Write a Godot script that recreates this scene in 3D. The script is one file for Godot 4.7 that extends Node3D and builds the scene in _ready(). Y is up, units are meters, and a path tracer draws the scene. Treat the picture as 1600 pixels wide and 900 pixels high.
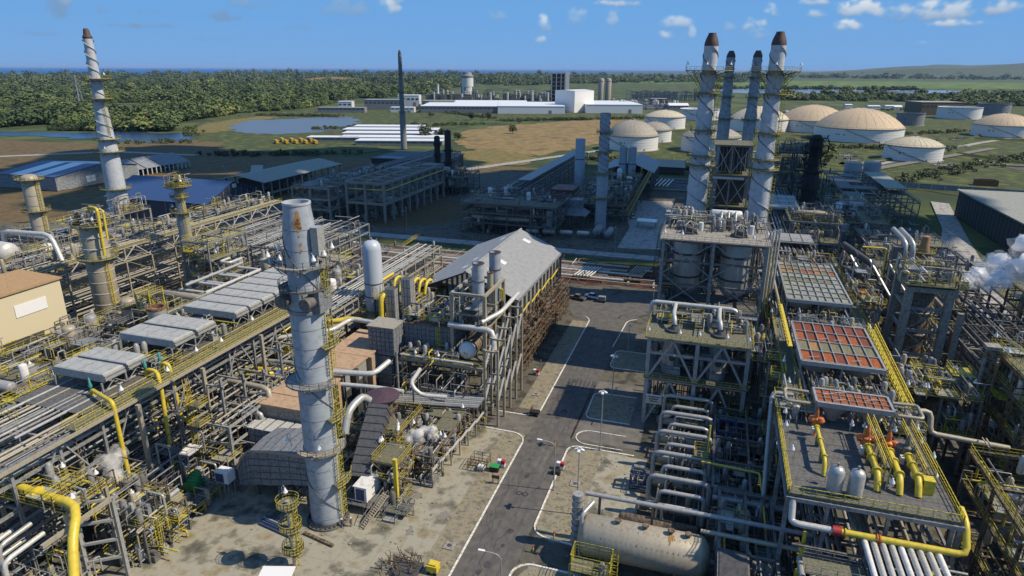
extends Node3D

# An oil refinery seen from the air. Plant north is -Z, east is +X, metres; y = 0 is the plant's paving.

class Geo:
	var v := PackedVector3Array()
	var n := PackedVector3Array()
	var ix := PackedInt32Array()

	func tri(a: int, b: int, c: int) -> void:
		if (v[b] - v[a]).cross(v[c] - v[a]).dot(n[a] + n[b] + n[c]) > 0.0:
			ix.append(a); ix.append(c); ix.append(b)
		else:
			ix.append(a); ix.append(b); ix.append(c)

	func quad(a: Vector3, b: Vector3, c: Vector3, d: Vector3, out := Vector3.ZERO) -> void:
		var k := (b - a).cross(d - a).normalized()
		if out != Vector3.ZERO and k.dot(out) < 0.0:
			k = -k
		var s := v.size()
		for p in [a, b, c, d]:
			v.append(p); n.append(k)
		tri(s, s + 1, s + 2); tri(s, s + 2, s + 3)

	func face(pts: Array, out: Vector3) -> void:
		var s := v.size()
		for p in pts:
			v.append(p); n.append(out)
		for i in range(1, pts.size() - 1):
			tri(s, s + i, s + i + 1)

	func box(c: Vector3, size: Vector3, b := Basis.IDENTITY) -> void:
		var h := size * 0.5
		for ax in 3:
			for sg in [-1.0, 1.0]:
				var u := b[(ax + 1) % 3] * h[(ax + 1) % 3]
				var w := b[(ax + 2) % 3] * h[(ax + 2) % 3]
				var k: Vector3 = b[ax] * sg
				var o: Vector3 = c + k * h[ax]
				var s := v.size()
				v.append(o - u - w); v.append(o + u - w); v.append(o + u + w); v.append(o - u + w)
				for i in 4:
					n.append(k)
				tri(s, s + 1, s + 2); tri(s, s + 2, s + 3)

	func bar(a: Vector3, b: Vector3, w: float, h := -1.0) -> void:
		var l := (b - a).length()
		if l < 0.001:
			return
		box((a + b) * 0.5, Vector3(w, w if h < 0 else h, l), _along(b - a))

	static func _along(d: Vector3) -> Basis:
		var z := d.normalized()
		var x := Vector3.UP.cross(z)
		if x.length() < 0.01:
			x = Vector3.RIGHT
		x = x.normalized()
		return Basis(x, z.cross(x).normalized(), z)

	func _ring(c: Vector3, bx: Vector3, by: Vector3, r: float, k: int) -> int:
		var s := v.size()
		for i in k:
			var t := TAU * i / k
			var d := bx * cos(t) + by * sin(t)
			v.append(c + d * r); n.append(d)
		return s

	func _cap(c: Vector3, bx: Vector3, by: Vector3, r: float, k: int, out: Vector3) -> void:
		var pts := []
		for i in k:
			var t := TAU * i / k
			pts.append(c + (bx * cos(t) + by * sin(t)) * r)
		face(pts, out)

	func path(pts: Array, r: float, k := 6, bend := -1.0, caps := true) -> void:
		# a round pipe along a polyline, its corners turned into elbows
		var q: Array[Vector3] = []
		var br := r * 2.2 if bend < 0 else bend
		for i in pts.size():
			var p: Vector3 = pts[i]
			if i == 0 or i == pts.size() - 1 or br <= 0.0:
				q.append(p)
				continue
			var a: Vector3 = pts[i - 1] - p
			var b: Vector3 = pts[i + 1] - p
			var m: float = minf(br, minf(a.length(), b.length()) * 0.45)
			var pa := p + a.normalized() * m
			var pb := p + b.normalized() * m
			q.append(pa)
			q.append(pa.lerp(p, 0.5).lerp(p.lerp(pb, 0.5), 0.5))
			q.append(pb)
		var d0 := (q[1] - q[0]).normalized()
		var bx := d0.cross(Vector3.UP)
		if bx.length() < 0.05:
			bx = Vector3.RIGHT
		bx = bx.normalized()
		var last := -1
		for i in q.size():
			var d := (q[mini(i + 1, q.size() - 1)] - q[maxi(i - 1, 0)]).normalized()
			bx = (bx - d * bx.dot(d)).normalized()
			var by := d.cross(bx)
			if caps and (i == 0 or i == q.size() - 1):
				_cap(q[i], bx, by, r, k, -d if i == 0 else d)
			var s := _ring(q[i], bx, by, r, k)
			if last >= 0:
				for j in k:
					var jj := (j + 1) % k
					tri(last + j, last + jj, s + jj); tri(last + j, s + jj, s + j)
			last = s

	func lathe(o: Vector3, prof: Array, k := 20, a0 := 0.0, a1 := TAU) -> void:
		# prof: Vector2(radius, height) from below upwards; every segment has its own edges
		for i in prof.size() - 1:
			var p: Vector2 = prof[i]
			var q: Vector2 = prof[i + 1]
			var nn := Vector2(q.y - p.y, p.x - q.x).normalized()
			var n0 := nn
			var n1 := nn
			if i > 0:
				var e: Vector2 = p - prof[i - 1]
				var m := Vector2(e.y, -e.x).normalized()
				if m.dot(nn) > 0.75:
					n0 = (m + nn).normalized()
			if i < prof.size() - 2:
				var e: Vector2 = prof[i + 2] - q
				var m := Vector2(e.y, -e.x).normalized()
				if m.dot(nn) > 0.75:
					n1 = (m + nn).normalized()
			var s := v.size()
			for j in k + 1:
				var t := a0 + (a1 - a0) * j / k
				var d := Vector3(cos(t), 0, sin(t))
				v.append(o + d * p.x + Vector3(0, p.y, 0)); n.append(d * n0.x + Vector3(0, n0.y, 0))
				v.append(o + d * q.x + Vector3(0, q.y, 0)); n.append(d * n1.x + Vector3(0, n1.y, 0))
			for j in k:
				tri(s + j * 2, s + j * 2 + 1, s + j * 2 + 3); tri(s + j * 2, s + j * 2 + 3, s + j * 2 + 2)

	func add(g: Geo, t := Transform3D.IDENTITY) -> void:
		var s := v.size()
		for i in g.v.size():
			v.append(t * g.v[i]); n.append((t.basis * g.n[i]).normalized())
		for i in g.ix:
			ix.append(i + s)

	func into(am: ArrayMesh, m: Material) -> void:
		if v.is_empty():
			return
		var a := []
		a.resize(Mesh.ARRAY_MAX)
		a[Mesh.ARRAY_VERTEX] = v
		a[Mesh.ARRAY_NORMAL] = n
		a[Mesh.ARRAY_INDEX] = ix
		am.add_surface_from_arrays(Mesh.PRIMITIVE_TRIANGLES, a)
		am.surface_set_material(am.get_surface_count() - 1, m)

var M := {}
var taken := {}
var unit_box := BoxMesh.new()
var unit_rod: ArrayMesh
var rng := RandomNumberGenerator.new()

func V(x: float, y: float, z: float) -> Vector3:
	return Vector3(x, y, z)

func numbered(s: String) -> String:
	var k: int = taken.get(s, 0)
	taken[s] = k + 1
	return s if k == 0 else "%s_%03d" % [s, k]

func thing(called: String, label: String, category: String, at := Vector3.ZERO, group := "") -> Node3D:
	var o := Node3D.new()
	o.name = numbered(called)
	add_child(o, true)
	o.position = at
	meta(o, label, category, group)
	return o

func meta(o: Node, label: String, category: String, group := "") -> void:
	o.set_meta("label", label)
	o.set_meta("category", category)
	if group != "":
		o.set_meta("group", group)

func copy_of(o: Node3D, at: Vector3, label: String, turn := 0.0) -> Node3D:
	var c: Node3D = o.duplicate()
	c.name = numbered(String(o.name).rstrip("0123456789").trim_suffix("_"))
	add_child(c, true)
	c.position = at
	c.rotation.y = turn
	c.set_meta("label", label)
	return c

func structure(called: String, g: Geo, m: Material, lift := 0.0) -> MeshInstance3D:
	var o := MeshInstance3D.new()
	o.name = numbered(called)
	var am := ArrayMesh.new()
	g.into(am, m)
	o.mesh = am
	o.position.y = lift
	o.set_meta("kind", "structure")
	add_child(o, true)
	return o

func put(t: Node3D, called: String, mesh: Mesh, xf: Transform3D, m: Material) -> MeshInstance3D:
	var o := MeshInstance3D.new()
	o.name = called
	o.mesh = mesh
	xf.origin -= t.position
	o.transform = xf
	if m != null:
		o.material_override = m
	t.add_child(o, true)
	return o

func solid(t: Node3D, called: String, g: Geo, m: Material) -> MeshInstance3D:
	if g.v.is_empty():
		return null
	var am := ArrayMesh.new()
	var o := g.v
	for i in o.size():
		o[i] -= t.position
	g.v = o
	g.into(am, m)
	var k := MeshInstance3D.new()
	k.name = called
	k.mesh = am
	t.add_child(k, true)
	return k

func stuff(t: Node3D, called: String, g: Geo, m: Material) -> void:
	var o := solid(t, called, g, m)
	if o:
		o.set_meta("kind", "stuff")

func sub(part: MeshInstance3D, called: String, g: Geo, m: Material) -> void:
	# a sub-part of an untransformed part; positions are the thing's own
	var am := ArrayMesh.new()
	g.into(am, m)
	var k := MeshInstance3D.new()
	k.name = called
	k.mesh = am
	part.add_child(k, true)

func box(t: Node3D, called: String, c: Vector3, s: Vector3, m: Material, turn := 0.0) -> MeshInstance3D:
	return put(t, called, unit_box, Transform3D(Basis(Vector3.UP, turn).scaled_local(s), c), m)

func span(t: Node3D, called: String, a: Vector3, b: Vector3, m: Material) -> MeshInstance3D:
	return box(t, called, (a + b) * 0.5, (b - a).abs(), m)

func bar(t: Node3D, called: String, a: Vector3, b: Vector3, w: float, m: Material, h := -1.0) -> MeshInstance3D:
	return put(t, called, unit_box, Transform3D(Geo._along(b - a).scaled_local(Vector3(w, w if h < 0 else h, (b - a).length())), (a + b) * 0.5), m)

func rod(t: Node3D, called: String, a: Vector3, b: Vector3, r: float, m: Material) -> MeshInstance3D:
	return put(t, called, unit_rod, Transform3D(Geo._along(b - a).scaled_local(Vector3(r, r, (b - a).length())), a), m)

func pipe(t: Node3D, called: String, pts: Array, r: float, m: Material, k := 8, bend := -1.0) -> MeshInstance3D:
	var g := Geo.new()
	g.path(pts, r, k, bend)
	return solid(t, called, g, m)

func lathe(t: Node3D, called: String, o: Vector3, prof: Array, m: Material, k := 20) -> MeshInstance3D:
	var g := Geo.new()
	g.lathe(o, prof, k)
	return solid(t, called, g, m)

func P2(a: Array) -> Array:
	var o := []
	for i in range(0, a.size(), 2):
		o.append(Vector2(a[i], a[i + 1]))
	return o

func sheet(called: String, pts: Array, y: float, m: Material) -> MeshInstance3D:
	# a flat sheet with the given outline (x, z pairs), laid at a height
	var poly := PackedVector2Array()
	for i in range(0, pts.size(), 2):
		poly.append(Vector2(pts[i], pts[i + 1]))
	var g := Geo.new()
	for p in poly:
		g.v.append(Vector3(p.x, y, p.y)); g.n.append(Vector3.UP)
	var t := Geometry2D.triangulate_polygon(poly)
	for i in range(0, t.size(), 3):
		g.tri(t[i], t[i + 1], t[i + 2])
	return structure(called, g, m)

func soft(pts: Array, seed_: int, amount: float) -> Array:
	# the same outline with a wandering edge
	var r := RandomNumberGenerator.new()
	r.seed = seed_
	var o := []
	var k := pts.size() / 2
	for i in k:
		var a := Vector2(pts[i * 2], pts[i * 2 + 1])
		var b := Vector2(pts[(i * 2 + 2) % pts.size()], pts[(i * 2 + 3) % pts.size()])
		var side := (b - a).orthogonal().normalized()
		var parts := 7
		for j in parts:
			var p := a.lerp(b, float(j) / parts)
			if j > 0:
				p += side * r.randf_range(-1, 1) * minf(amount, (b - a).length() * 0.09)
			o.append(p.x); o.append(p.y)
	return o

# ---------------------------------------------------------------- materials

func noise(seed_: int, freq: float, size: int, stops: Array, oct := 5, kind := FastNoiseLite.TYPE_SIMPLEX_SMOOTH) -> NoiseTexture2D:
	var f := FastNoiseLite.new()
	f.seed = seed_
	f.noise_type = kind
	f.frequency = freq
	f.fractal_octaves = oct
	f.fractal_gain = 0.58
	var t := NoiseTexture2D.new()
	t.width = size
	t.height = size
	t.seamless = true
	t.noise = f
	var g := Gradient.new()
	var offs := PackedFloat32Array()
	var cols := PackedColorArray()
	for s in stops:
		offs.append(s[0])
		cols.append(s[1] if s[1] is Color else Color(s[1], s[1], s[1]))
	g.offsets = offs
	g.colors = cols
	t.color_ramp = g
	return t

func mat(called: String, lin: Color, rough: float, tex: Texture2D = null, metres := 8.0, metal := 0.0) -> StandardMaterial3D:
	# lin is a linear, real-world base colour
	var m := StandardMaterial3D.new()
	m.albedo_color = (lin * 0.82).linear_to_srgb()
	m.roughness = rough
	m.metallic = metal
	if tex:
		m.albedo_texture = tex
		m.uv1_triplanar = true
		m.uv1_world_triplanar = true
		m.uv1_scale = Vector3.ONE / metres
	M[called] = m
	return m

func materials() -> void:
	var dirt := noise(3, 0.012, 512, [[0.0, 0.62], [0.35, 0.84], [0.55, 0.95], [1.0, 1.0]], 7)
	var faded := noise(43, 0.03, 512, [[0.1, Color(0.42, 0.33, 0.2)], [0.34, Color(0.78, 0.74, 0.66)], [0.52, Color(1, 1, 1)]], 6)
	var wear := noise(5, 0.02, 512, [[0.0, Color(0.80, 0.77, 0.73)], [0.3, Color(0.92, 0.91, 0.89)], [0.55, Color(0.98, 0.98, 0.975)], [1.0, Color(1, 1, 1)]], 7)
	var rusty := noise(7, 0.014, 512, [[0.0, Color(0.34, 0.2, 0.12)], [0.33, Color(0.55, 0.4, 0.28)], [0.45, Color(0.9, 0.87, 0.82)], [1.0, Color(1, 1, 1)]], 6)
	var grain := noise(11, 0.05, 512, [[0.0, 0.55], [0.5, 0.88], [1.0, 1.0]], 5)
	var grass := noise(13, 0.012, 1024, [[0.1, Color(0.30, 0.29, 0.14)], [0.4, Color(0.23, 0.29, 0.11)], [0.55, Color(0.31, 0.36, 0.13)], [0.75, Color(0.42, 0.43, 0.18)], [0.95, Color(0.50, 0.46, 0.26)]], 8)
	var scrub := noise(17, 0.01, 1024, [[0.15, Color(0.16, 0.2, 0.09)], [0.45, Color(0.23, 0.27, 0.11)], [0.6, Color(0.3, 0.33, 0.14)], [0.85, Color(0.38, 0.36, 0.2)]], 8)
	var soil := noise(19, 0.012, 1024, [[0.1, Color(0.36, 0.31, 0.18)], [0.4, Color(0.50, 0.42, 0.25)], [0.55, Color(0.58, 0.48, 0.30)], [0.7, Color(0.47, 0.42, 0.23)], [0.95, Color(0.36, 0.37, 0.18)]], 8)
	var paving := noise(23, 0.008, 1024, [[0.1, Color(0.33, 0.335, 0.30)], [0.36, Color(0.55, 0.53, 0.46)], [0.45, Color(0.66, 0.645, 0.58)], [0.6, Color(0.69, 0.675, 0.61)], [0.75, Color(0.63, 0.59, 0.49)], [0.95, Color(0.55, 0.49, 0.37)]], 8)
	var tar := noise(29, 0.012, 1024, [[0.1, Color(0.28, 0.28, 0.28)], [0.45, Color(0.325, 0.325, 0.325)], [0.6, Color(0.345, 0.345, 0.34)], [0.9, Color(0.38, 0.37, 0.355)]], 8)
	var verge := noise(31, 0.014, 1024, [[0.1, Color(0.40, 0.37, 0.31)], [0.38, Color(0.5, 0.47, 0.40)], [0.6, Color(0.57, 0.53, 0.45)], [0.78, Color(0.47, 0.435, 0.31)], [0.95, Color(0.40, 0.38, 0.24)]], 8)
	var red := noise(37, 0.015, 512, [[0.1, Color(0.2, 0.12, 0.09)], [0.5, Color(0.33, 0.2, 0.15)], [0.9, Color(0.42, 0.29, 0.22)]], 7)
	M.grain = grain
	mat("galvanised", Color(0.40, 0.41, 0.41), 0.5, wear, 9.0, 0.25)
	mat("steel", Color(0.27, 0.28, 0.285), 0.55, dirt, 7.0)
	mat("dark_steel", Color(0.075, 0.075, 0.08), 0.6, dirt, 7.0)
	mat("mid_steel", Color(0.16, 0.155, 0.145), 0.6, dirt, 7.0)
	mat("cladding", Color(0.50, 0.51, 0.50), 0.38, wear, 6.0, 0.35)
	mat("cladding_pale", Color(0.62, 0.62, 0.60), 0.4, wear, 6.0, 0.2)
	mat("cladding_beige", Color(0.40, 0.36, 0.28), 0.5, wear, 8.0, 0.1)
	mat("cladding_brown", Color(0.20, 0.165, 0.12), 0.6, rusty, 6.0)
	mat("concrete_post", Color(0.33, 0.31, 0.27), 0.9, dirt, 6.0)
	mat("yellow", Color(0.68, 0.53, 0.05), 0.45, wear, 9.0)
	mat("yellow_rail", Color(0.58, 0.50, 0.05), 0.5, faded, 6.0)
	mat("grating", Color(0.17, 0.165, 0.11), 0.8, dirt, 4.0)
	mat("deck_plate", Color(0.135, 0.135, 0.13), 0.7, dirt, 5.0)
	mat("rust", Color(0.27, 0.14, 0.07), 0.85, rusty, 5.0)
	mat("rust_roof", Color(0.45, 0.31, 0.20), 0.85, wear, 16.0)
	mat("stain", Color(0.42, 0.22, 0.06), 0.8, dirt, 2.0)
	mat("orange_panel", Color(0.37, 0.095, 0.016), 0.8, dirt, 5.0)
	mat("red_panel", Color(0.22, 0.05, 0.016), 0.8, dirt, 4.0)
	mat("ochre_panel", Color(0.38, 0.22, 0.07), 0.8, dirt, 4.0)
	mat("grey_panel", Color(0.33, 0.34, 0.28), 0.6, dirt, 5.0)
	mat("olive_panel", Color(0.22, 0.20, 0.11), 0.7, dirt, 5.0)
	mat("white", Color(0.74, 0.75, 0.76), 0.5, wear, 12.0)
	mat("white_clean", Color(0.78, 0.78, 0.78), 0.4)
	mat("tank_white", Color(0.74, 0.74, 0.73), 0.5)
	mat("tank_dome", Color(0.58, 0.45, 0.30), 0.7, wear, 25.0)
	mat("tank_dome_grey", Color(0.36, 0.33, 0.28), 0.7, wear, 25.0)
	mat("tank_dome_cream", Color(0.62, 0.55, 0.41), 0.7, wear, 25.0)
	mat("stack_blue", Color(0.36, 0.41, 0.47), 0.5, wear, 14.0)
	mat("stack_white", Color(0.49, 0.53, 0.585), 0.5, wear, 16.0)
	mat("stack_dull", Color(0.36, 0.38, 0.40), 0.55, dirt, 16.0)
	mat("vessel_grey", Color(0.30, 0.31, 0.325), 0.5, wear, 10.0)
	mat("strake", Color(0.055, 0.06, 0.07), 0.6)
	mat("cap_brown", Color(0.10, 0.06, 0.05), 0.7, dirt, 3.0)
	mat("roof_grey", Color(0.30, 0.31, 0.32), 0.6, wear, 18.0)
	mat("cooler_roof", Color(0.40, 0.41, 0.40), 0.6, wear, 13.0)
	mat("roof_green_grey", Color(0.30, 0.31, 0.27), 0.7, wear, 22.0)
	mat("roof_blue", Color(0.045, 0.10, 0.26), 0.5, grain, 20.0)
	mat("wall_blue", Color(0.04, 0.055, 0.095), 0.6, grain, 14.0)
	mat("wall_grey", Color(0.26, 0.28, 0.30), 0.7, dirt, 12.0)
	mat("wall_dark", Color(0.06, 0.06, 0.062), 0.8, dirt, 10.0)
	mat("cream", Color(0.60, 0.53, 0.36), 0.8)
	mat("tan_roof", Color(0.42, 0.27, 0.13), 0.8, wear, 9.0)
	mat("duct_grey", Color(0.23, 0.245, 0.265), 0.6, dirt, 5.0)
	mat("duct_dark", Color(0.10, 0.105, 0.115), 0.6, dirt, 5.0)
	mat("seam", Color(0.07, 0.075, 0.08), 0.7)
	mat("purple_roof", Color(0.085, 0.045, 0.065), 0.7, dirt, 4.0)
	mat("blue_steel", Color(0.05, 0.075, 0.18), 0.6, dirt, 5.0)
	mat("green", Color(0.03, 0.30, 0.08), 0.5, wear, 4.0)
	mat("teal", Color(0.05, 0.30, 0.28), 0.5)
	mat("red", Color(0.42, 0.03, 0.03), 0.5, wear, 3.0)
	mat("red_brown", Color(0.16, 0.05, 0.04), 0.6, dirt, 3.0)
	mat("orange", Color(0.62, 0.16, 0.03), 0.5, wear, 3.0)
	mat("black", Color(0.015, 0.015, 0.016), 0.6)
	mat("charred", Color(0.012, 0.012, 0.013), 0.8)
	mat("glass_dark", Color(0.02, 0.025, 0.03), 0.1)
	mat("bus_yellow", Color(0.55, 0.33, 0.02), 0.5)
	mat("tyre", Color(0.02, 0.02, 0.02), 0.9)
	mat("scaffold", Color(0.19, 0.15, 0.10), 0.8, rusty, 4.0)
	mat("concrete", Color(0.74, 0.74, 0.74), 0.9, paving, 58.0)
	mat("plant_floor", Color(0.24, 0.235, 0.23), 0.9, paving, 47.0)
	mat("asphalt", Color(1.12, 1.04, 0.97), 0.9, tar, 34.0)
	mat("asphalt_old", Color(1.45, 1.34, 1.22), 0.9, tar, 41.0)
	mat("verge", Color(0.95, 0.98, 1.0), 0.95, verge, 31.0)
	mat("verge_dark", Color(0.42, 0.40, 0.36), 1.0, soil, 60.0)
	mat("dark_field", Color(0.50, 0.48, 0.44), 1.0, soil, 150.0)
	mat("kerb", Color(0.74, 0.73, 0.68), 0.8, noise(41, 0.03, 512, [[0.1, Color(0.6, 0.58, 0.54)], [0.35, Color(0.85, 0.83, 0.8)], [0.5, Color(1, 1, 1)]], 6), 9.0)
	mat("road_pale", Color(0.40, 0.385, 0.36), 0.9, dirt, 24.0)
	mat("joint", Color(0.20, 0.19, 0.165), 0.95)
	mat("red_soil", Color(0.75, 0.72, 0.72), 0.95, red, 40.0)
	mat("grass", Color(0.62, 0.66, 0.55), 1.0, grass, 140.0)
	mat("grass_bright", Color(0.72, 0.72, 0.55), 1.0, grass, 180.0)
	mat("scrub", Color(0.85, 1.0, 0.62), 1.0, scrub, 900.0)
	mat("soil", Color(0.92, 0.92, 0.92), 1.0, soil, 330.0)
	mat("soil_grassy", Color(0.70, 0.80, 0.55), 1.0, soil, 120.0)
	mat("far_field", Color(1.2, 1.5, 0.85), 1.0, grass, 1600.0)
	mat("mud_water", Color(0.15, 0.15, 0.15), 0.25)
	mat("pond", Color(0.02, 0.05, 0.12), 0.25)
	var sea := mat("sea", Color(0.018, 0.115, 0.33), 1.0)
	sea.specular_mode = BaseMaterial3D.SPECULAR_DISABLED
	mat("river", Color(0.20, 0.27, 0.33), 0.2)
	mat("lagoon", Color(0.11, 0.115, 0.12), 0.3)
	mat("hill", Color(0.09, 0.125, 0.06), 1.0, grain, 1500.0)
	var leaf := mat("leaf", Color(1, 1, 1), 0.8)
	leaf.vertex_color_use_as_albedo = true
	leaf.backlight_enabled = true
	leaf.backlight = Color(0.08, 0.11, 0.03)
	mat("trunk", Color(0.09, 0.07, 0.05), 0.9)
	var c := mat("cloud_white", Color(0.85, 0.85, 0.86), 1.0)
	c.roughness = 1.0
	var st := mat("steam", Color(0.92, 0.93, 0.95), 1.0)
	st.transparency = BaseMaterial3D.TRANSPARENCY_ALPHA
	st.albedo_color.a = 0.5
	st.albedo_color.r = 1.0
	st.albedo_color.g = 1.0
	st.albedo_color.b = 1.0
	var ws: StandardMaterial3D = st.duplicate()
	ws.albedo_color.a = 0.13
	M["steam_thin"] = ws
	st.specular_mode = BaseMaterial3D.SPECULAR_DISABLED
	st.backlight_enabled = true
	st.backlight = Color(0.5, 0.52, 0.55)

# ---------------------------------------------------------------- the place

const SUN := Vector3(0.672, 0.735, -0.085)

func _ready() -> void:
	rng.seed = 20
	var cam := Camera3D.new()
	cam.name = "camera"
	cam.fov = 47.8
	cam.near = 0.5
	cam.far = 120000.0
	add_child(cam)
	cam.position = Vector3(0, 70, 0)
	cam.rotation_degrees = Vector3(-18.609, 17.3, 0.3)
	cam.current = true
	var we := WorldEnvironment.new()
	we.name = "daylight"
	var e := Environment.new()
	e.background_mode = Environment.BG_SKY
	var sk := Sky.new()
	var pm := PanoramaSkyMaterial.new()
	pm.panorama = sky_picture()
	pm.energy_multiplier = 1.0
	sk.sky_material = pm
	e.sky = sk
	e.tonemap_mode = Environment.TONE_MAPPER_LINEAR
	e.tonemap_exposure = 1.22
	e.background_energy_multiplier = 0.82
	e.sdfgi_enabled = true
	e.ssao_enabled = true
	e.ssil_enabled = true
	e.fog_enabled = true
	e.fog_density = 0.00002
	e.fog_light_color = Color(0.62, 0.75, 0.92)
	e.volumetric_fog_enabled = true
	e.volumetric_fog_density = 0.0
	we.environment = e
	add_child(we)
	var sun := DirectionalLight3D.new()
	sun.name = "sun"
	sun.light_energy = 1.6
	sun.light_color = Color(1.0, 0.94, 0.84)
	sun.light_angular_distance = 0.5
	sun.shadow_enabled = true
	add_child(sun)
	sun.look_at_from_position(SUN * 100.0, Vector3.ZERO)

	unit_rod = _make_rod()
	materials()
	terrain()
	far_land()
	tank_farm()
	midground()
	plant_right()
	plant_left()
	plant_middle()
	roadside()
	surroundings()
	clouds()

func _make_rod() -> ArrayMesh:
	var g := Geo.new()
	g.path([Vector3.ZERO, Vector3(0, 0, 1)], 1.0, 10)
	var am := ArrayMesh.new()
	g.into(am, null)
	return am

func sky_picture() -> ImageTexture:
	# air and clouds by direction: rows from the zenith down, columns once round, beginning at -Z
	var w := 4096
	var h := 2048
	var data := PackedByteArray()
	for y in h:
		var el := 90.0 - (y + 0.5) * 180.0 / h
		var t := clampf(el / 14.0, 0.0, 1.0)
		var c := Color(0.45, 0.665, 0.885).lerp(Color(0.40, 0.635, 0.885), t)
		if el < 4.0:
			c = Color(0.475, 0.665, 0.87).lerp(c, clampf(el / 4.0, 0.0, 1.0))
		c = c.lerp(Color(0.36, 0.53, 0.78), smoothstep(12.0, 75.0, el))
		if el < 0.0:
			c = Color(0.475, 0.665, 0.87).lerp(Color(0.30, 0.33, 0.30), smoothstep(0.0, -6.0, el))
		var row := PackedByteArray([int(c.r * 255), int(c.g * 255), int(c.b * 255)])
		while row.size() < w * 3:
			row.append_array(row)
		data.append_array(row)
	var n := FastNoiseLite.new()
	n.seed = 4
	n.frequency = 0.045
	n.fractal_octaves = 5
	n.fractal_gain = 0.55
	# clouds: azimuth, elevation, half width, half height (degrees), density, and how white the sunlit top is
	var cl := [[3.0, 4.2, 0.74, 0.67, 1.38, 1], [2.3, 3.4, 0.52, 0.47, 0.805, 0.9], [8.4, 4.2, 1.61, 0.76, 1.61, 1], [8.2, 3.1, 1.12, 0.51, 1.3225, 0.95], [11.1, 3.9, 2.04, 0.80, 0.92, 0.8], [14.1, 3.9, 2.62, 0.83, 1.2075, 0.85], [15.1, 3.1, 1.94, 0.29, 1.265, 0.9], [17.0, 4.0, 1.57, 0.68, 1.15, 0.8], [5.7, 4.8, 1.22, 0.29, 1.035, 0.85], [6.2, 4.0, 1.00, 0.33, 0.805, 0.85], [-27.2, 4.5, 0.86, 0.85, 0.92, 0.8], [-26.5, 5.2, 0.47, 0.57, 0.69, 0.8], [-14.8, 3.4, 0.56, 0.72, 0.9775, 0.9], [-14.9, 2.2, 0.56, 0.40, 0.69, 0.8], [-9.0, 5.0, 1.81, 0.29, 1.035, 0.75], [-9.2, 3.9, 0.51, 1.22, 0.575, 0.85], [-12.1, 3.9, 1.19, 0.79, 0.483, 0.7], [-5.0, 2.6, 0.70, 0.42, 0.8625, 0.85], [-4.1, 3.5, 1.54, 0.56, 0.7475, 0.85], [-2.9, 2.7, 0.31, 0.91, 0.575, 0.85], [1.3, 3.3, 0.45, 0.75, 0.8625, 0.9], [2.2, 2.7, 0.89, 0.61, 0.5175, 0.8], [-0.3, 3.2, 0.60, 0.41, 0.5175, 0.7], [-18.6, 4.1, 0.80, 0.65, 0.46, 0.6], [-30.4, 4.4, 2.31, 0.77, 0.6325, 0.35], [13.3, 1.9, 0.66, 0.12, 0.345, 0.7], [-49.8, 3.6, 1.29, 0.76, 0.7475, 0.05], [-49.6, 4.2, 0.45, 0.53, 0.6325, 0.4], [-45.5, 2.8, 2.25, 0.22, 0.805, 0.05], [-47.8, 3.7, 0.53, 0.36, 0.6325, 0.1], [-39.9, 3.6, 2.02, 0.46, 0.69, 0.05], [-41.0, 2.0, 1.65, 0.23, 0.4025, 0.05], [-51.3, 2.1, 1.08, 0.17, 0.4025, 0.05], [-44.5, 3.7, 1.17, 0.25, 0.4025, 0.05], [-37.7, 4.6, 1.84, 0.53, 0.575, 0.25], [-34.0, 3.0, 1.51, 0.21, 0.4025, 0.1]]
	var r := RandomNumberGenerator.new()
	r.seed = 9
	for i in 34:   # the same broken cumulus goes on above and all round
		cl.append([r.randf_range(-63, 29), r.randf_range(6.6, 13.0), r.randf_range(0.8, 3.4), r.randf_range(0.4, 1.3), r.randf_range(0.35, 1.0), r.randf_range(0.3, 0.9)])
	for i in 60:   # and overhead
		cl.append([r.randf_range(0, 360), r.randf_range(14, 62), r.randf_range(4, 11), r.randf_range(2, 4.5), r.randf_range(0.5, 1.1), r.randf_range(0.3, 0.9)])
	for i in 70:
		cl.append([r.randf_range(28, 300), r.randf_range(2.5, 16.0), r.randf_range(0.8, 3.4), r.randf_range(0.4, 1.3), r.randf_range(0.35, 1.1), r.randf_range(0.3, 0.95)])
	var px := w / 360.0
	for c in cl:
		var x0 := int((c[0] - c[2] * 1.9) * px)
		var x1 := int((c[0] + c[2] * 1.9) * px)
		var y0 := int((90.0 - c[1] - c[3] * 1.9) * px)
		var y1 := int((90.0 - c[1] + c[3] * 1.9) * px)
		for y in range(y0, y1):
			var ey: float = ((90.0 - (y + 0.5) / px) - c[1]) / c[3]
			if ey < 0.0:
				ey *= 1.6      # flat bases
			for x in range(x0, x1):
				var ex: float = ((x + 0.5) / px - c[0]) / c[2]
				var d := n.get_noise_2d(x * 1.1, y * 1.5) * 0.95 + 0.62 - (ex * ex + ey * ey) * 0.55
				if d <= 0.0:
					continue
				var a: float = clampf(smoothstep(0.0, 0.85, d) * c[4], 0.0, 0.93)
				var up: float = clampf(0.5 + ey * 0.45 + d * 0.25, 0.0, 1.0) * c[5]
				var k := ((y * w) + posmod(x, w)) * 3
				data[k] = int(lerpf(data[k], lerpf(118, 232, up), a))
				data[k + 1] = int(lerpf(data[k + 1], lerpf(150, 236, up), a))
				data[k + 2] = int(lerpf(data[k + 2], lerpf(188, 240, up), a))
	var im := Image.create_from_data(w, h, false, Image.FORMAT_RGB8, data)
	return ImageTexture.create_from_image(im)

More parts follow.
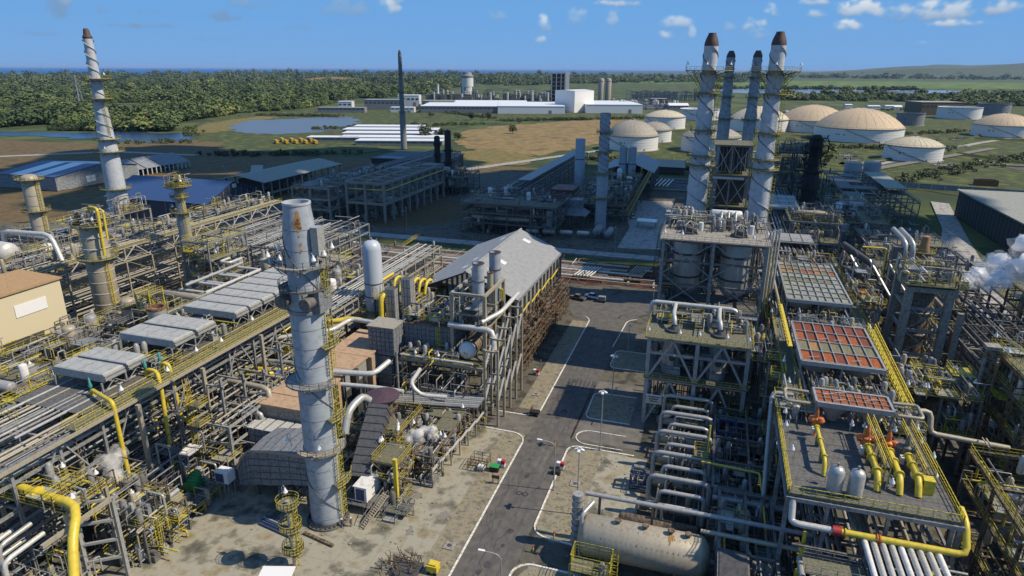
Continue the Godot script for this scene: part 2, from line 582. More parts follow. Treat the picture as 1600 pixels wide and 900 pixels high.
func terrain() -> void:
	var far := 70000.0
	sheet("terrain", [-far, -far, far, -far, far, 600, -far, 600], -0.6, M.scrub)
	sheet("sea_water", [-60000, -15000, -14000, -5800, -6900, -3300, -6100, -4700, -5690, -7860, -4766, -13050, -3209, -17000, -1675, -25248, 2500, -69000, -60000, -69000], -0.3, M.sea)
	sheet("river_water", soft([-66, -2700, 136, -2949, 411, -3174, 713, -3001, 983, -3026, 1301, -3068, 2300, -3600, 1900, -2700, 1116, -2626, 826, -2536, 623, -2514, 343, -2268, 159, -2328, 0, -2400], 3, 40), -0.25, M.river)
	sheet("far_field", soft([-120, -5821, 420, -5480, 1772, -5488, 2729, -5432, 5200, -7000, 5000, -5000, 1822, -3614, 1100, -3389, 326, -3301, -66, -3349], 4, 90), -0.25, M.far_field)
	sheet("far_field", soft([-700, -4700, -150, -5200, -150, -3900, -600, -3700], 5, 60), -0.25, M.far_field)
	sheet("field", soft([700, -9000, 2600, -8300, 5200, -9600, 5600, -12500, 2400, -12500], 6, 100), -0.25, M.far_field)
	sheet("clearing", soft([-562, -627, -676, -742, -736, -898, -700, -1000, -760, -1130, -458, -1180, -150, -1150, -100, -990, -362, -903, -291, -711, -300, -507, -412, -455], 7, 25), -0.32, M.grass_bright)
	sheet("grassland", soft([-101, -540, -110, -768, -59, -965, -120, -1272, 392, -1663, 754, -1622, 900, -1200, 520, -400, 180, -420, 128, -460, 60, -470, -60, -480], 8, 14), -0.32, M.grass_bright)
	sheet("dirt_field", soft([-205, -560, -243, -600, -286, -713, -285, -808, -242, -892, -175, -996, -72, -993, -40, -940, -96, -850, -106, -710, -122, -624, -146, -545], 9, 12), -0.26, M.soil)
	sheet("rough_ground", soft([-205, -575, -150, -545, -140, -500, -175, -450, -240, -480], 10, 10), -0.25, M.soil_grassy)
	sheet("dark_field", soft([-760, -320, -800, -467, -560, -500, -509, -560, -400, -470, -300, -480, -209, -500, -120, -470, -100, -300, -177, -256, -400, -200, -760, -180], 11, 12), -0.3, M.dark_field)
	sheet("pond_water", soft([-930, -548, -815, -548, -689, -567, -653, -599, -574, -602, -537, -576, -516, -539, -541, -508, -595, -515, -694, -527, -757, -507, -930, -500], 12, 7), -0.22, M.pond)
	sheet("lagoon_water", soft([-615, -732, -632, -786, -607, -826, -552, -915, -502, -859, -443, -733, -445, -664, -469, -635, -519, -630, -569, -670], 13, 12), -0.22, M.lagoon)
	sheet("bank", soft([-680, -870, -640, -860, -625, -800, -560, -665, -548, -600, -590, -610, -640, -700], 14, 8), -0.28, M.soil_grassy)
	# low hills far off to the right
	var g := Geo.new()
	var nz := FastNoiseLite.new()
	nz.seed = 8
	nz.frequency = 0.00018
	var cols := 110
	for i in cols + 1:
		var az := deg_to_rad(-2.0 + 34.0 * i / cols)
		for j in 9:
			var d := 9500.0 + 900.0 * j
			var x := sin(az) * d
			var z := -cos(az) * d
			var rise := sin(PI * j / 8.0) * smoothstep(0.0, 0.6, float(i) / cols) * (150.0 + 190.0 * nz.get_noise_2d(x, z)) + sin(PI * j / 8.0) * 26.0
			g.v.append(Vector3(x, rise - 2.0, z))
			g.n.append(Vector3(-nz.get_noise_2d(x + 300, z) * 0.5 + nz.get_noise_2d(x - 300, z) * 0.5, 1, 0.25 * cos(PI * j / 8.0)).normalized())
	for i in cols:
		for j in 8:
			var s := i * 9 + j
			g.tri(s, s + 1, s + 10); g.tri(s, s + 10, s + 9)
	structure("hills", g, M.hill)
	# the plant's own ground
	sheet("plant_ground", [-420, -20, -420, -180, -262, -235, -262, -300, 330, -300, 330, 120, -420, 120], -0.012, M.plant_floor)
	sheet("plant_ground", [-150, -445, -20, -455, 40, -440, 90, -340, 90, -299, -215, -299, -215, -360], -0.016, M.plant_floor)
	sheet("concrete_apron", [-84, -48, -84, -90, -60, -90, -60, -112, -36, -112, -36, 20, -84, 20], 0.0, M.concrete)
	sheet("dirt_verge", [-36, 40, -36, -118, -31.4, -118, -31.4, 40], 0.004, M.verge)
	sheet("dirt_verge", [-36, -121, -36, -176, -31.4, -176, -31.4, -121], 0.004, M.verge)
	sheet("asphalt_road", [-31, 90, -31, -176, -37, -180, -44, -197, -10, -207, -14, -190, -20.5, -181, -22.6, -100, -22.6, 90], 0.004, M.asphalt)
	sheet("side_road", [-31, -118, -40, -118, -40, -111, -31, -111], 0.008, M.asphalt_old)
	sheet("paved_bay", [-22.6, -166, -9, -166, -9, -172, -22.6, -172], 0.004, M.asphalt_old)
	sheet("paved_bay", [-22.6, -112, -9, -112, -9, -139, -22.6, -139], 0.004, M.asphalt_old)
	sheet("gravel_verge", [-22.2, -85, -22.2, -106, -20.5, -109.5, -11, -109.5, -9.8, -108, -9.8, -83.5, -19, -81.5, -21, -82.5], 0.008, M.verge)
	sheet("concrete_apron", [-15.5, -84, -15.5, -109, -7, -109, -7, -84], 0.012, M.concrete)
	sheet("gravel_verge", [-22.2, -60, -22.2, -72, -20.5, -76, -13, -76, -13, -60], 0.008, M.verge)
	sheet("gravel_verge", [-21.5, -124, -20, -121, -12, -121, -12, -133, -20, -133, -21.5, -131], 0.008, M.verge)
	sheet("gravel_verge", [-20.5, -150, -19.5, -147, -12, -147, -12, -158, -19.5, -158, -20.5, -156], 0.008, M.verge)
	sheet("red_soil", soft([-140, -236, -16, -236, -12, -212, -70, -211, -140, -209], 15, 3), 0.004, M.red_soil)
	sheet("grass_strip", soft([-222, -247, -160, -246, -18, -246, -14, -236, -140, -236, -222, -232], 16, 2), 0.008, M.grass)
	sheet("concrete_road", [-236, -254, 100, -254, 100, -247.5, -224, -247.5], 0.02, M.road_pale)
	sheet("concrete_road", [-166, -205, -162, -212, -214, -247, -224, -270, -240, -300, -330, -420, -336, -414, -250, -300, -236, -270, -226, -248, -172, -209], 0.014, M.road_pale)
	sheet("perimeter_road", [-640, -325, -508, -452, -420, -455, -420, -448, -504, -443, -636, -315], -0.2, M.road_pale)
	sheet("perimeter_road", [-180, -452, -60, -700, -54, -700, -172, -448], -0.2, M.road_pale)
	sheet("plaza", [-36, -262, -6, -266, -9, -300, -22, -372, -46, -368, -42, -330, -36, -300], 0.01, M.road_pale)
	sheet("plaza", [-148, -330, -104, -352, -98, -340, -124, -278, -146, -262, -158, -270], 0.006, M.verge_dark)
	sheet("service_road", [74, -262, 82, -268, 104, -345, 118, -420, 126, -416, 108, -320, 96, -250, 88, -215, 78, -215], 0.012, M.road_pale)
	sheet("grass_verge", soft([96, -300, 124, -326, 116, -268, 112, -225, 100, -228, 104, -270], 18, 2), 0.006, M.grass)
	sheet("grass_field", soft([128, -470, 122, -560, 150, -575, 205, -583, 190, -512, 176, -488], 17, 4), -0.2, M.grass_bright)

func in_poly(p: Vector2, poly: PackedVector2Array) -> bool:
	return Geometry2D.is_point_in_polygon(p, poly)

func pv(a: Array) -> PackedVector2Array:
	var o := PackedVector2Array()
	for i in range(0, a.size(), 2):
		o.append(Vector2(a[i], a[i + 1]))
	return o

func crown_geo(seed_: int, leaves: int, size: float, lumps := 7) -> Geo:
	# a crown of many small leaf-clump faces, unit radius, standing on y = 0
	var r := RandomNumberGenerator.new()
	r.seed = seed_
	var g := Geo.new()
	var c: Array[Vector3] = []
	for i in lumps:
		c.append(Vector3(r.randf_range(-0.55, 0.55), r.randf_range(0.45, 1.2), r.randf_range(-0.55, 0.55)))
	for i in leaves:
		var d := Vector3(r.randfn(), r.randfn(), r.randfn()).normalized()
		var o: Vector3 = c[i % lumps] + d * (0.5 + 0.12 * (i % 3)) * pow(r.randf(), 0.35)
		if o.y < 0.08:
			o.y = 0.08 + r.randf() * 0.2
		var k := (d + Vector3(0, 0.55, 0) + Vector3(r.randfn(), r.randfn(), r.randfn()) * 0.35).normalized()
		var a := k.cross(Vector3(r.randfn(), r.randfn(), r.randfn())).normalized() * size * r.randf_range(0.6, 1.25)
		var b := k.cross(a).normalized() * size * r.randf_range(0.5, 1.0)
		g.quad(o - a, o + b, o + a, o - b * 0.8, k)
	return g

func scatter(called: String, label: String, spots: Array, geo: Geo, tint0: Color, tint1: Color, seed_: int) -> void:
	# a far-off wood that reads as one mass
	var r := RandomNumberGenerator.new()
	r.seed = seed_
	var tone := FastNoiseLite.new()
	tone.seed = seed_
	tone.frequency = 0.006
	tone.fractal_octaves = 4
	var am := ArrayMesh.new()
	geo.into(am, M.leaf)
	var mm := MultiMesh.new()
	mm.transform_format = MultiMesh.TRANSFORM_3D
	mm.use_colors = true
	mm.mesh = am
	mm.instance_count = spots.size()
	for i in spots.size():
		var s: Vector4 = spots[i]
		var b := Basis(Vector3.UP, r.randf() * TAU).scaled(Vector3(s.w, s.w * r.randf_range(0.65, 1.0), s.w))
		mm.set_instance_transform(i, Transform3D(b, Vector3(s.x, s.y, s.z)))
		var c := tint0.lerp(tint1, clampf(0.45 + tone.get_noise_2d(s.x, s.z) * 1.1 + r.randfn() * 0.22, 0, 1))
		mm.set_instance_color(i, c * r.randf_range(0.85, 1.15))
	var o := MultiMeshInstance3D.new()
	o.name = numbered(called)
	o.multimesh = mm
	meta(o, label, "woodland")
	o.set_meta("kind", "stuff")
	add_child(o, true)

func clouds() -> void:
	# cumulus over the middle of the plant, higher than the picture reaches; its shade lies on the units behind the shed
	var r := RandomNumberGenerator.new()
	r.seed = 12
	var g := Geo.new()
	var lift := 520.0
	var off := Vector3(SUN.x, 0, SUN.z) / SUN.y * lift
	for i in 46:
		var x := r.randf_range(-470, 75)
		var z := r.randf_range(-500, -285)
		var rr := r.randf_range(34, 66)
		_puff(g, Vector3(x, lift + r.randf_range(0, 25), z) + off, rr, i)
	for i in 8:
		_puff(g, Vector3(r.randf_range(40, 95), lift + 10, r.randf_range(-370, -265)) + off, r.randf_range(26, 40), i + 60)
	var o := structure("cloud", g, M.cloud_white)
	o.name = "cloud"

func _puff(g: Geo, c: Vector3, r: float, seed_: int, up := 0.45, down := 0.15, rough := 0.5) -> void:
	var nz := FastNoiseLite.new()
	nz.seed = seed_
	nz.frequency = 1.3
	var s := g.v.size()
	var rows := 8
	var cols := 14
	for i in rows + 1:
		for j in cols + 1:
			var a := PI * i / rows
			var b := TAU * (j % cols) / cols
			var d := Vector3(sin(a) * cos(b), cos(a), sin(a) * sin(b))
			g.v.append(c + d * Vector3(1, up if d.y > 0 else down, 1) * r * (1.0 + rough * nz.get_noise_3dv(d)))
			g.n.append(d)
	for i in rows:
		for j in cols:
			var k := s + i * (cols + 1) + j
			g.tri(k, k + 1, k + cols + 2); g.tri(k, k + cols + 2, k + cols + 1)

# ---------------------------------------------------------------- far land, factories and tanks

func at2(c: Vector3, turn: float, x: float, y: float, z: float) -> Vector3:
	return c + Vector3(cos(turn) * x + sin(turn) * z, y, -sin(turn) * x + cos(turn) * z)

func hall(called: String, label: String, at: Vector3, w: float, d: float, h: float, turn: float, wall: Material, roof: Material, rise := 0.0, group := "", door := true, glazed := true) -> Node3D:
	# a plain industrial building: walls, an overhanging roof (ridge along its length), a band of louvres, a door
	var t := thing(called, label, "building", at, group)
	var b := Basis(Vector3.UP, turn)
	var g := Geo.new()
	g.box(at + Vector3(0, h * 0.5, 0), Vector3(w, h, d), b)
	solid(t, "wall", g, wall)
	g = Geo.new()
	var e := 0.35
	if rise > 0.0:
		var a := [at2(at, turn, -w / 2 - e, h, -d / 2 - e), at2(at, turn, w / 2 + e, h, -d / 2 - e), at2(at, turn, w / 2 + e, h, d / 2 + e), at2(at, turn, -w / 2 - e, h, d / 2 + e), at2(at, turn, -w / 2 - e, h + rise, 0), at2(at, turn, w / 2 + e, h + rise, 0)]
		g.quad(a[0], a[1], a[5], a[4], Vector3.UP)
		g.quad(a[3], a[2], a[5], a[4], Vector3.UP)
		g.face([a[0], a[4], a[3]], b * Vector3(-1, 0, 0))
		g.face([a[1], a[5], a[2]], b * Vector3(1, 0, 0))
	else:
		g.box(at + Vector3(0, h + 0.3, 0), Vector3(w + e * 2, 0.6, d + e * 2), b)
	solid(t, "roof", g, roof)
	var k := int(w / 7.0)
	for i in k if glazed else 0:
		put(t, "window", unit_box, Transform3D(b.scaled_local(Vector3(w / k * 0.62, h * 0.14, 0.2)), at2(at, turn, -w / 2 + (i + 0.5) * w / k, h * 0.72, d / 2 + 0.05)), M.wall_dark)
	if door:
		g = Geo.new()
		g.box(at2(at, turn, w * 0.28, h * 0.24, d / 2 + 0.06), Vector3(5, h * 0.48, 0.25), b)
		solid(t, "door", g, M.wall_grey)
	return t

func pylon(at: Vector3, h: float, label: String, m: Material) -> void:
	var t := thing("pylon", label, "pylon", at, "power pylons over the woods")
	var g := Geo.new()
	for s in [Vector3(-1, 0, -1), Vector3(1, 0, -1), Vector3(1, 0, 1), Vector3(-1, 0, 1)]:
		g.bar(at + s * h * 0.09, at + s * h * 0.012 + Vector3(0, h, 0), h * 0.014)
		for i in 5:
			var f := 0.17 * i
			var s2 := Vector3(-s.z, 0, s.x)
			g.bar(at + s * h * (0.09 - 0.078 * f) + Vector3(0, h * f, 0), at + s2 * h * (0.09 - 0.078 * (f + 0.17)) + Vector3(0, h * (f + 0.17), 0), h * 0.008)
	solid(t, "lattice_mast", g, m)
	for f in [0.72, 0.84, 0.95]:
		bar(t, "cross_arm", at + Vector3(-h * 0.13, h * f, h * 0.05), at + Vector3(h * 0.13, h * f, -h * 0.05), h * 0.018, m)

func far_land() -> void:
	var fa := pv([-1770, -400, -16710, -3980, -9630, -8600, -3570, -8940, -1400, -7600, 630, -8230, 360, -4690, -560, -3830, -1030, -2580, -840, -1860, -800, -1340, -730, -1010, -750, -910, -710, -750, -610, -620, -720, -585, -820, -560, -980, -520])
	var fb := pv([120, -2180, 1320, -2610, 960, -1890, 550, -1680, 280, -1850, 130, -1810])
	var fc := pv([-640, -9300, 6360, -12000, 4020, -8020, 2300, -7140, 320, -7240])
	var sea := pv([-60000, -15000, -14000, -5700, -6700, -3200, -5900, -4700, -5490, -7760, -4566, -12900, -60000, -60000])
	var glades := [pv([-2050, -1820, -2090, -2010, -1560, -1510, -1620, -1430]), pv([-1250, -980, -1150, -1150, -900, -880, -980, -800]), pv([-2000, -3000, -1800, -3400, -2250, -3500, -2400, -3200]), pv([-3600, -3300, -3300, -3700, -4300, -4100, -4500, -3700])]
	var dens := FastNoiseLite.new()
	dens.seed = 31
	dens.frequency = 0.0035
	var near: Array = []
	var mid: Array = []
	var pale: Array = []
	var distant: Array = []
	var r := RandomNumberGenerator.new()
	r.seed = 77
	for k in 190000:
		var az := deg_to_rad(r.randf_range(-66.0, 30.0))
		var u := r.randf()
		var d := 640.0 / (1.0 - u * 0.945)      # denser close by, thinning with distance
		var p := Vector2(sin(az) * d, -cos(az) * d)
		if d > 3000.0 and in_poly(p, sea):
			continue
		var ok := in_poly(p, fa) or (d > 1500 and (in_poly(p, fb) or in_poly(p, fc)))
		if not ok:
			continue
		var n := dens.get_noise_2d(p.x, p.y)
		if n < -0.2 or (d < 1800 and n < -0.1) or (d > 2400 and n < -0.07):
			continue
		var cut := false
		for q in glades:
			if in_poly(p, q):
				cut = true
		if cut and r.randf() < 0.93:
			continue
		var s := (1.8 + 5.6 * pow(r.randf(), 1.8)) * (1.0 + d / 2600.0)
		s *= clampf(0.95 + dens.get_noise_2d(p.x * 2.3 + 500.0, p.y * 2.3) * 1.3, 0.45, 1.6)   # stands of low and of tall trees
		var v := Vector4(p.x, -1.0, p.y, s)
		if d > 3000:
			distant.append(v)
		elif n > 0.2 and r.randf() < 0.6:
			pale.append(v)
		elif d > 1300:
			mid.append(v)
		else:
			near.append(v)
	scatter("woodland", "dense green mangrove and scrub wood beyond the ponds, nearest belt", near, crown_geo(1, 170, 0.2), Color(0.036, 0.07, 0.018), Color(0.12, 0.165, 0.04), 1)
	scatter("woodland", "green wood stretching towards the coast behind the nearest belt", mid, crown_geo(2, 130, 0.22), Color(0.04, 0.075, 0.022), Color(0.13, 0.175, 0.045), 2)
	scatter("woodland", "paler yellow green bushy patches among the dark wood", pale, crown_geo(3, 130, 0.22), Color(0.085, 0.115, 0.028), Color(0.18, 0.2, 0.05), 3)
	scatter("woodland", "far-off wood fading towards the sea on the horizon", distant, crown_geo(4, 90, 0.26), Color(0.05, 0.085, 0.03), Color(0.11, 0.15, 0.05), 4)

	var hedges: Array = []   # shrubs along bunds, banks and field edges
	for seg in [[-100, -545, 60, -470, 60], [100, -470, 240, -660, 46], [60, -690, 210, -720, 40], [-120, -780, -60, -965, 40], [-300, -905, -150, -1010, 70], [-150, -1010, 60, -1170, 60], [60, -1170, 420, -1560, 80], [-560, -1150, -330, -950, 70], [-410, -455, -300, -505, 26], [-690, -880, -560, -900, 50], [-470, -700, -300, -850, 40], [-560, -500, -500, -520, 9], [-620, -660, -548, -585, 20], [1100, -3050, 2300, -3900, 90], [-60, -2750, 700, -2900, 80], [150, -840, 330, -980, 40], [230, -640, 420, -860, 40]]:
		for i in seg[4] * 3:
			var f := r.randf()
			hedges.append(Vector4(lerpf(seg[0], seg[2], f) + r.randfn() * 5.0, -0.6, lerpf(seg[1], seg[3], f) + r.randfn() * 5.0, r.randf_range(1.2, 3.2) * (1.0 if absf(seg[1]) < 2000 else 4.0)))
	scatter("shrubbery", "low shrubs along the bunds, banks and field edges", hedges, crown_geo(6, 50, 0.34), Color(0.04, 0.06, 0.02), Color(0.10, 0.125, 0.035), 6)

	for a in [[-228, -731, 7, "lone bushy tree at the near edge of the brown dirt field", 0], [-296, -640, 10, "broad dark tree left of the two black columns, by the white shed roofs", 1], [-283, -655, 8, "dark round tree right behind the broad one by the white roofs", 1], [-259, -640, 6, "small dark tree beside the dirt field's left corner", 1], [-370, -772, 5, "small tree between the lagoon and the white sheds", 0], [-345, -905, 8, "dark tree in front of the long white warehouse, left of a pair", 1], [-322, -912, 8, "dark tree in front of the long white warehouse, right of a pair", 1], [79, -556, 11, "yellow green tree beside the road past the two grey silos", 2], [84, -590, 8, "yellow green tree behind the one by the grey silos", 2], [-262, -870, 6, "small tree on the dirt field's far left edge", 0], [-420, -930, 7, "tree on the grass before the low white offices", 0]]:
		var at := Vector3(a[0], -0.35, a[1])
		var t := thing("tree", a[3], "tree", at)
		var tg := Geo.new()
		tg.path([at, at + Vector3(0.2, a[2] * 0.55, 0.1), at + Vector3(-0.3, a[2] * 1.0, 0.3)], a[2] * 0.05, 6)
		for i in 4:
			tg.path([at + Vector3(0.1, a[2] * 0.5, 0.1), at + Vector3(cos(i * 1.6) * a[2] * 0.4, a[2] * 0.95, sin(i * 1.6) * a[2] * 0.4)], a[2] * 0.022, 5)
		solid(t, "trunk", tg, M.trunk)
		var cg := Geo.new()
		cg.add(crown_geo(40 + int(a[2]) + int(a[0]), 260, 0.17, 9), Transform3D(Basis.IDENTITY.scaled(Vector3(a[2] * 0.8, a[2] * 0.75, a[2] * 0.8)), at + Vector3(0, a[2] * 0.3, 0)))
		var lm: StandardMaterial3D = M["leaf_%d" % a[4]] if M.has("leaf_%d" % a[4]) else mat("leaf_%d" % a[4], [Color(0.07, 0.09, 0.03), Color(0.04, 0.058, 0.022), Color(0.15, 0.155, 0.04)][a[4]], 0.8)
		solid(t, "crown", cg, lm)

	for a in [[-3099, -3041, 61], [-3056, -3322, 66], [-1036, -869, 58], [-2600, -3350, 60], [-4500, -3530, 62], [-4020, -3330, 60], [-2050, -3000, 52]]:
		pylon(Vector3(a[0], -0.6, a[1]), a[2], "pale lattice power pylon standing in the green woodland" if a[2] != 58 else "lattice pylon standing just behind the tall left flare stack", M.galvanised)

	# the factory complex beyond the dirt field
	var tn := 0.302
	hall("warehouse", "very long low warehouse with a bright white roof, left of the factory", Vector3(-430, -0.6, -1165), 182, 220, 11, tn, M.wall_grey, M.white_clean, 0.0)
	hall("warehouse", "long white factory wing in front of the tall white block", Vector3(-326, -0.6, -1150), 112, 150, 12, tn, M.white_clean, M.white_clean, 0.0, "", true, false)
	hall("factory_block", "tallest white windowless block of the far factory", Vector3(-250, -0.6, -1165), 50, 46, 36, tn + 0.75, M.white_clean, M.white_clean, 1.5, "", false, false)
	hall("warehouse", "white shed with a slanting roof right of the tall white block", Vector3(-198, -0.6, -1215), 96, 150, 14, tn, M.white_clean, M.white_clean, 0.0, "", true, false)
	hall("office", "small white office at the left end of the far buildings", Vector3(-626, -0.6, -1034), 24, 20, 16, tn, M.white, M.white_clean)
	hall("office", "grey flat roofed building with dark window bays left of the chimney", Vector3(-587, -0.6, -1102), 68, 34, 17, tn, M.wall_grey, M.roof_grey)
	hall("office", "white cubic building behind the grey one near the thin stack", Vector3(-568, -0.6, -1165), 40, 30, 23, tn, M.white, M.white_clean)
	hall("low_shed", "low pale shed row in front of the small white offices", Vector3(-610, -0.6, -995), 78, 20, 8, tn, M.wall_grey, M.roof_green_grey)
	hall("low_shed", "small white roofed shed right of the low pale row", Vector3(-520, -0.6, -1040), 40, 20, 8, tn, M.white, M.white_clean)
	hall("low_shed", "pale low building between the white cube and the long warehouse", Vector3(-510, -0.6, -1170), 60, 30, 14, tn, M.cladding_beige, M.roof_grey)
	hall("brown_block", "brown grey industrial block behind the tank with a white wall", Vector3(347, -0.6, -1325), 72, 50, 21, tn, M.cladding_brown, M.tank_dome_grey)
	hall("low_shed", "dark shed among the machinery right of the white factory", Vector3(-120, -0.6, -1330), 30, 26, 18, tn, M.cladding_brown, M.roof_grey)
	hall("low_shed", "small white roofed hut beyond the domed tanks", Vector3(-80, -0.6, -1280), 36, 22, 9, tn, M.wall_grey, M.white_clean, 4.0)
	for i in 7:
		hall("white_hut", "small white roofed hut among the scattered sheds beyond the big domed tank", Vector3(240 + i * 26 + (i % 3) * 13, -0.6, -1500 + (i * 37) % 60), 14 + (i % 3) * 9, 12, 6, tn, M.white, M.white_clean, 1.5, "white huts beyond the tanks", false)
	for i in 26:
		var q := Vector3(r.randf_range(-900, 3600), -0.6, 0)
		q.z = -r.randf_range(7600, 9000) - absf(q.x) * 0.4
		hall("far_house", "tiny pale building of the town on the horizon", q, r.randf_range(30, 90), r.randf_range(20, 40), r.randf_range(10, 34), tn, M.white, M.white_clean, 0.0, "pale buildings of the distant town", false)
	# process towers of the factory
	var tw := thing("prilling_tower", "pale tower with a dark top smoking on the horizon", "tower", Vector3(-715, -0.6, -1850))
	lathe(tw, "shaft", tw.position, P2([16, 0, 16, 22, 17, 22, 17, 52, 0, 52]), M.white, 14)
	lathe(tw, "crown", tw.position, P2([17.2, 46, 17.8, 52, 13, 56, 12, 62, 0, 63]), M.wall_grey, 14)
	for i in 4:
		box(tw, "buttress", tw.position + Vector3(cos(i * 1.57) * 17, 11, sin(i * 1.57) * 17), V(5, 22, 5), M.wall_grey)
	var ch := thing("chimney", "slim white chimney left of the long white warehouse", "chimney", Vector3(-645, -0.6, -1475))
	lathe(ch, "shaft", ch.position, P2([3.2, 0, 2.2, 37, 1.5, 37, 1.5, 35]), M.white, 12)
	lathe(ch, "rim", ch.position, P2([2.6, 34, 2.6, 35.2]), M.wall_grey, 12)
	for a in [[-278, -1590, "left one of two pale concrete silos beside the white factory"], [-262, -1596, "right one of two pale concrete silos beside the white factory"]]:
		var s := thing("silo", a[2], "silo", Vector3(a[0], -0.6, a[1]), "silos by the factory")
		lathe(s, "shell", s.position, P2([7, 0, 7, 48, 5, 51, 0, 52]), M.tank_dome_grey, 14)
		lathe(s, "band", s.position, P2([7.2, 44, 7.2, 45.5]), M.wall_grey, 14)
	var bl := thing("process_tower", "tall grey process building with open floors left of the silos", "tower", Vector3(-372, -0.6, -1565))
	for i in 7:
		box(bl, "floor_slab", bl.position + V(-4, 6 + i * 9.2, 0), V(34, 1.4, 26), M.wall_grey, tn)
		box(bl, "infill", bl.position + V(-4, 1.5 + i * 9.2, -3), V(30, 8, 18), M.wall_dark, tn)
	for x in [-16, -5, 6, 15]:
		for z in [-11, 11]:
			box(bl, "column", at2(bl.position, tn, x - 4, 31, z), V(1.6, 62, 1.6), M.cladding_pale, tn)
	box(bl, "lift_shaft", at2(bl.position, tn, 17, 33, 2), V(9, 66, 14), M.white, tn)
	# dark process plant between tower and block, and a machinery yard
	for a in [["low dark process plant under pipes left of the tall process tower", -520, -1530, 320, 60, 26, 21], ["small white and grey machinery yard right of the silos", -140, -1300, 120, 60, 18, 22], ["switchyard of thin steel gantries in front of the dark treeline", -120, -1700, 210, 90, 22, 23]]:
		var t := thing("far_plant", a[0], "process plant", Vector3(a[1], -0.6, a[2]))
		var g1 := Geo.new()
		var g2 := Geo.new()
		var rr := RandomNumberGenerator.new()
		rr.seed = a[6]
		for i in 130:
			var q := at2(t.position, tn, rr.randf_range(-0.5, 0.5) * a[3], 0, rr.randf_range(-0.5, 0.5) * a[4])
			var hh: float = rr.randf_range(0.35, 1.0) * a[5]
			if i % 3 == 0 or a[6] == 23:
				for s in [-1, 1]:
					g1.bar(q + V(s * 5, 0, 0), q + V(s * 5, hh, 0), 0.9)
				g1.bar(q + V(-8, hh, 0), q + V(8, hh, 0), 1.0)
				g1.bar(q + V(-6, hh * 0.6, 0), q + V(6, hh * 0.6, 0), 0.8)
			elif i % 3 == 1:
				g2.lathe(q, P2([rr.randf_range(1.5, 4), 0, 2.5, hh, 0, hh + 1]), 8)
			else:
				g1.box(q + V(0, hh * 0.3, 0), V(rr.randf_range(8, 22), hh * 0.6, rr.randf_range(8, 16)), Basis(Vector3.UP, tn))
		stuff(t, "steelwork", g1, M.wall_grey if a[6] != 21 else M.mid_steel)
		stuff(t, "vessels", g2, M.cladding_pale)
	# bare mound in the wood
	var g := Geo.new()
	g.lathe(Vector3(-2030, -1, -3230), P2([190, 0, 150, 14, 90, 22, 30, 26, 0, 26]), 18)
	structure("bare_mound", g, M.soil)
	# rows of low sheds with white roofs behind the thin flare
	var k := 0
	for row in [[-338, -575, -258, -600, 12], [-372, -600, -270, -632, 14], [-392, -640, -300, -669, 15], [-415, -680, -312, -712, 16], [-425, -720, -345, -745, 14], [-400, -585, -352, -600, 9]]:
		k += 1
		var c := Vector3((row[0] + row[2]) * 0.5, -0.4, (row[1] + row[3]) * 0.5)
		hall("white_roofed_shed", "low white roofed shed behind the thin stack, %s row from the plant" % ["first", "second", "third", "fourth", "fifth", "sixth"][k - 1], c, Vector2(row[2] - row[0], row[3] - row[1]).length(), row[4] * 1.75, 4.0, tn, M.wall_grey, M.white_clean, 0.0, "white roofed sheds by the lagoon", false)
	# yellow buses parked by the lagoon
	for i in 9:
		var bt := at2(Vector3(-415, -0.35, -552), tn, (i % 5) * 9.5, 0, -(i / 5) * 17.0)
		var t := thing("bus", "yellow bus parked in the row left of the white roofed sheds", "bus", bt, "yellow buses parked near the lagoon")
		box(t, "body", bt + V(0, 1.9, 0), V(2.6, 2.7, 12), M.bus_yellow, tn + 0.5)
		box(t, "window_band", bt + V(0, 2.5, 0), V(2.66, 0.8, 11.2), M.glass_dark, tn + 0.5)
		box(t, "roof", bt + V(0, 3.32, 0), V(2.5, 0.16, 11.8), M.bus_yellow, tn + 0.5)
		for s in [-1, 1]:
			for z in [-3.8, 3.6]:
				var w := at2(bt, tn + 0.5, s * 1.15, 0.5, z)
				rod(t, "wheel", w, w + V(0.3 * s, 0, 0), 0.5, M.tyre)

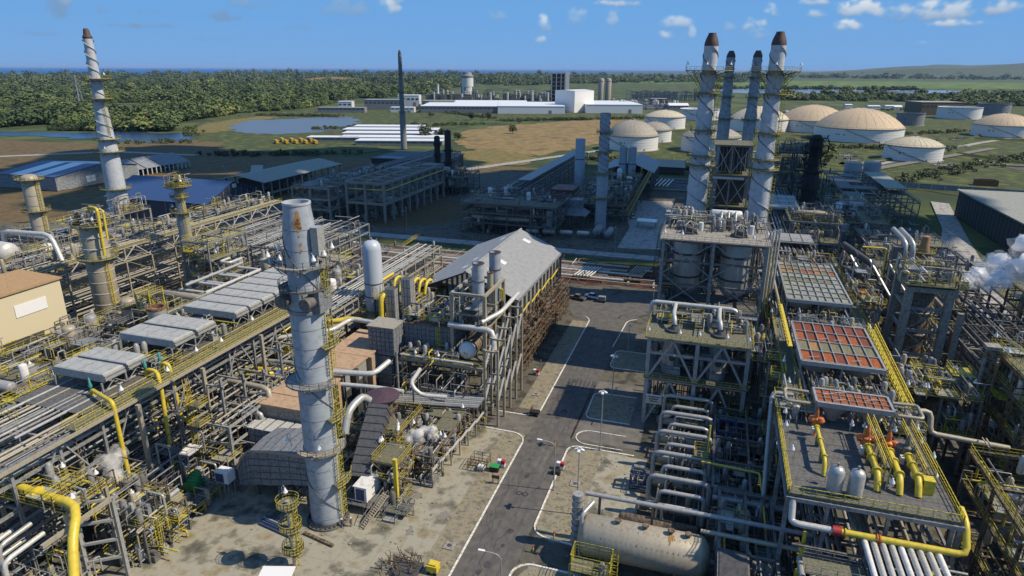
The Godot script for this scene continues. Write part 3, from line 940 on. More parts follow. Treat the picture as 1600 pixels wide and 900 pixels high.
func tank(label: String, x: float, z: float, r: float, h: float, top: float, roof: Material, wall: Material, open := false) -> void:
	var at := Vector3(x, -0.3, z)
	var t := thing("storage_tank", label, "storage tank", at, "round oil storage tanks")
	if open:
		lathe(t, "shell", at, P2([r, 0, r, h, r - 0.4, h, r - 0.4, h * 0.62]), wall, 48)
		lathe(t, "floating_roof", at, P2([r - 0.5, h * 0.62, r - 3, h * 0.6, 0, h * 0.6]), roof, 40)
	else:
		lathe(t, "shell", at, P2([r, 0, r, h]), wall, 48)
		var pr := []
		for i in 9:
			var f := i / 8.0
			pr.append(Vector2((r + 0.25) * cos(f * PI / 2), h + (top - h) * sin(f * PI / 2) * 1.0))
		pr[0] = Vector2(r + 0.25, h - 0.1)
		var R := ((r * r) + (top - h) * (top - h)) / (2 * (top - h))
		for i in range(1, 9):
			var q := r * (1.0 - i / 8.0)
			pr[i] = Vector2(q, top - R + sqrt(R * R - q * q))
		lathe(t, "dome_roof", at, pr, roof, 48)
		lathe(t, "vent", at, P2([1.0, top - 0.2, 1.0, top + 1.0, 1.4, top + 1.1, 0, top + 1.6]), M.steel, 8)
	var sg := Geo.new()   # plate seams of the shell, ribs of the dome
	for i in 4:
		var y := h * (0.2 + i * 0.18)
		sg.lathe(at, P2([r + 0.01, y, r + 0.05, y + 0.03, r + 0.05, y + 0.12, r + 0.01, y + 0.15]), 48)
	if not open:
		var R2 := ((r * r) + (top - h) * (top - h)) / (2 * (top - h))
		for i in 28:
			var a := TAU * i / 28
			for k in 6:
				var q0 := r * (1.0 - k / 7.0)
				var q1 := r * (1.0 - (k + 1) / 7.0)
				sg.bar(at + V(cos(a) * q0, top - R2 + sqrt(R2 * R2 - q0 * q0) + 0.03, sin(a) * q0), at + V(cos(a) * q1, top - R2 + sqrt(R2 * R2 - q1 * q1) + 0.03, sin(a) * q1), 0.22, 0.16)
	solid(t, "seams", sg, M.tank_dome_grey)
	lathe(t, "wind_girder", at, P2([r, h - 0.9, r + 0.7, h - 0.8, r + 0.7, h - 0.5, r, h - 0.4]), M.mid_steel, 48)
	lathe(t, "footing", at, P2([r + 1.4, 0, r + 1.2, 0.5, r, 0.5]), M.concrete_post, 40)
	var g := Geo.new()   # spiral stair and top rail
	for i in 40:
		var a := 1.2 + i * 0.012 * 40.0 / r * 2.0
		g.box(at + V(cos(a) * (r + 0.5), 0.4 + i * (h - 0.4) / 40.0, sin(a) * (r + 0.5)), V(1.1, 0.25, 1.1), Basis(Vector3.UP, -a))
	solid(t, "spiral_stair", g, M.galvanised)
	g = Geo.new()
	for i in 36:
		var a := TAU * i / 36.0
		var a2 := TAU * (i + 1) / 36.0
		g.bar(at + V(cos(a) * r, h + 1.1, sin(a) * r), at + V(cos(a2) * r, h + 1.1, sin(a2) * r), 0.12)
		g.bar(at + V(cos(a) * r, h, sin(a) * r), at + V(cos(a) * r, h + 1.1, sin(a) * r), 0.12)
	solid(t, "handrail", g, M.mid_steel)
	# stencilled number and a manway on the side that faces the plant
	var d := Vector3(-x, 0, -z).normalized()
	var sd := Vector3(d.z, 0, -d.x)
	g = Geo.new()
	for i in 4:
		if i == 2:
			continue
		var o := at + d.rotated(Vector3.UP, -0.45 + i * 0.055) * (r + 0.03) + V(0, h * 0.55, 0)
		g.box(o, V(0.9, 2.0, 0.08), Basis(sd, Vector3.UP, d))
	solid(t, "painted_number", g, M.mid_steel)
	var mw := at + d.rotated(Vector3.UP, 0.5) * r + V(0, 1.6, 0)
	rod(t, "manway", mw, mw + d * 0.6, 0.6, M.mid_steel)

func tank_farm() -> void:
	tank("brown domed tank behind the spiral stack of the shaded unit", -78, -626, 24, 13.2, 26.5, M.tank_dome_grey, M.tank_white)
	tank("smaller domed tank tucked behind the brown domed one", -65, -705, 17.2, 12.2, 19.8, M.tank_dome_grey, M.tank_white)
	tank("cream domed white tank furthest left of the tank farm's back row", -69, -875, 25.5, 14.6, 22.4, M.tank_dome_cream, M.tank_white)
	tank("open topped white tank just left of the tall white stacks", -32, -1052, 29.7, 15.5, 16, M.tank_white, M.tank_white, true)
	tank("wide cream domed tank seen between the tall white stacks", 44, -882, 35.2, 14.3, 28.7, M.tank_dome_cream, M.tank_white)
	tank("domed tank half hidden behind the left tall white stack", -7, -637, 26.6, 13.6, 22.5, M.tank_dome_grey, M.tank_white)
	tank("low open topped white tank right of the tall stacks", 103, -1032, 18.1, 15.7, 16, M.tank_white, M.tank_white, true)
	tank("largest tank with a wide beige dome right of the stacks", 142, -799, 43.8, 14.0, 33.0, M.tank_dome, M.tank_white)
	tank("wide beige domed tank peeping out behind the largest one", 108, -900, 40, 14.0, 31.0, M.tank_dome, M.tank_white)
	tank("white tank with a flat beige dome nearest the plant on the right", 156, -629, 21.9, 12.3, 19.0, M.tank_dome_cream, M.tank_white)
	tank("small grey open tank behind the nearest right hand domed tank", 248, -1045, 17.1, 16.4, 17, M.tank_dome_grey, M.wall_grey, true)
	tank("wide white open topped tank at the far right of the farm", 357, -1224, 30.5, 17.5, 18, M.tank_white, M.tank_white, true)
	tank("beige domed white tank at the right edge of the picture", 311, -903, 30.6, 13.2, 25.3, M.tank_dome, M.tank_white)
	tank("grey open topped tank at the far right behind the domed one", 444, -1351, 24.7, 19, 20, M.tank_dome_grey, M.wall_grey, true)
	tank("domed tank standing on the grass beyond the right edge tank", 430, -1010, 30, 14, 25, M.tank_dome_cream, M.tank_white)
	var r2 := RandomNumberGenerator.new()
	r2.seed = 5
	# earth bunds, pipe tracks and bund roads between the tanks
	for a in [[-20, -560, 70, -520], [95, -575, 210, -690], [200, -690, 260, -590], [60, -690, 200, -735], [-20, -700, 30, -770], [210, -735, 330, -985], [-110, -790, -40, -830], [250, -850, 380, -830]]:
		var g := Geo.new()
		var p := V(a[0], 0, a[1])
		var q := V(a[2], 0, a[3])
		var s := (q - p).normalized().cross(Vector3.UP)
		g.quad(p + s * 4, q + s * 4, q + s * 0.8 + V(0, 2, 0), p + s * 0.8 + V(0, 2, 0), Vector3.UP)
		g.quad(p - s * 4, q - s * 4, q - s * 0.8 + V(0, 2, 0), p - s * 0.8 + V(0, 2, 0), Vector3.UP)
		g.quad(p + s * 0.8 + V(0, 2, 0), q + s * 0.8 + V(0, 2, 0), q - s * 0.8 + V(0, 2, 0), p - s * 0.8 + V(0, 2, 0), Vector3.UP)
		structure("earth_bund", g, M.grass, -0.35)
	for a in [[96, -560, 232, -760], [110, -545, 250, -740], [230, -560, 330, -700], [-20, -600, 40, -640], [190, -610, 300, -600], [60, -800, 90, -990]]:
		var t := thing("pipe_track", "low pipe track of thin dark lines crossing the grass between tanks", "pipe track", V((a[0] + a[2]) * 0.5, -0.3, (a[1] + a[3]) * 0.5), "pipe tracks between the tanks")
		var s := V(a[2] - a[0], 0, a[3] - a[1]).normalized().cross(Vector3.UP)
		for i in 5:
			rod(t, "pipe", V(a[0], 0.5, a[1]) + s * (i - 2) * 1.5, V(a[2], 0.5, a[3]) + s * (i - 2) * 1.5, 0.4, M.mid_steel)
	sheet("bund_road", [95, -545, 101, -545, 260, -800, 420, -1020, 414, -1024, 252, -800], -0.24, M.road_pale)
	for i in 30:   # small pump pits, manifolds and pipe ways among the tanks
		var q := V(r2.randf_range(40, 430), -0.3, r2.randf_range(-860, -520))
		if (q - V(142, 0, -799)).length() < 60 or (q - V(156, 0, -629)).length() < 36 or (q - V(311, 0, -903)).length() < 46 or (q.x < 205 and q.z > -585):
			continue
		var t := thing("tank_manifold", "small dark manifold of pipes on the grass between tanks", "manifold", q, "manifolds between the tanks")
		span(t, "slab", q + V(-7, 0, -4), q + V(7, 0.35, 4), M.concrete_post)
		clutter(t, q.x - 7, q.z - 4, q.x + 7, q.z + 4, 0.1, 2.2, 12, 0.05, 1)
	sheet("bund_road", [205, -640, 260, -560, 360, -660, 356, -664, 260, -568, 209, -644], -0.24, M.road_pale)
	sheet("gravel_yard", soft([205, -605, 255, -545, 330, -590, 280, -660], 20, 3), -0.23, M.plant_floor)
	var bx := thing("rusty_container", "rust brown open box at the end of the yellow grass field", "container", V(168, -0.2, -495))
	for s in [[0, -3, 12, 0.3], [0, 3, 12, 0.3], [-6, 0, 0.3, 6], [6, 0, 0.3, 6]]:
		box(bx, "side_panel", bx.position + V(s[0], 1.9, s[1]), V(s[2], 3.8, s[3]), M.rust)
	box(bx, "floor_panel", bx.position + V(0, 0.4, 0), V(11.6, 0.3, 5.8), M.red_brown)
	var w := thing("boundary_wall", "long grey concrete wall below the yellow grass field", "wall", V(150, 0, -463))
	for i in 16:
		box(w, "wall_panel", V(98 + i * 7.0, 1.7, -470 + i * 1.2), V(6.9, 3.4, 0.3), M.wall_grey, -0.17)

# ---------------------------------------------------------------- parts of a process plant

func rail(t: Node3D, pts: Array, m: Material = null, h := 1.1, w := 0.055) -> void:
	var called := "handrail"
	var g := Geo.new()
	rail_geo(g, pts, h, w)
	solid(t, called, g, m if m else M.yellow_rail)

func rail_geo(g: Geo, pts: Array, h := 1.1, w := 0.055) -> void:
	for i in pts.size() - 1:
		var a: Vector3 = pts[i]
		var b: Vector3 = pts[i + 1]
		g.bar(a + V(0, h, 0), b + V(0, h, 0), w)
		g.bar(a + V(0, h * 0.52, 0), b + V(0, h * 0.52, 0), w * 0.8)
		g.bar(a + V(0, 0.08, 0), b + V(0, 0.08, 0), 0.03, 0.12)
		var k := maxi(1, int((b - a).length() / 1.6))
		for j in k + 1:
			var p := a.lerp(b, float(j) / k)
			g.bar(p, p + V(0, h, 0), w)

func loop(x0: float, z0: float, x1: float, z1: float, y: float) -> Array:
	return [V(x0, y, z0), V(x1, y, z0), V(x1, y, z1), V(x0, y, z1), V(x0, y, z0)]

func deck(t: Node3D, x0: float, z0: float, x1: float, z1: float, y: float, m: Material = null, called := "deck") -> void:
	span(t, called, V(x0, y - 0.12, z0), V(x1, y, z1), m if m else M.grating)

func ring_deck(t: Node3D, c: Vector3, r0: float, r1: float, a0 := 0.0, a1 := TAU, m: Material = null, railm: Material = null) -> void:
	# a round walkway on a vessel: plate, brackets below, rail around
	var g := Geo.new()
	var k := maxi(6, int((a1 - a0) / TAU * 20))
	g.lathe(c, P2([r0, -0.1, r1, -0.1, r1, 0.02, r0, 0.02]), k, a0, a1)
	for i in k:
		if i % 3 == 0:
			var a := a0 + (a1 - a0) * (i + 0.5) / k
			var d := V(cos(a), 0, sin(a))
			g.bar(c + d * r0 + V(0, -1.2, 0), c + d * r1 + V(0, -0.1, 0), 0.14)
	solid(t, "platform", g, m if m else M.grating)
	var pts := []
	for i in k + 1:
		var a := a0 + (a1 - a0) * i / k
		pts.append(c + V(cos(a) * r1, 0, sin(a) * r1))
	rail(t, pts, railm)

func ladder(t: Node3D, p: Vector3, y1: float, out: Vector3, m: Material = null) -> void:
	# caged ladder up from p; out points away from the wall it stands on
	var g := Geo.new()
	var s := out.cross(Vector3.UP) * 0.3
	var q := V(p.x, y1, p.z)
	g.bar(p + s, q + s, 0.09)
	g.bar(p - s, q - s, 0.09)
	var k := int((y1 - p.y) / 0.6)
	for i in k:
		g.bar(p + s + V(0, i * 0.6, 0), p - s + V(0, i * 0.6, 0), 0.05)
	k = int((y1 - p.y - 2.0) / 1.1)
	for i in k:
		var y := V(0, 2.2 + i * 1.1, 0)
		g.bar(p + s * 1.3 + y, p + s * 1.3 + out * 0.75 + y, 0.07)
		g.bar(p - s * 1.3 + y, p - s * 1.3 + out * 0.75 + y, 0.07)
		g.bar(p + s * 1.3 + out * 0.75 + y, p - s * 1.3 + out * 0.75 + y, 0.07)
	for e in [s * 1.3 + out * 0.75, -s * 1.3 + out * 0.75, out * 0.75]:
		g.bar(p + e + V(0, 2.2, 0), q + e, 0.05)
	solid(t, "caged_ladder", g, m if m else M.yellow_rail)

func stair(t: Node3D, a: Vector3, b: Vector3, w := 0.9, m: Material = null) -> void:
	# a straight flight with stringers, treads and rails
	var g := Geo.new()
	var s := (b - a).cross(Vector3.UP).normalized() * w * 0.5
	g.bar(a + s, b + s, 0.08, 0.28)
	g.bar(a - s, b - s, 0.08, 0.28)
	var k := int(absf(b.y - a.y) / 0.22)
	for i in k:
		var p := a.lerp(b, (i + 0.5) / k)
		g.bar(p + s, p - s, 0.24, 0.05)
	for e in [s, -s]:
		g.bar(a + e + V(0, 1, 0), b + e + V(0, 1, 0), 0.07)
		for i in 5:
			var p: Vector3 = a.lerp(b, i / 4.0) + e
			g.bar(p, p + V(0, 1, 0), 0.06)
	solid(t, "stair", g, m if m else M.yellow_rail)

var lamp_mesh: ArrayMesh
func lamps(t: Node3D, spots: Array) -> void:
	# floodlights on short poles: white bell shades on grey posts
	if lamp_mesh == null:
		lamp_mesh = ArrayMesh.new()
		var g := Geo.new()
		g.path([V(0, 0, 0), V(0, 2.3, 0), V(0.35, 2.6, 0), V(0.6, 2.2, 0)], 0.045, 5)
		g.into(lamp_mesh, M.galvanised)
		g = Geo.new()
		g.lathe(V(0.6, 1.5, 0), P2([0.36, 0, 0.34, 0.2, 0.17, 0.45, 0.12, 0.72, 0, 0.76]), 10)
		g.into(lamp_mesh, M.white_clean)
	for p in spots:
		put(t, "floodlight", lamp_mesh, Transform3D(Basis(Vector3.UP, rng.randf() * TAU), p), null)

func posts(t: Node3D, xs: Array, zs: Array, y0: float, y1: float, w: float, m: Material) -> void:
	for x in xs:
		for z in zs:
			span(t, "column", V(x - w / 2, y0, z - w / 2), V(x + w / 2, y1, z + w / 2), m)

func beams(t: Node3D, xs: Array, zs: Array, y: float, w: float, m: Material) -> void:
	for x in xs:
		span(t, "beam", V(x - w * 0.45, y - w, zs[0]), V(x + w * 0.45, y, zs[-1]), m)
	for z in zs:
		span(t, "beam", V(xs[0], y - w * 0.98, z - w * 0.43), V(xs[-1], y - w * 0.02, z + w * 0.43), m)

func brace(t: Node3D, a: Vector3, b: Vector3, w: float, m: Material, cross := true) -> void:
	# diagonals in the panel between two opposite corners
	bar(t, "brace", a, b, w, m)
	if cross:
		bar(t, "brace", V(a.x, b.y, a.z) + (b - a).cross(Vector3.UP).normalized() * 0.13, V(b.x, a.y, b.z) + (b - a).cross(Vector3.UP).normalized() * 0.13, w, m)

func line(a: float, b: float, k: int) -> Array:
	var o := []
	for i in k + 1:
		o.append(lerpf(a, b, float(i) / k))
	return o

func pick(a: Array) -> Variant:
	return a[rng.randi() % a.size()]

func vessel(t: Node3D, at: Vector3, r: float, h: float, m: Material, called := "vessel", bands := true) -> void:
	lathe(t, called, at, P2([r * 0.9, 0, r * 0.9, 1.0, r, 1.2, r, h - r * 0.5, r * 0.86, h - r * 0.22, r * 0.5, h - r * 0.05, 0, h]), m, 16)
	if bands:
		var k := int(h / 3.2)
		for i in k:
			lathe(t, "band", at, P2([r + 0.012, 2.5 + i * 3.2, r + 0.06, 2.55 + i * 3.2, r + 0.06, 2.65 + i * 3.2, r + 0.012, 2.7 + i * 3.2]), M.steel, 16)

func drum(t: Node3D, a: Vector3, b: Vector3, r: float, m: Material, saddles := true) -> void:
	# a horizontal vessel with dished ends on two saddles
	var g := Geo.new()
	var l := (b - a).length()
	var pr := P2([0, -r * 0.45, r * 0.55, -r * 0.38, r * 0.88, -r * 0.18, r, 0, r, l, r * 0.88, l + r * 0.18, r * 0.55, l + r * 0.38, 0, l + r * 0.45])
	var h := Geo.new()
	h.lathe(Vector3.ZERO, pr, 18)
	var bs := Geo._along(b - a)
	g.add(h, Transform3D(Basis(bs.x, bs.z, -bs.y), a))
	solid(t, "shell", g, m)
	if saddles:
		for f in [0.2, 0.8]:
			var p := a.lerp(b, f)
			put(t, "saddle", unit_box, Transform3D(bs.scaled_local(V(r * 1.5, r * 0.9, 0.35)), p + V(0, -r * 1.0, 0)), M.concrete_post)

func clutter(t: Node3D, x0: float, z0: float, x1: float, z1: float, y0: float, y1: float, count: int, yellow := 0.16, tone := 0) -> void:
	# small-bore piping, valves, pump sets, stands: joined by finish, far too small and many to pick apart
	var gs := {}
	var names := ["galvanised", "cladding", "steel", "mid_steel", "cladding_beige", "yellow_rail", "cladding_brown", "white_clean", "dark_steel"]
	var wts := [5.0, 5.0, 4.0, 3.5, 3.0, yellow * 11.0, 2.5, 0.35, 2.0]
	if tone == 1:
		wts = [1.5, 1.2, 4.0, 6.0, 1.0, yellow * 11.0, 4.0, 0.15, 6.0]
	var tot := 0.0
	for w in wts:
		tot += w
	for n in names:
		gs[n] = Geo.new()
	for i in int(count * 1.45):
		var u := rng.randf() * tot
		var n: String = names[0]
		for j in wts.size():
			u -= wts[j]
			if u <= 0:
				n = names[j]
				break
		var g: Geo = gs[n]
		var p := V(rng.randf_range(x0, x1), y0, rng.randf_range(z0, z1))
		var along := V(0, 0, 1) if rng.randf() < 0.62 else V(1, 0, 0)
		if rng.randf() < 0.5:
			along = -along
		var r := 0.05 + 0.15 * pow(rng.randf(), 1.6)
		var top := lerpf(y0, y1, pow(rng.randf(), 1.3)) + 0.6
		match [0, 0, 1, 1, 2, 3, 3, 4, 4, 5, 6, 6, 7, 7, 7, 8][rng.randi() % 16]:
			0, 1, 2:
				var l := rng.randf_range(2, 7)
				var e := p + along * l
				e.x = clampf(e.x, x0 - 1, x1 + 1)
				e.z = clampf(e.z, z0 - 1, z1 + 1)
				g.path([p, V(p.x, top, p.z), V(e.x, top, e.z), V(e.x, maxf(y0, top - rng.randf_range(1, 4)), e.z)], r, 5)
			3, 4:
				var l := rng.randf_range(3, 10)
				var e := p + along * l
				e.x = clampf(e.x, x0 - 1, x1 + 1)
				e.z = clampf(e.z, z0 - 1, z1 + 1)
				g.path([V(p.x, top, p.z), V(e.x, top, e.z)], r, 5, 0.0)
			5:
				g = gs[names[rng.randi() % 5]]
				g.box(p + V(0, 0.5, 0), V(1.1, 1.0, 2.0) if along.x == 0 else V(2.0, 1.0, 1.1))
				var q := p + V(0, 1.35, 0)
				g.path([q - along * 0.9, q + along * 0.9], 0.4, 7, 0.0)
			6:
				g = gs[names[rng.randi() % 5]]
				g.lathe(p, P2([0.4, 0, 0.5, 0.3, 0.5, 2.0 + r * 6, 0.3, 2.4 + r * 6, 0, 2.5 + r * 6]), 8)
			7:
				g.bar(p, V(p.x, top, p.z), 0.16)
				g.bar(V(p.x, top, p.z), V(p.x, top, p.z) + along * rng.randf_range(1.5, 5), 0.16)
				g.bar(V(p.x, top * 0.5 + y0 * 0.5, p.z), V(p.x, top * 0.5 + y0 * 0.5, p.z) + along * rng.randf_range(1.5, 5), 0.13)
			8:
				var h2 := lerpf(y0, y1, rng.randf() * 0.75)
				var w := rng.randf_range(0.8, 2.0)
				var d := rng.randf_range(0.8, 2.6)
				var yg: Geo = gs["yellow_rail"] if rng.randf() < yellow * 2.0 else gs["steel"]
				g.box(V(p.x, h2, p.z), V(w * 2, 0.1, d * 2))
				rail_geo(yg, [V(p.x - w, h2, p.z - d), V(p.x + w, h2, p.z - d), V(p.x + w, h2, p.z + d), V(p.x - w, h2, p.z + d), V(p.x - w, h2, p.z - d)], 1.1, 0.06)
				for s in [-1, 1]:
					g.bar(V(p.x + w * s, y0, p.z + d * s), V(p.x + w * s, h2, p.z + d * s), 0.14)
	for n in names:
		stuff(t, "small_piping", gs[n], M[n])

func rack(t: Node3D, x0: float, x1: float, z0: float, z1: float, bay: float, tiers: Array, per_tier: int, colm: Material, tones: Array, big := 0.22, mid := false) -> void:
	# a pipe rack along z: portal frames every bay, runners along both sides, pipes on every tier
	var zs := line(z0, z1, maxi(1, int(round(absf(z1 - z0) / bay))))
	var top: float = tiers[-1]
	posts(t, [x0, x1] if not mid else [x0, (x0 + x1) * 0.5, x1], zs, 0.0, top, 0.42, colm)
	for y in tiers:
		for z in zs:
			span(t, "beam", V(x0, y - 0.42, z - 0.16), V(x1, y - 0.02, z + 0.16), colm)
		for x in [x0, x1]:
			span(t, "beam", V(x - 0.15, y - 0.44, z0), V(x + 0.15, y, z1), colm)
	for i in zs.size() - 1:
		if i % 3 == 1:
			for x in [x0, x1]:
				for j in tiers.size():
					var ya: float = 0.0 if j == 0 else tiers[j - 1]
					brace(t, V(x, ya, zs[i]), V(x, tiers[j], zs[i + 1]), 0.14, colm, false)
	var fl := Geo.new()
	for y in tiers:
		var x := x0 + 0.6
		while x < x1 - 0.5:
			var r := rng.randf_range(0.35, 1.0) * big
			if rng.randf() < 0.9:
				var a := z0 + (0.0 if rng.randf() < 0.75 else rng.randf() * 0.5 * (z1 - z0))
				var b := z1 - (0.0 if rng.randf() < 0.75 else rng.randf() * 0.4 * (z1 - z0))
				rod(t, "pipe", V(x, y + r, a), V(x, y + r, b), r, pick(tones))
				for k in 3:   # flanged joints and shoes
					var zf := rng.randf_range(a, b)
					fl.path([V(x, y + r, zf - 0.1), V(x, y + r, zf + 0.1)], r * 1.4, 8, 0.0)
					fl.box(V(x, y + r * 0.5, zf + 1.2), V(r * 2.1, r, 0.5))
			x += (x1 - x0) / per_tier * rng.randf_range(0.7, 1.3)
	stuff(t, "flanges", fl, M.steel)

func block(t: Node3D, x0: float, z0: float, x1: float, z1: float, levels: Array, bx: int, bz: int, o := {}) -> void:
	# an open process structure: column grid, floors, rails, vessels on the floors and piping between
	var colm: Material = o.get("frame", M.steel)
	var w: float = o.get("w", 0.4)
	var xs := line(x0, x1, bx)
	var zs := line(z0, z1, bz)
	var top: float = levels[-1]
	posts(t, xs, zs, 0.0, top, w, colm)
	var y0 := 0.0
	var n := 0
	for y in levels:
		beams(t, xs, zs, y, w * 1.1, colm)
		if o.get("decks", true):
			for i in bx:
				for j in bz:
					if rng.randf() < o.get("fill", 0.6) * 0.55:
						deck(t, xs[i] + 0.1, zs[j] + 0.1, xs[i + 1] - 0.1, zs[j + 1] - 0.1, y + 0.14, o.get("floor", M.grating))
		if o.get("rails", true):
			rail(t, loop(x0 - 0.15, z0 - 0.15, x1 + 0.15, z1 + 0.15, y + 0.1), o.get("railm", M.yellow_rail))
		if o.get("brace", true):
			var i: int = n % bz
			brace(t, V(x1 + w * 0.3, y0, zs[i]), V(x1 + w * 0.3, y, zs[i + 1]), 0.16, colm)
			i = n % bx
			var zf: float = maxf(z0, z1)
			brace(t, V(xs[i], y0, zf + w * 0.3), V(xs[i + 1], y, zf + w * 0.3), 0.16, colm)
		clutter(t, minf(x0, x1), minf(z0, z1), maxf(x0, x1), maxf(z0, z1), y0 + 0.2, y - 0.4, o.get("clutter", 30), o.get("yellow", 0.16), o.get("tone", 0))
		y0 = y
		n += 1
	for i in o.get("vessels", 0):
		var y: float = pick([0.0] + levels.slice(0, -1))
		vessel(t, V(rng.randf_range(x0 + 1.5, x1 - 1.5), y + 0.2, rng.randf_range(z0, z1)), rng.randf_range(0.7, 1.5), rng.randf_range(4, 9), pick([M.cladding, M.vessel_grey, M.cladding_beige, M.white]))
	for i in o.get("drums", 0):
		var y: float = pick(levels)
		var z := rng.randf_range(minf(z0, z1), maxf(z0, z1))
		var r := rng.randf_range(0.6, 1.1)
		var xa := lerpf(x0, x1, 0.12)
		drum(t, V(xa, y + r + 0.9, z), V(xa + (x1 - x0) * 0.6, y + r + 0.9, z), r, pick([M.cladding, M.cladding_beige, M.vessel_grey]))
	if o.get("top", 0) > 0:
		clutter(t, minf(x0, x1), minf(z0, z1), maxf(x0, x1), maxf(z0, z1), top + 0.2, top + o.get("top_h", 3.5), o.get("top"), o.get("yellow", 0.16), o.get("tone", 0))
	var sp := []
	for i in o.get("lamps", 0):
		var y: float = pick(levels)
		sp.append(V(pick(xs), y + 0.1, lerpf(z0, z1, rng.randf())))
	lamps(t, sp)

func fan_cooler(called: String, label: String, x0: float, z0: float, x1: float, z1: float, y: float, nx: int, nz: int, mats: Array, seed_: int, h := 4.0, fine := 1.0) -> Node3D:
	# an air cooler bank: legs, plenum hoods below, tube-bundle box, and a grid of panels between flat bars on top
	var r := RandomNumberGenerator.new()
	r.seed = seed_
	var t := thing(called, label, "air cooler", V((x0 + x1) * 0.5, y - h, (z0 + z1) * 0.5), "air coolers on the pipe racks")
	for x in line(x0, x1, 2):
		for z in line(z0, z1, 2):
			span(t, "leg", V(x - 0.15, y - h, z - 0.15), V(x + 0.15, y - 0.5, z + 0.15), M.steel)
	span(t, "side_beam", V(x0 - 0.2, y - 0.62, z0 - 0.2), V(x0 + 0.12, y + 0.1, z1 + 0.2), M.galvanised)
	span(t, "side_beam", V(x1 - 0.12, y - 0.62, z0 - 0.2), V(x1 + 0.2, y + 0.1, z1 + 0.2), M.galvanised)
	span(t, "header_box", V(x0, y - 0.7, z0 - 0.45), V(x1, y + 0.06, z0 - 0.02), M.galvanised)
	span(t, "header_box", V(x0, y - 0.7, z1 + 0.02), V(x1, y + 0.06, z1 + 0.45), M.galvanised)
	var xs := line(x0 + 0.12, x1 - 0.12, nx)
	var zs := line(z0, z1, nz)
	for i in nx:
		for j in nz:
			var row: Array = mats[mini(j * mats.size() / nz, mats.size() - 1)]
			box(t, "panel", V((xs[i] + xs[i + 1]) * 0.5, y - 0.2 + r.randf_range(-0.03, 0.03), (zs[j] + zs[j + 1]) * 0.5), V(xs[i + 1] - xs[i] - 0.1, 0.14, zs[j + 1] - zs[j] - 0.1), row[r.randi() % row.size()])
	for x in xs:
		bar(t, "flat_bar", V(x, y, z0), V(x, y, z1), 0.12 * fine, M.galvanised, 0.3 * fine)
	for z in zs:
		bar(t, "flat_bar", V(x0, y + 0.03, z), V(x1, y + 0.03, z), 0.2 * fine, M.galvanised, 0.22 * fine)
	for s in 4:   # short loose bars left on top
		var p := V(r.randf_range(x0 + 1, x1 - 2), y + 0.22, r.randf_range(z0, z1))
		bar(t, "loose_bar", p, p + V(1.6, 0.05, -0.5), 0.1, M.cladding_pale)
	# rounded fan hoods hang below the bundle
	var n := maxi(2, int((z1 - z0) / 8.0))
	for i in 2:
		for j in n:
			var cx := lerpf(x0, x1, (i + 0.5) / 2.0)
			var cz := lerpf(z0, z1, (j + 0.5) / n)
			var hx := (x1 - x0) * 0.24
			var hz := (z1 - z0) / n * 0.48
			var g := Geo.new()
			var k := 20
			var ring := []
			for q in 4:
				var f := q / 3.0
				for m2 in k:
					var a := TAU * m2 / k
					var sx := cos(a)
					var sz := sin(a)
					var sq := 1.0 / maxf(absf(sx), absf(sz))
					var f2 := sin(f * PI / 2)
					var px := lerpf(sx * sq * hx, sx * minf(hx, hz) * 0.72, f2)
					var pz := lerpf(sz * sq * hz, sz * minf(hx, hz) * 0.72, f2)
					g.v.append(V(cx + px, y - 0.64 - f * h * 0.62, cz + pz))
					g.n.append(V(sx, -0.6, sz).normalized())
			for q in 3:
				for m2 in k:
					var a := q * k + m2
					var b := q * k + (m2 + 1) % k
					g.tri(a, b, b + k); g.tri(a, b + k, a + k)
			solid(t, "fan_hood", g, M.cladding)
	return t

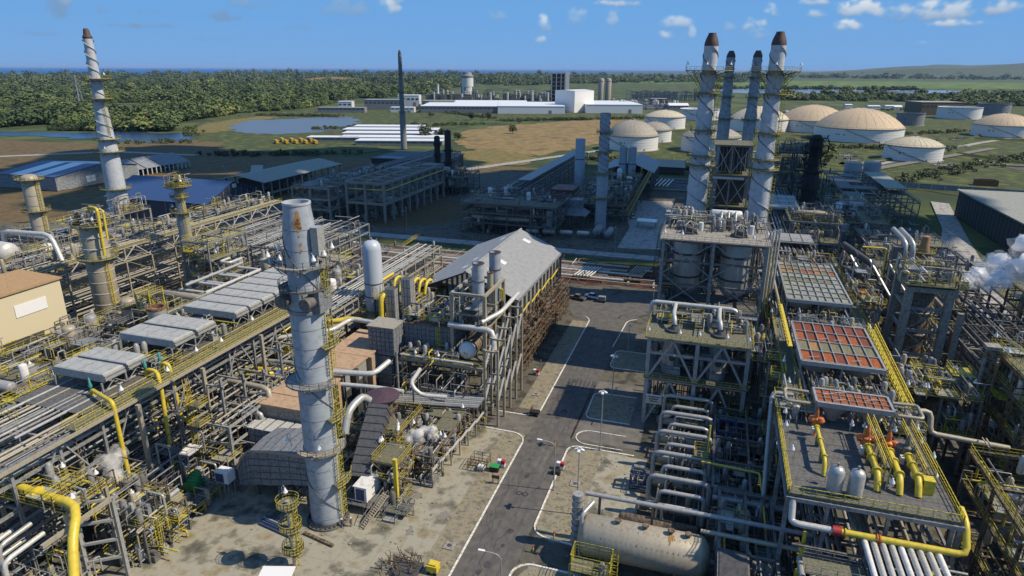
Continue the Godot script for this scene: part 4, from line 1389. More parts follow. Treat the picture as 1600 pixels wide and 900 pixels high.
func shade_cooler(label: String, x0: float, z0: float, x1: float, z1: float, y: float, bays: int) -> Node3D:
	# the grey coolers of the west rack: a row of roof boxes on one steel frame
	var t := thing("air_cooler_bank", label, "air cooler", V((x0 + x1) * 0.5, y - 3.2, (z0 + z1) * 0.5), "grey air cooler banks on the west rack")
	var zs := line(z0, z1, bays)
	for i in bays:
		var za: float = zs[i] + (zs[i + 1] - zs[i]) * 0.07
		var zb: float = zs[i + 1] - (zs[i + 1] - zs[i]) * 0.07
		var g := Geo.new()
		# box with a chamfered top edge
		var b := [V(x0, y - 1.5, za), V(x1, y - 1.5, za), V(x1, y - 1.5, zb), V(x0, y - 1.5, zb)]
		var c := [V(x0, y - 0.15, za), V(x1, y - 0.15, za), V(x1, y - 0.15, zb), V(x0, y - 0.15, zb)]
		var d := [V(x0 + 0.25, y, za + 0.2), V(x1 - 0.25, y, za + 0.2), V(x1 - 0.25, y, zb - 0.2), V(x0 + 0.25, y, zb - 0.2)]
		var outs := [V(0, 0, -1), V(1, 0, 0), V(0, 0, 1), V(-1, 0, 0)]
		for k in 4:
			g.quad(b[k], b[(k + 1) % 4], c[(k + 1) % 4], c[k], outs[k])
			g.quad(c[k], c[(k + 1) % 4], d[(k + 1) % 4], d[k], outs[k] + V(0, 1, 0))
		g.quad(d[0], d[1], d[2], d[3], Vector3.UP)
		g.quad(b[0], b[1], b[2], b[3], Vector3.DOWN)
		solid(t, "roof_box", g, M.cooler_roof)
		for k in range(1, 4):
			var xm := lerpf(x0, x1, k / 4.0)
			bar(t, "seam", V(xm, y + 0.02, za + 0.2), V(xm, y + 0.02, zb - 0.2), 0.07, M.steel)
		span(t, "pipe_header", V(x1 + 0.02, y - 1.2, za), V(x1 + 0.4, y - 0.8, zb), M.galvanised)
		span(t, "pipe_header", V(x1 + 0.02, y - 0.6, za), V(x1 + 0.3, y - 0.35, zb), M.cladding)
		var hood := Geo.new()
		hood.lathe(V((x0 + x1) * 0.5, y - 3.0, (za + zb) * 0.5), P2([1.7, 0, 1.75, 0.7, 2.0, 1.5]), 16)
		solid(t, "fan_ring", hood, M.dark_steel)
	for z in zs:
		for x in [x0 + 0.3, x1 - 0.3]:
			span(t, "leg", V(x - 0.14, y - 3.2, z - 0.14), V(x + 0.14, y - 1.5, z + 0.14), M.steel)
	for i in bays:
		bar(t, "brace", V(x1 - 0.1, y - 3.1, zs[i] + 0.2), V(x1 - 0.1, y - 1.6, (zs[i] + zs[i + 1]) * 0.5), 0.12, M.galvanised)
		bar(t, "brace", V(x1 - 0.1, y - 3.1, zs[i + 1] - 0.2), V(x1 - 0.1, y - 1.6, (zs[i] + zs[i + 1]) * 0.5), 0.12, M.galvanised)
	return t

func strakes(t: Node3D, c: Vector3, prof: Array, y0: float, y1: float, turns: float, n: int, m: Material, w := 0.3) -> void:
	# helical fins around a stack
	for s in n:
		var g := Geo.new()
		var k := int(turns * 22) + 2
		var prev: Array = []
		for i in k + 1:
			var f := float(i) / k
			var y := lerpf(y0, y1, f)
			var r := rad(prof, y)
			var a := TAU * (f * turns + float(s) / n)
			var d := V(cos(a), 0, sin(a))
			var cur := [c + d * (r - 0.03) + V(0, y, 0), c + d * (r + w) + V(0, y, 0), c + d * (r + w) + V(0, y + 0.16, 0), c + d * (r - 0.03) + V(0, y + 0.16, 0)]
			if i > 0:
				g.quad(prev[0], prev[1], cur[1], cur[0], Vector3.DOWN)
				g.quad(prev[1], prev[2], cur[2], cur[1], d)
				g.quad(prev[3], prev[2], cur[2], cur[3], Vector3.UP)
			prev = cur
		solid(t, "strake", g, m)

func rad(prof: Array, y: float) -> float:
	for i in prof.size() - 1:
		if y >= prof[i].y and y <= prof[i + 1].y and prof[i + 1].y > prof[i].y:
			return lerpf(prof[i].x, prof[i + 1].x, (y - prof[i].y) / (prof[i + 1].y - prof[i].y))
	return prof[-1].x

# ---------------------------------------------------------------- units in the cloud's shade

func shed_roof(t: Node3D, called: String, x0: float, x1: float, z0: float, z1: float, ye: float, yr: float, xr: float, m: Material, over := 0.6) -> void:
	# two slopes, the ridge along z at xr, with some thickness
	for s in [[x0 - over, xr], [x1 + over, xr]]:
		var g := Geo.new()
		var a := V(s[0], ye, z0)
		var b := V(s[1], yr, z0)
		var c := V(s[1], yr, z1)
		var d := V(s[0], ye, z1)
		var th := V(0, -0.3, 0)
		g.quad(a, b, c, d, Vector3.UP)
		g.quad(a + th, b + th, c + th, d + th, Vector3.DOWN)
		g.quad(a, d, d + th, a + th, V(signf(s[0] - xr), 0, 0))
		g.quad(a, b, b + th, a + th, V(0, 0, signf(z0 - z1)))
		g.quad(d, c, c + th, d + th, V(0, 0, signf(z1 - z0)))
		solid(t, called, g, m)

func stack(called: String, label: String, at: Vector3, prof: Array, m: Material, str_from := 0.0, turns := 5.0, cap: Material = null, rings := [], yel := true, fins := 3) -> Node3D:
	var t := thing(called, label, "chimney stack", at)
	lathe(t, "shaft", at, prof, m, 24)
	var top: float = prof[-1].y
	var rt: float = prof[-1].x
	if cap:
		lathe(t, "cap", at, P2([rt + 0.06, top - 0.2, rt + 0.02, top + 0.5, rt * 0.86, top + 1.6, rt * 0.56, top + 3.0, rt * 0.54, top + 3.3, rt * 0.45, top + 3.3, rt * 0.4, top + 1.0]), cap, 20)
	else:
		lathe(t, "rim", at, P2([rt, top - 0.1, rt + 0.12, top, rt - 0.25, top, rt - 0.3, top - 3.0]), M.mid_steel, 24)
	if turns > 0:
		strakes(t, at, prof, str_from, top - 0.6, turns, fins, M.strake, 0.2)
		strakes(t, at + V(0, 0.16, 0), prof, str_from, top - 0.8, turns, fins - 1, m, 0.3)
	for r in rings:
		var rr := rad(prof, r)
		lathe(t, "flange", at, P2([rr, r - 0.25, rr + 0.2, r - 0.2, rr + 0.2, r + 0.2, rr, r + 0.25]), M.mid_steel, 24)
		if yel:
			ring_deck(t, at + V(0, r, 0), rr + 0.1, rr + 1.5)
	return t

func midground() -> void:
	# --- sheds on the far left
	var t := thing("striped_shed", "grey shed whose blue roof has broad white stripes", "shed", V(-392, 0, -315))
	span(t, "wall", V(-418, 0, -345), V(-372, 8.3, -286), M.wall_grey)
	var g := Geo.new()
	g.face([V(-371.9, 8.3, -286), V(-371.9, 12.1, -315), V(-371.9, 8.3, -345)], V(1, 0, 0))
	solid(t, "gable", g, M.wall_grey)
	for i in 9:
		var xa := -418.0 + i * 5.2
		g = Geo.new()
		g.quad(V(xa, 8.35, -285.4), V(xa + 5.2, 8.35, -285.4), V(xa + 5.2, 12.25, -315), V(xa, 12.25, -315), Vector3.UP)
		g.quad(V(xa, 8.35, -345.6), V(xa + 5.2, 8.35, -345.6), V(xa + 5.2, 12.25, -315), V(xa, 12.25, -315), Vector3.UP)
		solid(t, "roof_panel", g, M.white_clean if i in [2, 3, 5, 6] else M.roof_blue)
	for i in 2:
		for j in 2:
			span(t, "window", V(-371.95, 2.2 + j * 2.0, -309 - i * 3.4), V(-371.8, 4.0 + j * 2.0, -306 - i * 3.4), M.white)
	t = thing("long_shed", "long grey lean-to building with dark openings along its foot", "shed", V(-380, 0, -354))
	g = Geo.new()
	g.quad(V(-372, 4.4, -318), V(-372, 4.4, -392), V(-386, 10.4, -392), V(-386, 10.4, -318), Vector3.UP)
	solid(t, "roof", g, M.wall_grey)
	span(t, "wall", V(-386.5, 0, -392), V(-385.9, 10.3, -318), M.wall_dark)
	for i in 20:
		span(t, "pillar", V(-372.8, 0, -392 + i * 3.85), V(-372.2, 4.3, -391.2 + i * 3.85), M.cladding_pale)
	for z in [-366, -352]:
		bar(t, "roof_gap", V(-372, 4.5, z), V(-386, 10.5, z), 0.9, M.black, 0.1)
	t = thing("small_blue_roof", "small light blue roof behind the rusty column top", "shed", V(-258, 0, -205))
	span(t, "wall", V(-268, 0, -212), V(-250, 4.5, -198), M.wall_grey)
	span(t, "roof", V(-269, 4.5, -213), V(-249, 4.9, -197), mat("light_blue", Color(0.16, 0.28, 0.45), 0.5))
	t = thing("blue_shed", "large shed with a deep blue roof and navy gable wall", "shed", V(-251, 0, -258))
	span(t, "wall", V(-281, 0, -275), V(-222, 10.6, -240), M.wall_blue)
	g = Geo.new()
	g.face([V(-221.98, 10.6, -240), V(-221.98, 18.0, -258), V(-221.98, 10.6, -275.5)], V(1, 0, 0))
	solid(t, "gable", g, M.wall_blue)
	for z in [-239.0, -276.5]:
		g = Geo.new()
		g.quad(V(-282, 10.6, z), V(-221.2, 10.6, z), V(-221.2, 18.3, -258), V(-282, 18.3, -258), Vector3.UP)
		g.quad(V(-221.2, 10.6, z), V(-221.2, 10.3, z), V(-221.2, 18.0, -258), V(-221.2, 18.3, -258), V(1, 0, 0))
		solid(t, "roof", g, M.roof_blue)
	for i in 8:
		var z := -243.0 - i * 4.2
		span(t, "wall_rib", V(-222, 0, z - 0.12), V(-221.8, 18.0 - absf(z + 258) * 0.42, z + 0.12), M.wall_grey)
	for i in 4:
		span(t, "wall_rib", V(-270 + i * 12, 0, -240), V(-269.7 + i * 12, 10.4, -239.8), M.wall_grey)
	box(t, "sign_plate", V(-221.9, 16.0, -259.5), V(0.2, 1.8, 2.6), M.white)
	t = thing("open_shed", "long open sided shed with a pale grey green roof", "shed", V(-255, 0, -343))
	shed_roof(t, "roof", -271, -239.5, -303, -384, 9.6, 12.6, -256, M.roof_green_grey, 0.8)
	for i in 12:
		for x in [-270.5, -240.0]:
			span(t, "column", V(x - 0.3, 0, -303.6 - i * 7.25), V(x + 0.3, 9.6, -303.0 - i * 7.25), M.concrete_post)
	span(t, "wall", V(-262, 0, -382), V(-261.5, 9.4, -310), M.wall_grey)
	span(t, "low_wall", V(-240.3, 2.2, -352), V(-239.9, 3.4, -303), M.concrete_post)
	clutter(t, -260, -380, -243, -306, 0, 4, 40, 0.05, 1)
	t = thing("gazebo", "small white pyramid tent on the grey yard", "tent", V(-161, 0, -193))
	g = Geo.new()
	for i in 4:
		var a := Vector3(3, 2.6, 3).rotated(Vector3.UP, i * PI / 2)
		var b := Vector3(3, 2.6, 3).rotated(Vector3.UP, (i + 1) * PI / 2)
		g.face([t.position + a, t.position + b, t.position + V(0, 4.4, 0)], (a + b).normalized() + Vector3.UP)
	solid(t, "canopy", g, M.white_clean)
	for x in [-2.8, 2.8]:
		for z in [-2.8, 2.8]:
			rod(t, "pole", t.position + V(x, 0, z), t.position + V(x, 2.6, z), 0.07, M.steel)
	span(t, "side_curtain", t.position + V(-2.7, 0.2, -2.75), t.position + V(2.7, 2.2, -2.65), M.wall_blue)

	# --- concrete racks left of the middle
	t = thing("concrete_rack", "wide concrete pipe rack with a dark blue grid top, left of the pair", "pipe rack", V(-183, 0, -300), "")
	block(t, -194, -266, -174, -338, [6.0, 11.0, 16.4], 2, 9, {"frame": M.concrete_post, "w": 0.8, "fill": 0.75, "floor": M.mid_steel, "railm": M.steel, "clutter": 60, "yellow": 0.03, "tone": 1, "top": 40, "top_h": 2})
	t = thing("concrete_rack", "tall concrete frame of slender columns with a yellow pipe, right of the pair", "pipe rack", V(-158, 0, -306), "")
	block(t, -168, -272, -148, -342, [9.5, 19.2], 2, 8, {"frame": M.concrete_post, "w": 1.0, "fill": 0.35, "floor": M.mid_steel, "rails": false, "brace": false, "clutter": 50, "yellow": 0.03, "tone": 1})
	pipe(t, "pipe", [V(-167.5, 15.5, -273), V(-147.3, 15.5, -273), V(-147.3, 15.8, -344)], 0.3, M.yellow)
	t = thing("pipe_gallery", "long dark pipe gallery running away behind the concrete racks", "pipe rack", V(-183, 0, -390))
	rack(t, -196, -176, -344, -440, 12, [6.0, 10.0, 14.0], 12, M.mid_steel, [M.mid_steel, M.dark_steel, M.steel], 0.5)
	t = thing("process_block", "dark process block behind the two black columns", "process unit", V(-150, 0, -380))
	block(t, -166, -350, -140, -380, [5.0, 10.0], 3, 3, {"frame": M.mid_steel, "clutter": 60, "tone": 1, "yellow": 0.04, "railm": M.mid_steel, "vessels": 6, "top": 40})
	t = thing("flat_roof_hall", "dark flat roofed hall with a pale strip behind the concrete racks", "building", V(-212, 0, -440))
	span(t, "wall", V(-240, 0, -470), V(-186, 8, -425), M.wall_dark)
	span(t, "roof", V(-241, 8, -471), V(-185, 8.5, -424), M.wall_blue)
	span(t, "skylight", V(-236, 8.5, -436), V(-212, 8.8, -426), M.wall_grey)
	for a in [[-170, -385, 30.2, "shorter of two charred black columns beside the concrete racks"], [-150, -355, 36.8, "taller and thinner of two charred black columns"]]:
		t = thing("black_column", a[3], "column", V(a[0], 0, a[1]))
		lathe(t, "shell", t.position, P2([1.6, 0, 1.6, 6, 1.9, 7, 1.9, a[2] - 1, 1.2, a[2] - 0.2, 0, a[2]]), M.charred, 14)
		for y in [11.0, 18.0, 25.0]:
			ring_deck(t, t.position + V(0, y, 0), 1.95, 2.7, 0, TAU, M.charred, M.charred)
	t = thing("grey_drum", "grey horizontal drum with a domed end near the black columns", "drum", V(-152, 0, -346))
	drum(t, V(-154, 15, -346), V(-146, 15, -346), 2.0, M.vessel_grey)
	for z in [-343, -349]:
		span(t, "leg", V(-152, 0, z - 0.3), V(-151.4, 13.5, z + 0.3), M.mid_steel)

	# thin twisted flare far left of centre, tall spiral stack of the shaded unit
	stack("flare_stack", "thin spiral banded stack rising alone above the far sheds", V(-276, 0, -550), P2([2.9, 0, 2.7, 30, 2.1, 36, 1.4, 82]), M.steel, 36, 8, M.cap_brown, [33.0, 50.0, 66.0])
	stack("spiral_stack", "blue grey spiral stack standing in the shaded unit", V(-47.7, 0, -287), P2([2.5, 0, 2.5, 26, 2.2, 28, 2.1, 52.4]), M.stack_blue, 27, 3.5, null, [15.8, 26.7, 36.0, 44.4])
	t = thing("blue_column", "plain blue grey column left of the shaded spiral stack", "column", V(-77, 0, -380))
	lathe(t, "shell", t.position, P2([2.9, 0, 2.9, 31.5, 2.6, 32, 0, 32.3]), M.stack_blue, 22)
	lathe(t, "band", t.position, P2([2.9, 20.0, 3.05, 20.1, 3.05, 20.5, 2.9, 20.6]), M.mid_steel, 22)
	# shaded middle unit
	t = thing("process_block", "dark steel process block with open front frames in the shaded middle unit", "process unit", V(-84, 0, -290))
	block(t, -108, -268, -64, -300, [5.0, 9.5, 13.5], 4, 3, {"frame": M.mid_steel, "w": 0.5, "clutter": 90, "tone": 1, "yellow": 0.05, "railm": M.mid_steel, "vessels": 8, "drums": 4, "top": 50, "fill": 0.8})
	t = thing("covered_gallery", "long covered gallery with a blue grey roof in the shaded unit", "pipe rack", V(-94, 0, -370))
	rack(t, -101, -90, -302, -470, 12, [6.0, 10.0, 13.5], 9, M.mid_steel, [M.mid_steel, M.dark_steel, M.steel], 0.4)
	span(t, "roof_sheet", V(-100, 14.3, -470), V(-93, 14.6, -330), M.roof_grey)
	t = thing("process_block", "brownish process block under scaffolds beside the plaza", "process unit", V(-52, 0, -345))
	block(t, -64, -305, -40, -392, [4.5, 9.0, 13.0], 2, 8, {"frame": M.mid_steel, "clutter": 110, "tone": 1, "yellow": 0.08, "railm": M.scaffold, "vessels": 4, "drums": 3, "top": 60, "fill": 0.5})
	t = thing("red_brown_heater", "dull red brown heater box in the shaded unit", "heater", V(-68, 0, -330))
	span(t, "casing", V(-84, 0, -342), V(-64, 8.5, -318), M.red_brown)
	span(t, "arch", V(-80, 8.5, -338), V(-68, 12.0, -322), M.red_brown)
	for i in 6:
		span(t, "stiffener", V(-84 + i * 4, 0, -317.9), V(-83.6 + i * 4, 8.4, -317.6), M.dark_steel)
	t = thing("hooded_shelter", "grey pyramid hood on a blue grey box, left of the spiral stack's foot", "shelter", V(-63, 0, -292))
	span(t, "casing", V(-66, 8.4, -300), V(-58, 12.6, -294), M.wall_grey)
	g = Geo.new()
	for s in [[V(-69, 6, -290), V(-55, 6, -290)], [V(-55, 6, -290), V(-55, 6, -302)], [V(-55, 6, -302), V(-69, 6, -302)], [V(-69, 6, -302), V(-69, 6, -290)]]:
		var a: Vector3 = s[0]
		var b: Vector3 = s[1]
		g.quad(a, b, V(-62, 9.4, -297) + (b - V(-62, 6, -296)) * 0.3, V(-62, 9.4, -297) + (a - V(-62, 6, -296)) * 0.3, ((a + b) * 0.5 - V(-62, 0, -296)).normalized() + Vector3.UP)
	solid(t, "hood", g, M.wall_grey)
	for x in [-68, -56]:
		for z in [-291, -301]:
			span(t, "leg", V(x - 0.2, 0, z - 0.2), V(x + 0.2, 6, z + 0.2), M.mid_steel)
	for i in 4:
		t = thing("small_drum", "small white horizontal drum in the row at the shaded unit's front, %s from the west" % ["first", "second", "third", "fourth"][i], "drum", V(-76 + i * 7.5, 0, -272 - i), "white drums in a row")
		drum(t, V(-78 + i * 7.5, 1.9, -272.0 - i), V(-73 + i * 7.5, 1.9, -272.0 - i), 0.95, M.cladding_pale)
	t = thing("round_drum", "pair of grey ended drums right of the shaded spiral stack", "drum", V(-44, 0, -276))
	drum(t, V(-47, 3.2, -282), V(-47, 3.2, -274), 1.8, M.vessel_grey)
	drum(t, V(-42, 2.6, -282), V(-42, 2.6, -273), 1.5, M.vessel_grey)
	t = thing("canopy", "low white flat canopy beside the far plaza", "canopy", V(-28, 0, -304))
	span(t, "roof", V(-33, 3.2, -306), V(-24, 3.6, -300), M.white_clean)
	for x in [-32.5, -24.5]:
		for z in [-305.5, -300.5]:
			span(t, "post", V(x - 0.12, 0, z - 0.12), V(x + 0.12, 3.2, z + 0.12), M.steel)
	# gabled roof and twin ducts
	t = thing("gabled_shed", "gabled grey roof shed on high legs with two fat blue ducts", "shed", V(-50, 0, -400))
	shed_roof(t, "roof", -65, -35, -384, -432, 13.6, 19.0, -47, M.roof_grey, 0.8)
	for z in [-385, -400, -416, -431]:
		for x in [-64.5, -50, -35.5]:
			span(t, "column", V(x - 0.35, 0, z - 0.35), V(x + 0.35, 13.6, z + 0.35), M.mid_steel)
	span(t, "wall", V(-36, 4, -430), V(-35.6, 13.5, -386), M.wall_dark)
	span(t, "wall", V(-64, 2, -431), V(-37, 13.0, -430.6), M.wall_dark)
	for x in [-51.8, -46.6]:
		t = thing("duct_cylinder", "blue grey duct cylinder before the gabled roof, %s of the two" % ("west one" if x < -50 else "east one"), "duct", V(x, 0, -380))
		lathe(t, "shell", t.position, P2([2.3, 10, 2.3, 28, 1.9, 28.3, 1.9, 24]), M.stack_blue, 16)
		lathe(t, "flange", t.position, P2([2.35, 18.5, 2.6, 18.6, 2.6, 19.0, 2.35, 19.1]), M.mid_steel, 16)
		for k in 3:
			var d := V(cos(k * 2.1) * 1.9, 0, sin(k * 2.1) * 1.9)
			rod(t, "leg", t.position + d, t.position + d + V(0, 10.2, 0), 0.25, M.mid_steel)
	t = thing("ball_vessel", "small pale green round vessel under the gabled roof", "vessel", V(-46, 0, -366))
	lathe(t, "shell", t.position + V(0, 11.6, 0), P2([0, -2.4, 1.2, -2.1, 2.1, -1.2, 2.4, 0, 2.1, 1.2, 1.2, 2.1, 0, 2.4]), M.cladding_pale, 16)
	rod(t, "support_post", t.position, t.position + V(0, 9.4, 0), 0.5, M.mid_steel)
	t = thing("inclined_conveyor", "yellowish inclined gangway climbing beside the plaza", "conveyor", V(-38, 0, -350))
	bar(t, "truss", V(-39, 3, -310), V(-36, 14, -384), 2.0, M.scaffold, 0.5)
	g = Geo.new()
	rail_geo(g, [V(-40, 3.2, -310), V(-37, 14.2, -384)], 1.2, 0.12)
	rail_geo(g, [V(-38, 3.2, -310), V(-35, 14.2, -384)], 1.2, 0.12)
	solid(t, "handrail", g, M.yellow_rail)
	for z in [-320.0, -340.0, -362.0]:
		span(t, "leg", V(-38.4, 0, z), V(-37.8, 3 + (-310 - z) * 0.148, z + 0.6), M.mid_steel)
	t = thing("low_long_shed", "long low beige grey roofed shed below the half hidden tank", "shed", V(-32, 0, -482))
	span(t, "wall", V(-42, 0, -489), V(-21.5, 4.6, -478), M.wall_dark)
	g = Geo.new()
	g.quad(V(-43, 4.6, -477), V(-21, 4.6, -477), V(-21, 8.2, -490), V(-43, 8.2, -490), Vector3.UP)
	solid(t, "roof", g, M.tank_dome_grey)
	t = thing("pipe_sleepers", "parallel pipes lying low before the beige roofed shed", "pipe rack", V(-25, 0, -440))
	for i in 9:
		rod(t, "pipe", V(-40, 0.8, -405 - i * 5.5), V(-4, 0.8, -405 - i * 5.5), 0.5, pick([M.mid_steel, M.cladding_beige, M.steel]))
	for i in 5:
		rod(t, "pipe", V(-38 + i * 2.4, 1.6, -412), V(-36 + i * 2.4, 1.6, -440), 0.45, M.cladding_pale)

	# --- tall white stacks with the dark tower between
	for a in [[-4.9, -207, "left one of the two tallest white stacks", 0.0], [13.0, -204, "right one of the two tallest white stacks", 0.5]]:
		var pr := P2([3.0, 26, 2.95, 44, 2.4, 47.5, 1.95, 76.8])
		t = stack("tall_stack", a[2] + " with a yellow gallery and brown cap", V(a[0], 0, a[1]), pr, M.stack_white, 30, 4.2, M.cap_brown, [42.8, 45.6, 53.0, 63.7], true, 2)
		t.set_meta("group", "tall white stacks with spiral strakes")
		ring_deck(t, t.position + V(0, 69.9, 0), 2.1, 6.6)
		for k in 8:
			var d := V(cos(k * PI / 4), 0, sin(k * PI / 4))
			bar(t, "bracket", t.position + d * 2.2 + V(0, 65.0, 0), t.position + d * 6.4 + V(0, 69.8, 0), 0.16, M.yellow_rail)
		ladder(t, t.position + V(2.9, 28, 1.0), 42, V(0.9, 0, 0.3).normalized())
		ladder(t, t.position + V(2.6, 46, 1.0), 69.5, V(0.9, 0, 0.3).normalized())
		lamps(t, [t.position + V(6.4, 70, 0), t.position + V(-6.4, 70, 1), t.position + V(0, 70, 6.4)])
		span(t, "plinth", V(a[0] - 4, 0, a[1] - 4), V(a[0] + 4, 26, a[1] + 4), M.wall_dark)
	for a in [[1.5, -402, "left one of two slimmer spiral stacks further back"], [15.4, -398, "right one of two slimmer spiral stacks further back"]]:
		t = stack("rear_stack", a[2], V(a[0], 0, a[1]), P2([3.6, 0, 3.4, 46, 2.7, 50, 2.4, 77.0]), M.stack_dull, 50, 3.2, M.cap_brown, [44.0, 56.0, 66.5], true, 2)
		t.set_meta("group", "slimmer spiral stacks behind the tall pair")
	t = thing("heater_tower", "dark boxy tower with crossed pale braces between the tall white stacks", "heater", V(4.5, 0, -234))
	for i in 3:
		var ya := [5.0, 28.0, 38.5][i] as float
		var yb := [26.5, 36.5, 46.5][i] as float
		span(t, "casing", V(0.6, ya, -241), V(9.4, yb, -228), M.wall_dark)
	for y in [27.0, 37.4, 47.0]:
		deck(t, -1.5, -243, 11, -225.5, y, M.grating)
		rail(t, loop(-1.5, -243, 11, -225.5, y), M.yellow_rail)
		beams(t, [-0.6, 4.5, 10.4], [-242, -226.4], y - 0.1, 0.5, M.steel)
	posts(t, [-0.6, 4.5, 10.4], [-242, -226.4], 0, 47, 0.5, M.steel)
	for i in 2:
		var ya := [27.4, 37.8][i] as float
		brace(t, V(-0.4, ya, -226.0), V(4.4, ya + 9.0, -226.0), 0.22, M.galvanised)
		brace(t, V(4.7, ya, -226.0), V(10.2, ya + 9.0, -226.0), 0.22, M.galvanised)
	brace(t, V(-0.4, 14, -226.0), V(10.2, 26, -226.0), 0.22, M.galvanised)
	rod(t, "overhead_pipe", V(-1, 36.3, -225.9), V(9, 36.3, -225.9), 0.5, M.cladding_pale)
	for i in 8:
		rod(t, "tube", V(0.4 + i * 1.2, 38, -227.6), V(0.4 + i * 1.2, 46, -227.6), 0.12, M.steel)
	t = thing("process_block", "grid of dark pipework around the feet of the slimmer stacks", "process unit", V(8, 0, -370))
	block(t, -4, -330, 26, -412, [6.0, 12.0, 18.0], 3, 6, {"frame": M.mid_steel, "clutter": 80, "tone": 1, "yellow": 0.06, "railm": M.mid_steel, "vessels": 5, "top": 60})

	# --- shaded units east of the stacks
	t = thing("flat_cooler_rack", "pipe rack topped by blue grey flat panels, right of the tall stacks", "pipe rack", V(25, 0, -250))
	rack(t, 17.5, 32.5, -204, -330, 9, [7.0, 12.0, 17.0], 12, M.mid_steel, [M.mid_steel, M.steel, M.dark_steel], 0.35)
	for i in 3:
		for j in 4:
			span(t, "cooler_panel", V(18.2 + j * 3.5, 20.2, -292 + i * 9), V(21.5 + j * 3.5, 20.6, -284 + i * 9), M.roof_grey)
	posts(t, [18.2, 31.8], [-292, -283, -274, -266], 17, 20.2, 0.35, M.steel)
	rod(t, "pipe_header", V(18.5, 21, -262), V(31, 21, -262), 0.9, M.cladding_pale)
	t = thing("panel_platform", "small raised platform with four grey blue panels before the stacks' rack", "platform", V(25, 0, -221))
	for j in 4:
		span(t, "panel", V(18.4 + j * 3.3, 19.0, -226), V(21.4 + j * 3.3, 19.3, -215), M.roof_grey)
	for z in [-226.2, -220.5, -214.8]:
		bar(t, "beam", V(18, 18.9, z), V(32.2, 18.9, z), 0.3, M.cladding_pale)
	posts(t, [18, 32.2], [-226.2, -214.8], 12, 18.8, 0.35, M.steel)
	rail(t, loop(17.8, -226.4, 32.4, -214.6, 19.3), M.steel)
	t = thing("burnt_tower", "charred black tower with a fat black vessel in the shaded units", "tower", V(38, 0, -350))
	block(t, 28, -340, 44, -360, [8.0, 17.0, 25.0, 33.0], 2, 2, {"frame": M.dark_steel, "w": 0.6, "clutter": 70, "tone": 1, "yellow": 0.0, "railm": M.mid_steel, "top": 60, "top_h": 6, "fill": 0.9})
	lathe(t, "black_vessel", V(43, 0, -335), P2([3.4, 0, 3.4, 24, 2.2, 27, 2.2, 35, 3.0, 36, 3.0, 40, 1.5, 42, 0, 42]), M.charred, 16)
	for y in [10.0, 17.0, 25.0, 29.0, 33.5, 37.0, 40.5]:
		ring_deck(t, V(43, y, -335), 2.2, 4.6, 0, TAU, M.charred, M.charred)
	var ch := Geo.new()
	for i in 160:
		var p := V(43 + rng.randfn() * 2.6, rng.randf_range(8, 41), -335 + rng.randfn() * 2.6)
		ch.bar(p, p + V(rng.randfn(), rng.randfn() * 2.0, rng.randfn()), rng.randf_range(0.2, 0.6))
	stuff(t, "charred_pipework", ch, M.charred)
	t = thing("braced_tower", "shaded concrete frame with crossed braces and a railed top", "frame", V(34, 0, -246))
	block(t, 26, -236, 42, -256, [7.0, 14.5, 21.5], 2, 2, {"frame": M.steel, "w": 0.5, "clutter": 40, "tone": 1, "yellow": 0.25, "top": 50, "vessels": 3, "drums": 2})
	for i in 3:
		brace(t, V(26, i * 7.2, -235.6), V(34, i * 7.2 + 7, -235.6), 0.2, M.steel)
	t = thing("process_block", "brownish pipework block behind the braced frame", "process unit", V(58, 0, -285))
	block(t, 46, -262, 62, -310, [6.0, 12.0, 17.0], 2, 4, {"frame": M.mid_steel, "clutter": 80, "tone": 1, "yellow": 0.1, "vessels": 6, "drums": 3, "top": 60})
	t = thing("grid_rack", "wide dark rack with a grid top beside the yellow grass field", "pipe rack", V(82, 0, -400))
	block(t, 62, -342, 92, -440, [6.0, 12.0], 4, 9, {"frame": M.mid_steel, "clutter": 70, "tone": 1, "yellow": 0.06, "railm": M.mid_steel, "fill": 0.3, "floor": M.dark_steel})
	span(t, "roof_slab", V(82, 14.2, -424), V(92, 14.6, -366), M.roof_green_grey)
	posts(t, [83, 91], [-422, -395, -368], 12, 14.2, 0.3, M.steel)
	for a in [[84, -468, "left one of two short grey silos by the grass"], [96, -474, "right one of two short grey silos by the grass"]]:
		t = thing("grey_silo", a[2], "silo", V(a[0], 0, a[1]), "short grey silos")
		lathe(t, "shell", t.position, P2([5.2, 0, 5.2, 13.5, 4.6, 14.4, 0, 15]), M.vessel_grey, 22)
		lathe(t, "band", t.position, P2([5.25, 8, 5.4, 8.1, 5.4, 8.4, 5.25, 8.5]), M.steel, 22)
	t = thing("process_block", "big shaded steel unit of many decks west of the grey green warehouse", "process unit", V(62, 0, -235))
	block(t, 50, -206, 74, -256, [6.0, 11.0, 16.0], 3, 5, {"frame": M.mid_steel, "clutter": 110, "tone": 1, "yellow": 0.14, "railm": M.steel, "vessels": 8, "drums": 4, "top": 60, "lamps": 8, "fill": 0.75})
	t = thing("grey_warehouse", "large warehouse with a flat olive grey roof at the right edge", "warehouse", V(146, 0, -340))
	span(t, "wall", V(119, 0, -382), V(190, 12.6, -290), M.wall_dark)
	span(t, "roof", V(118, 12.6, -383), V(191, 13.2, -289), M.roof_green_grey)
	for i in 22:
		span(t, "wall_rib", V(118.7, 0, -381 + i * 4.1), V(119, 12.5, -380.7 + i * 4.1), M.mid_steel)
	span(t, "roof_hatch", V(138, 13.2, -330), V(141, 14.0, -327), M.wall_dark)
	for a in [[-226, -432, 7], [-140, -275, 5], [-28, -300, 0]]:
		pass
	# the long sleeper way of bare pipes in red earth
	t = thing("sleeper_pipeway", "ground level pipeway of many pipes lying in red brown earth", "pipeway", V(-76, 0, -224))
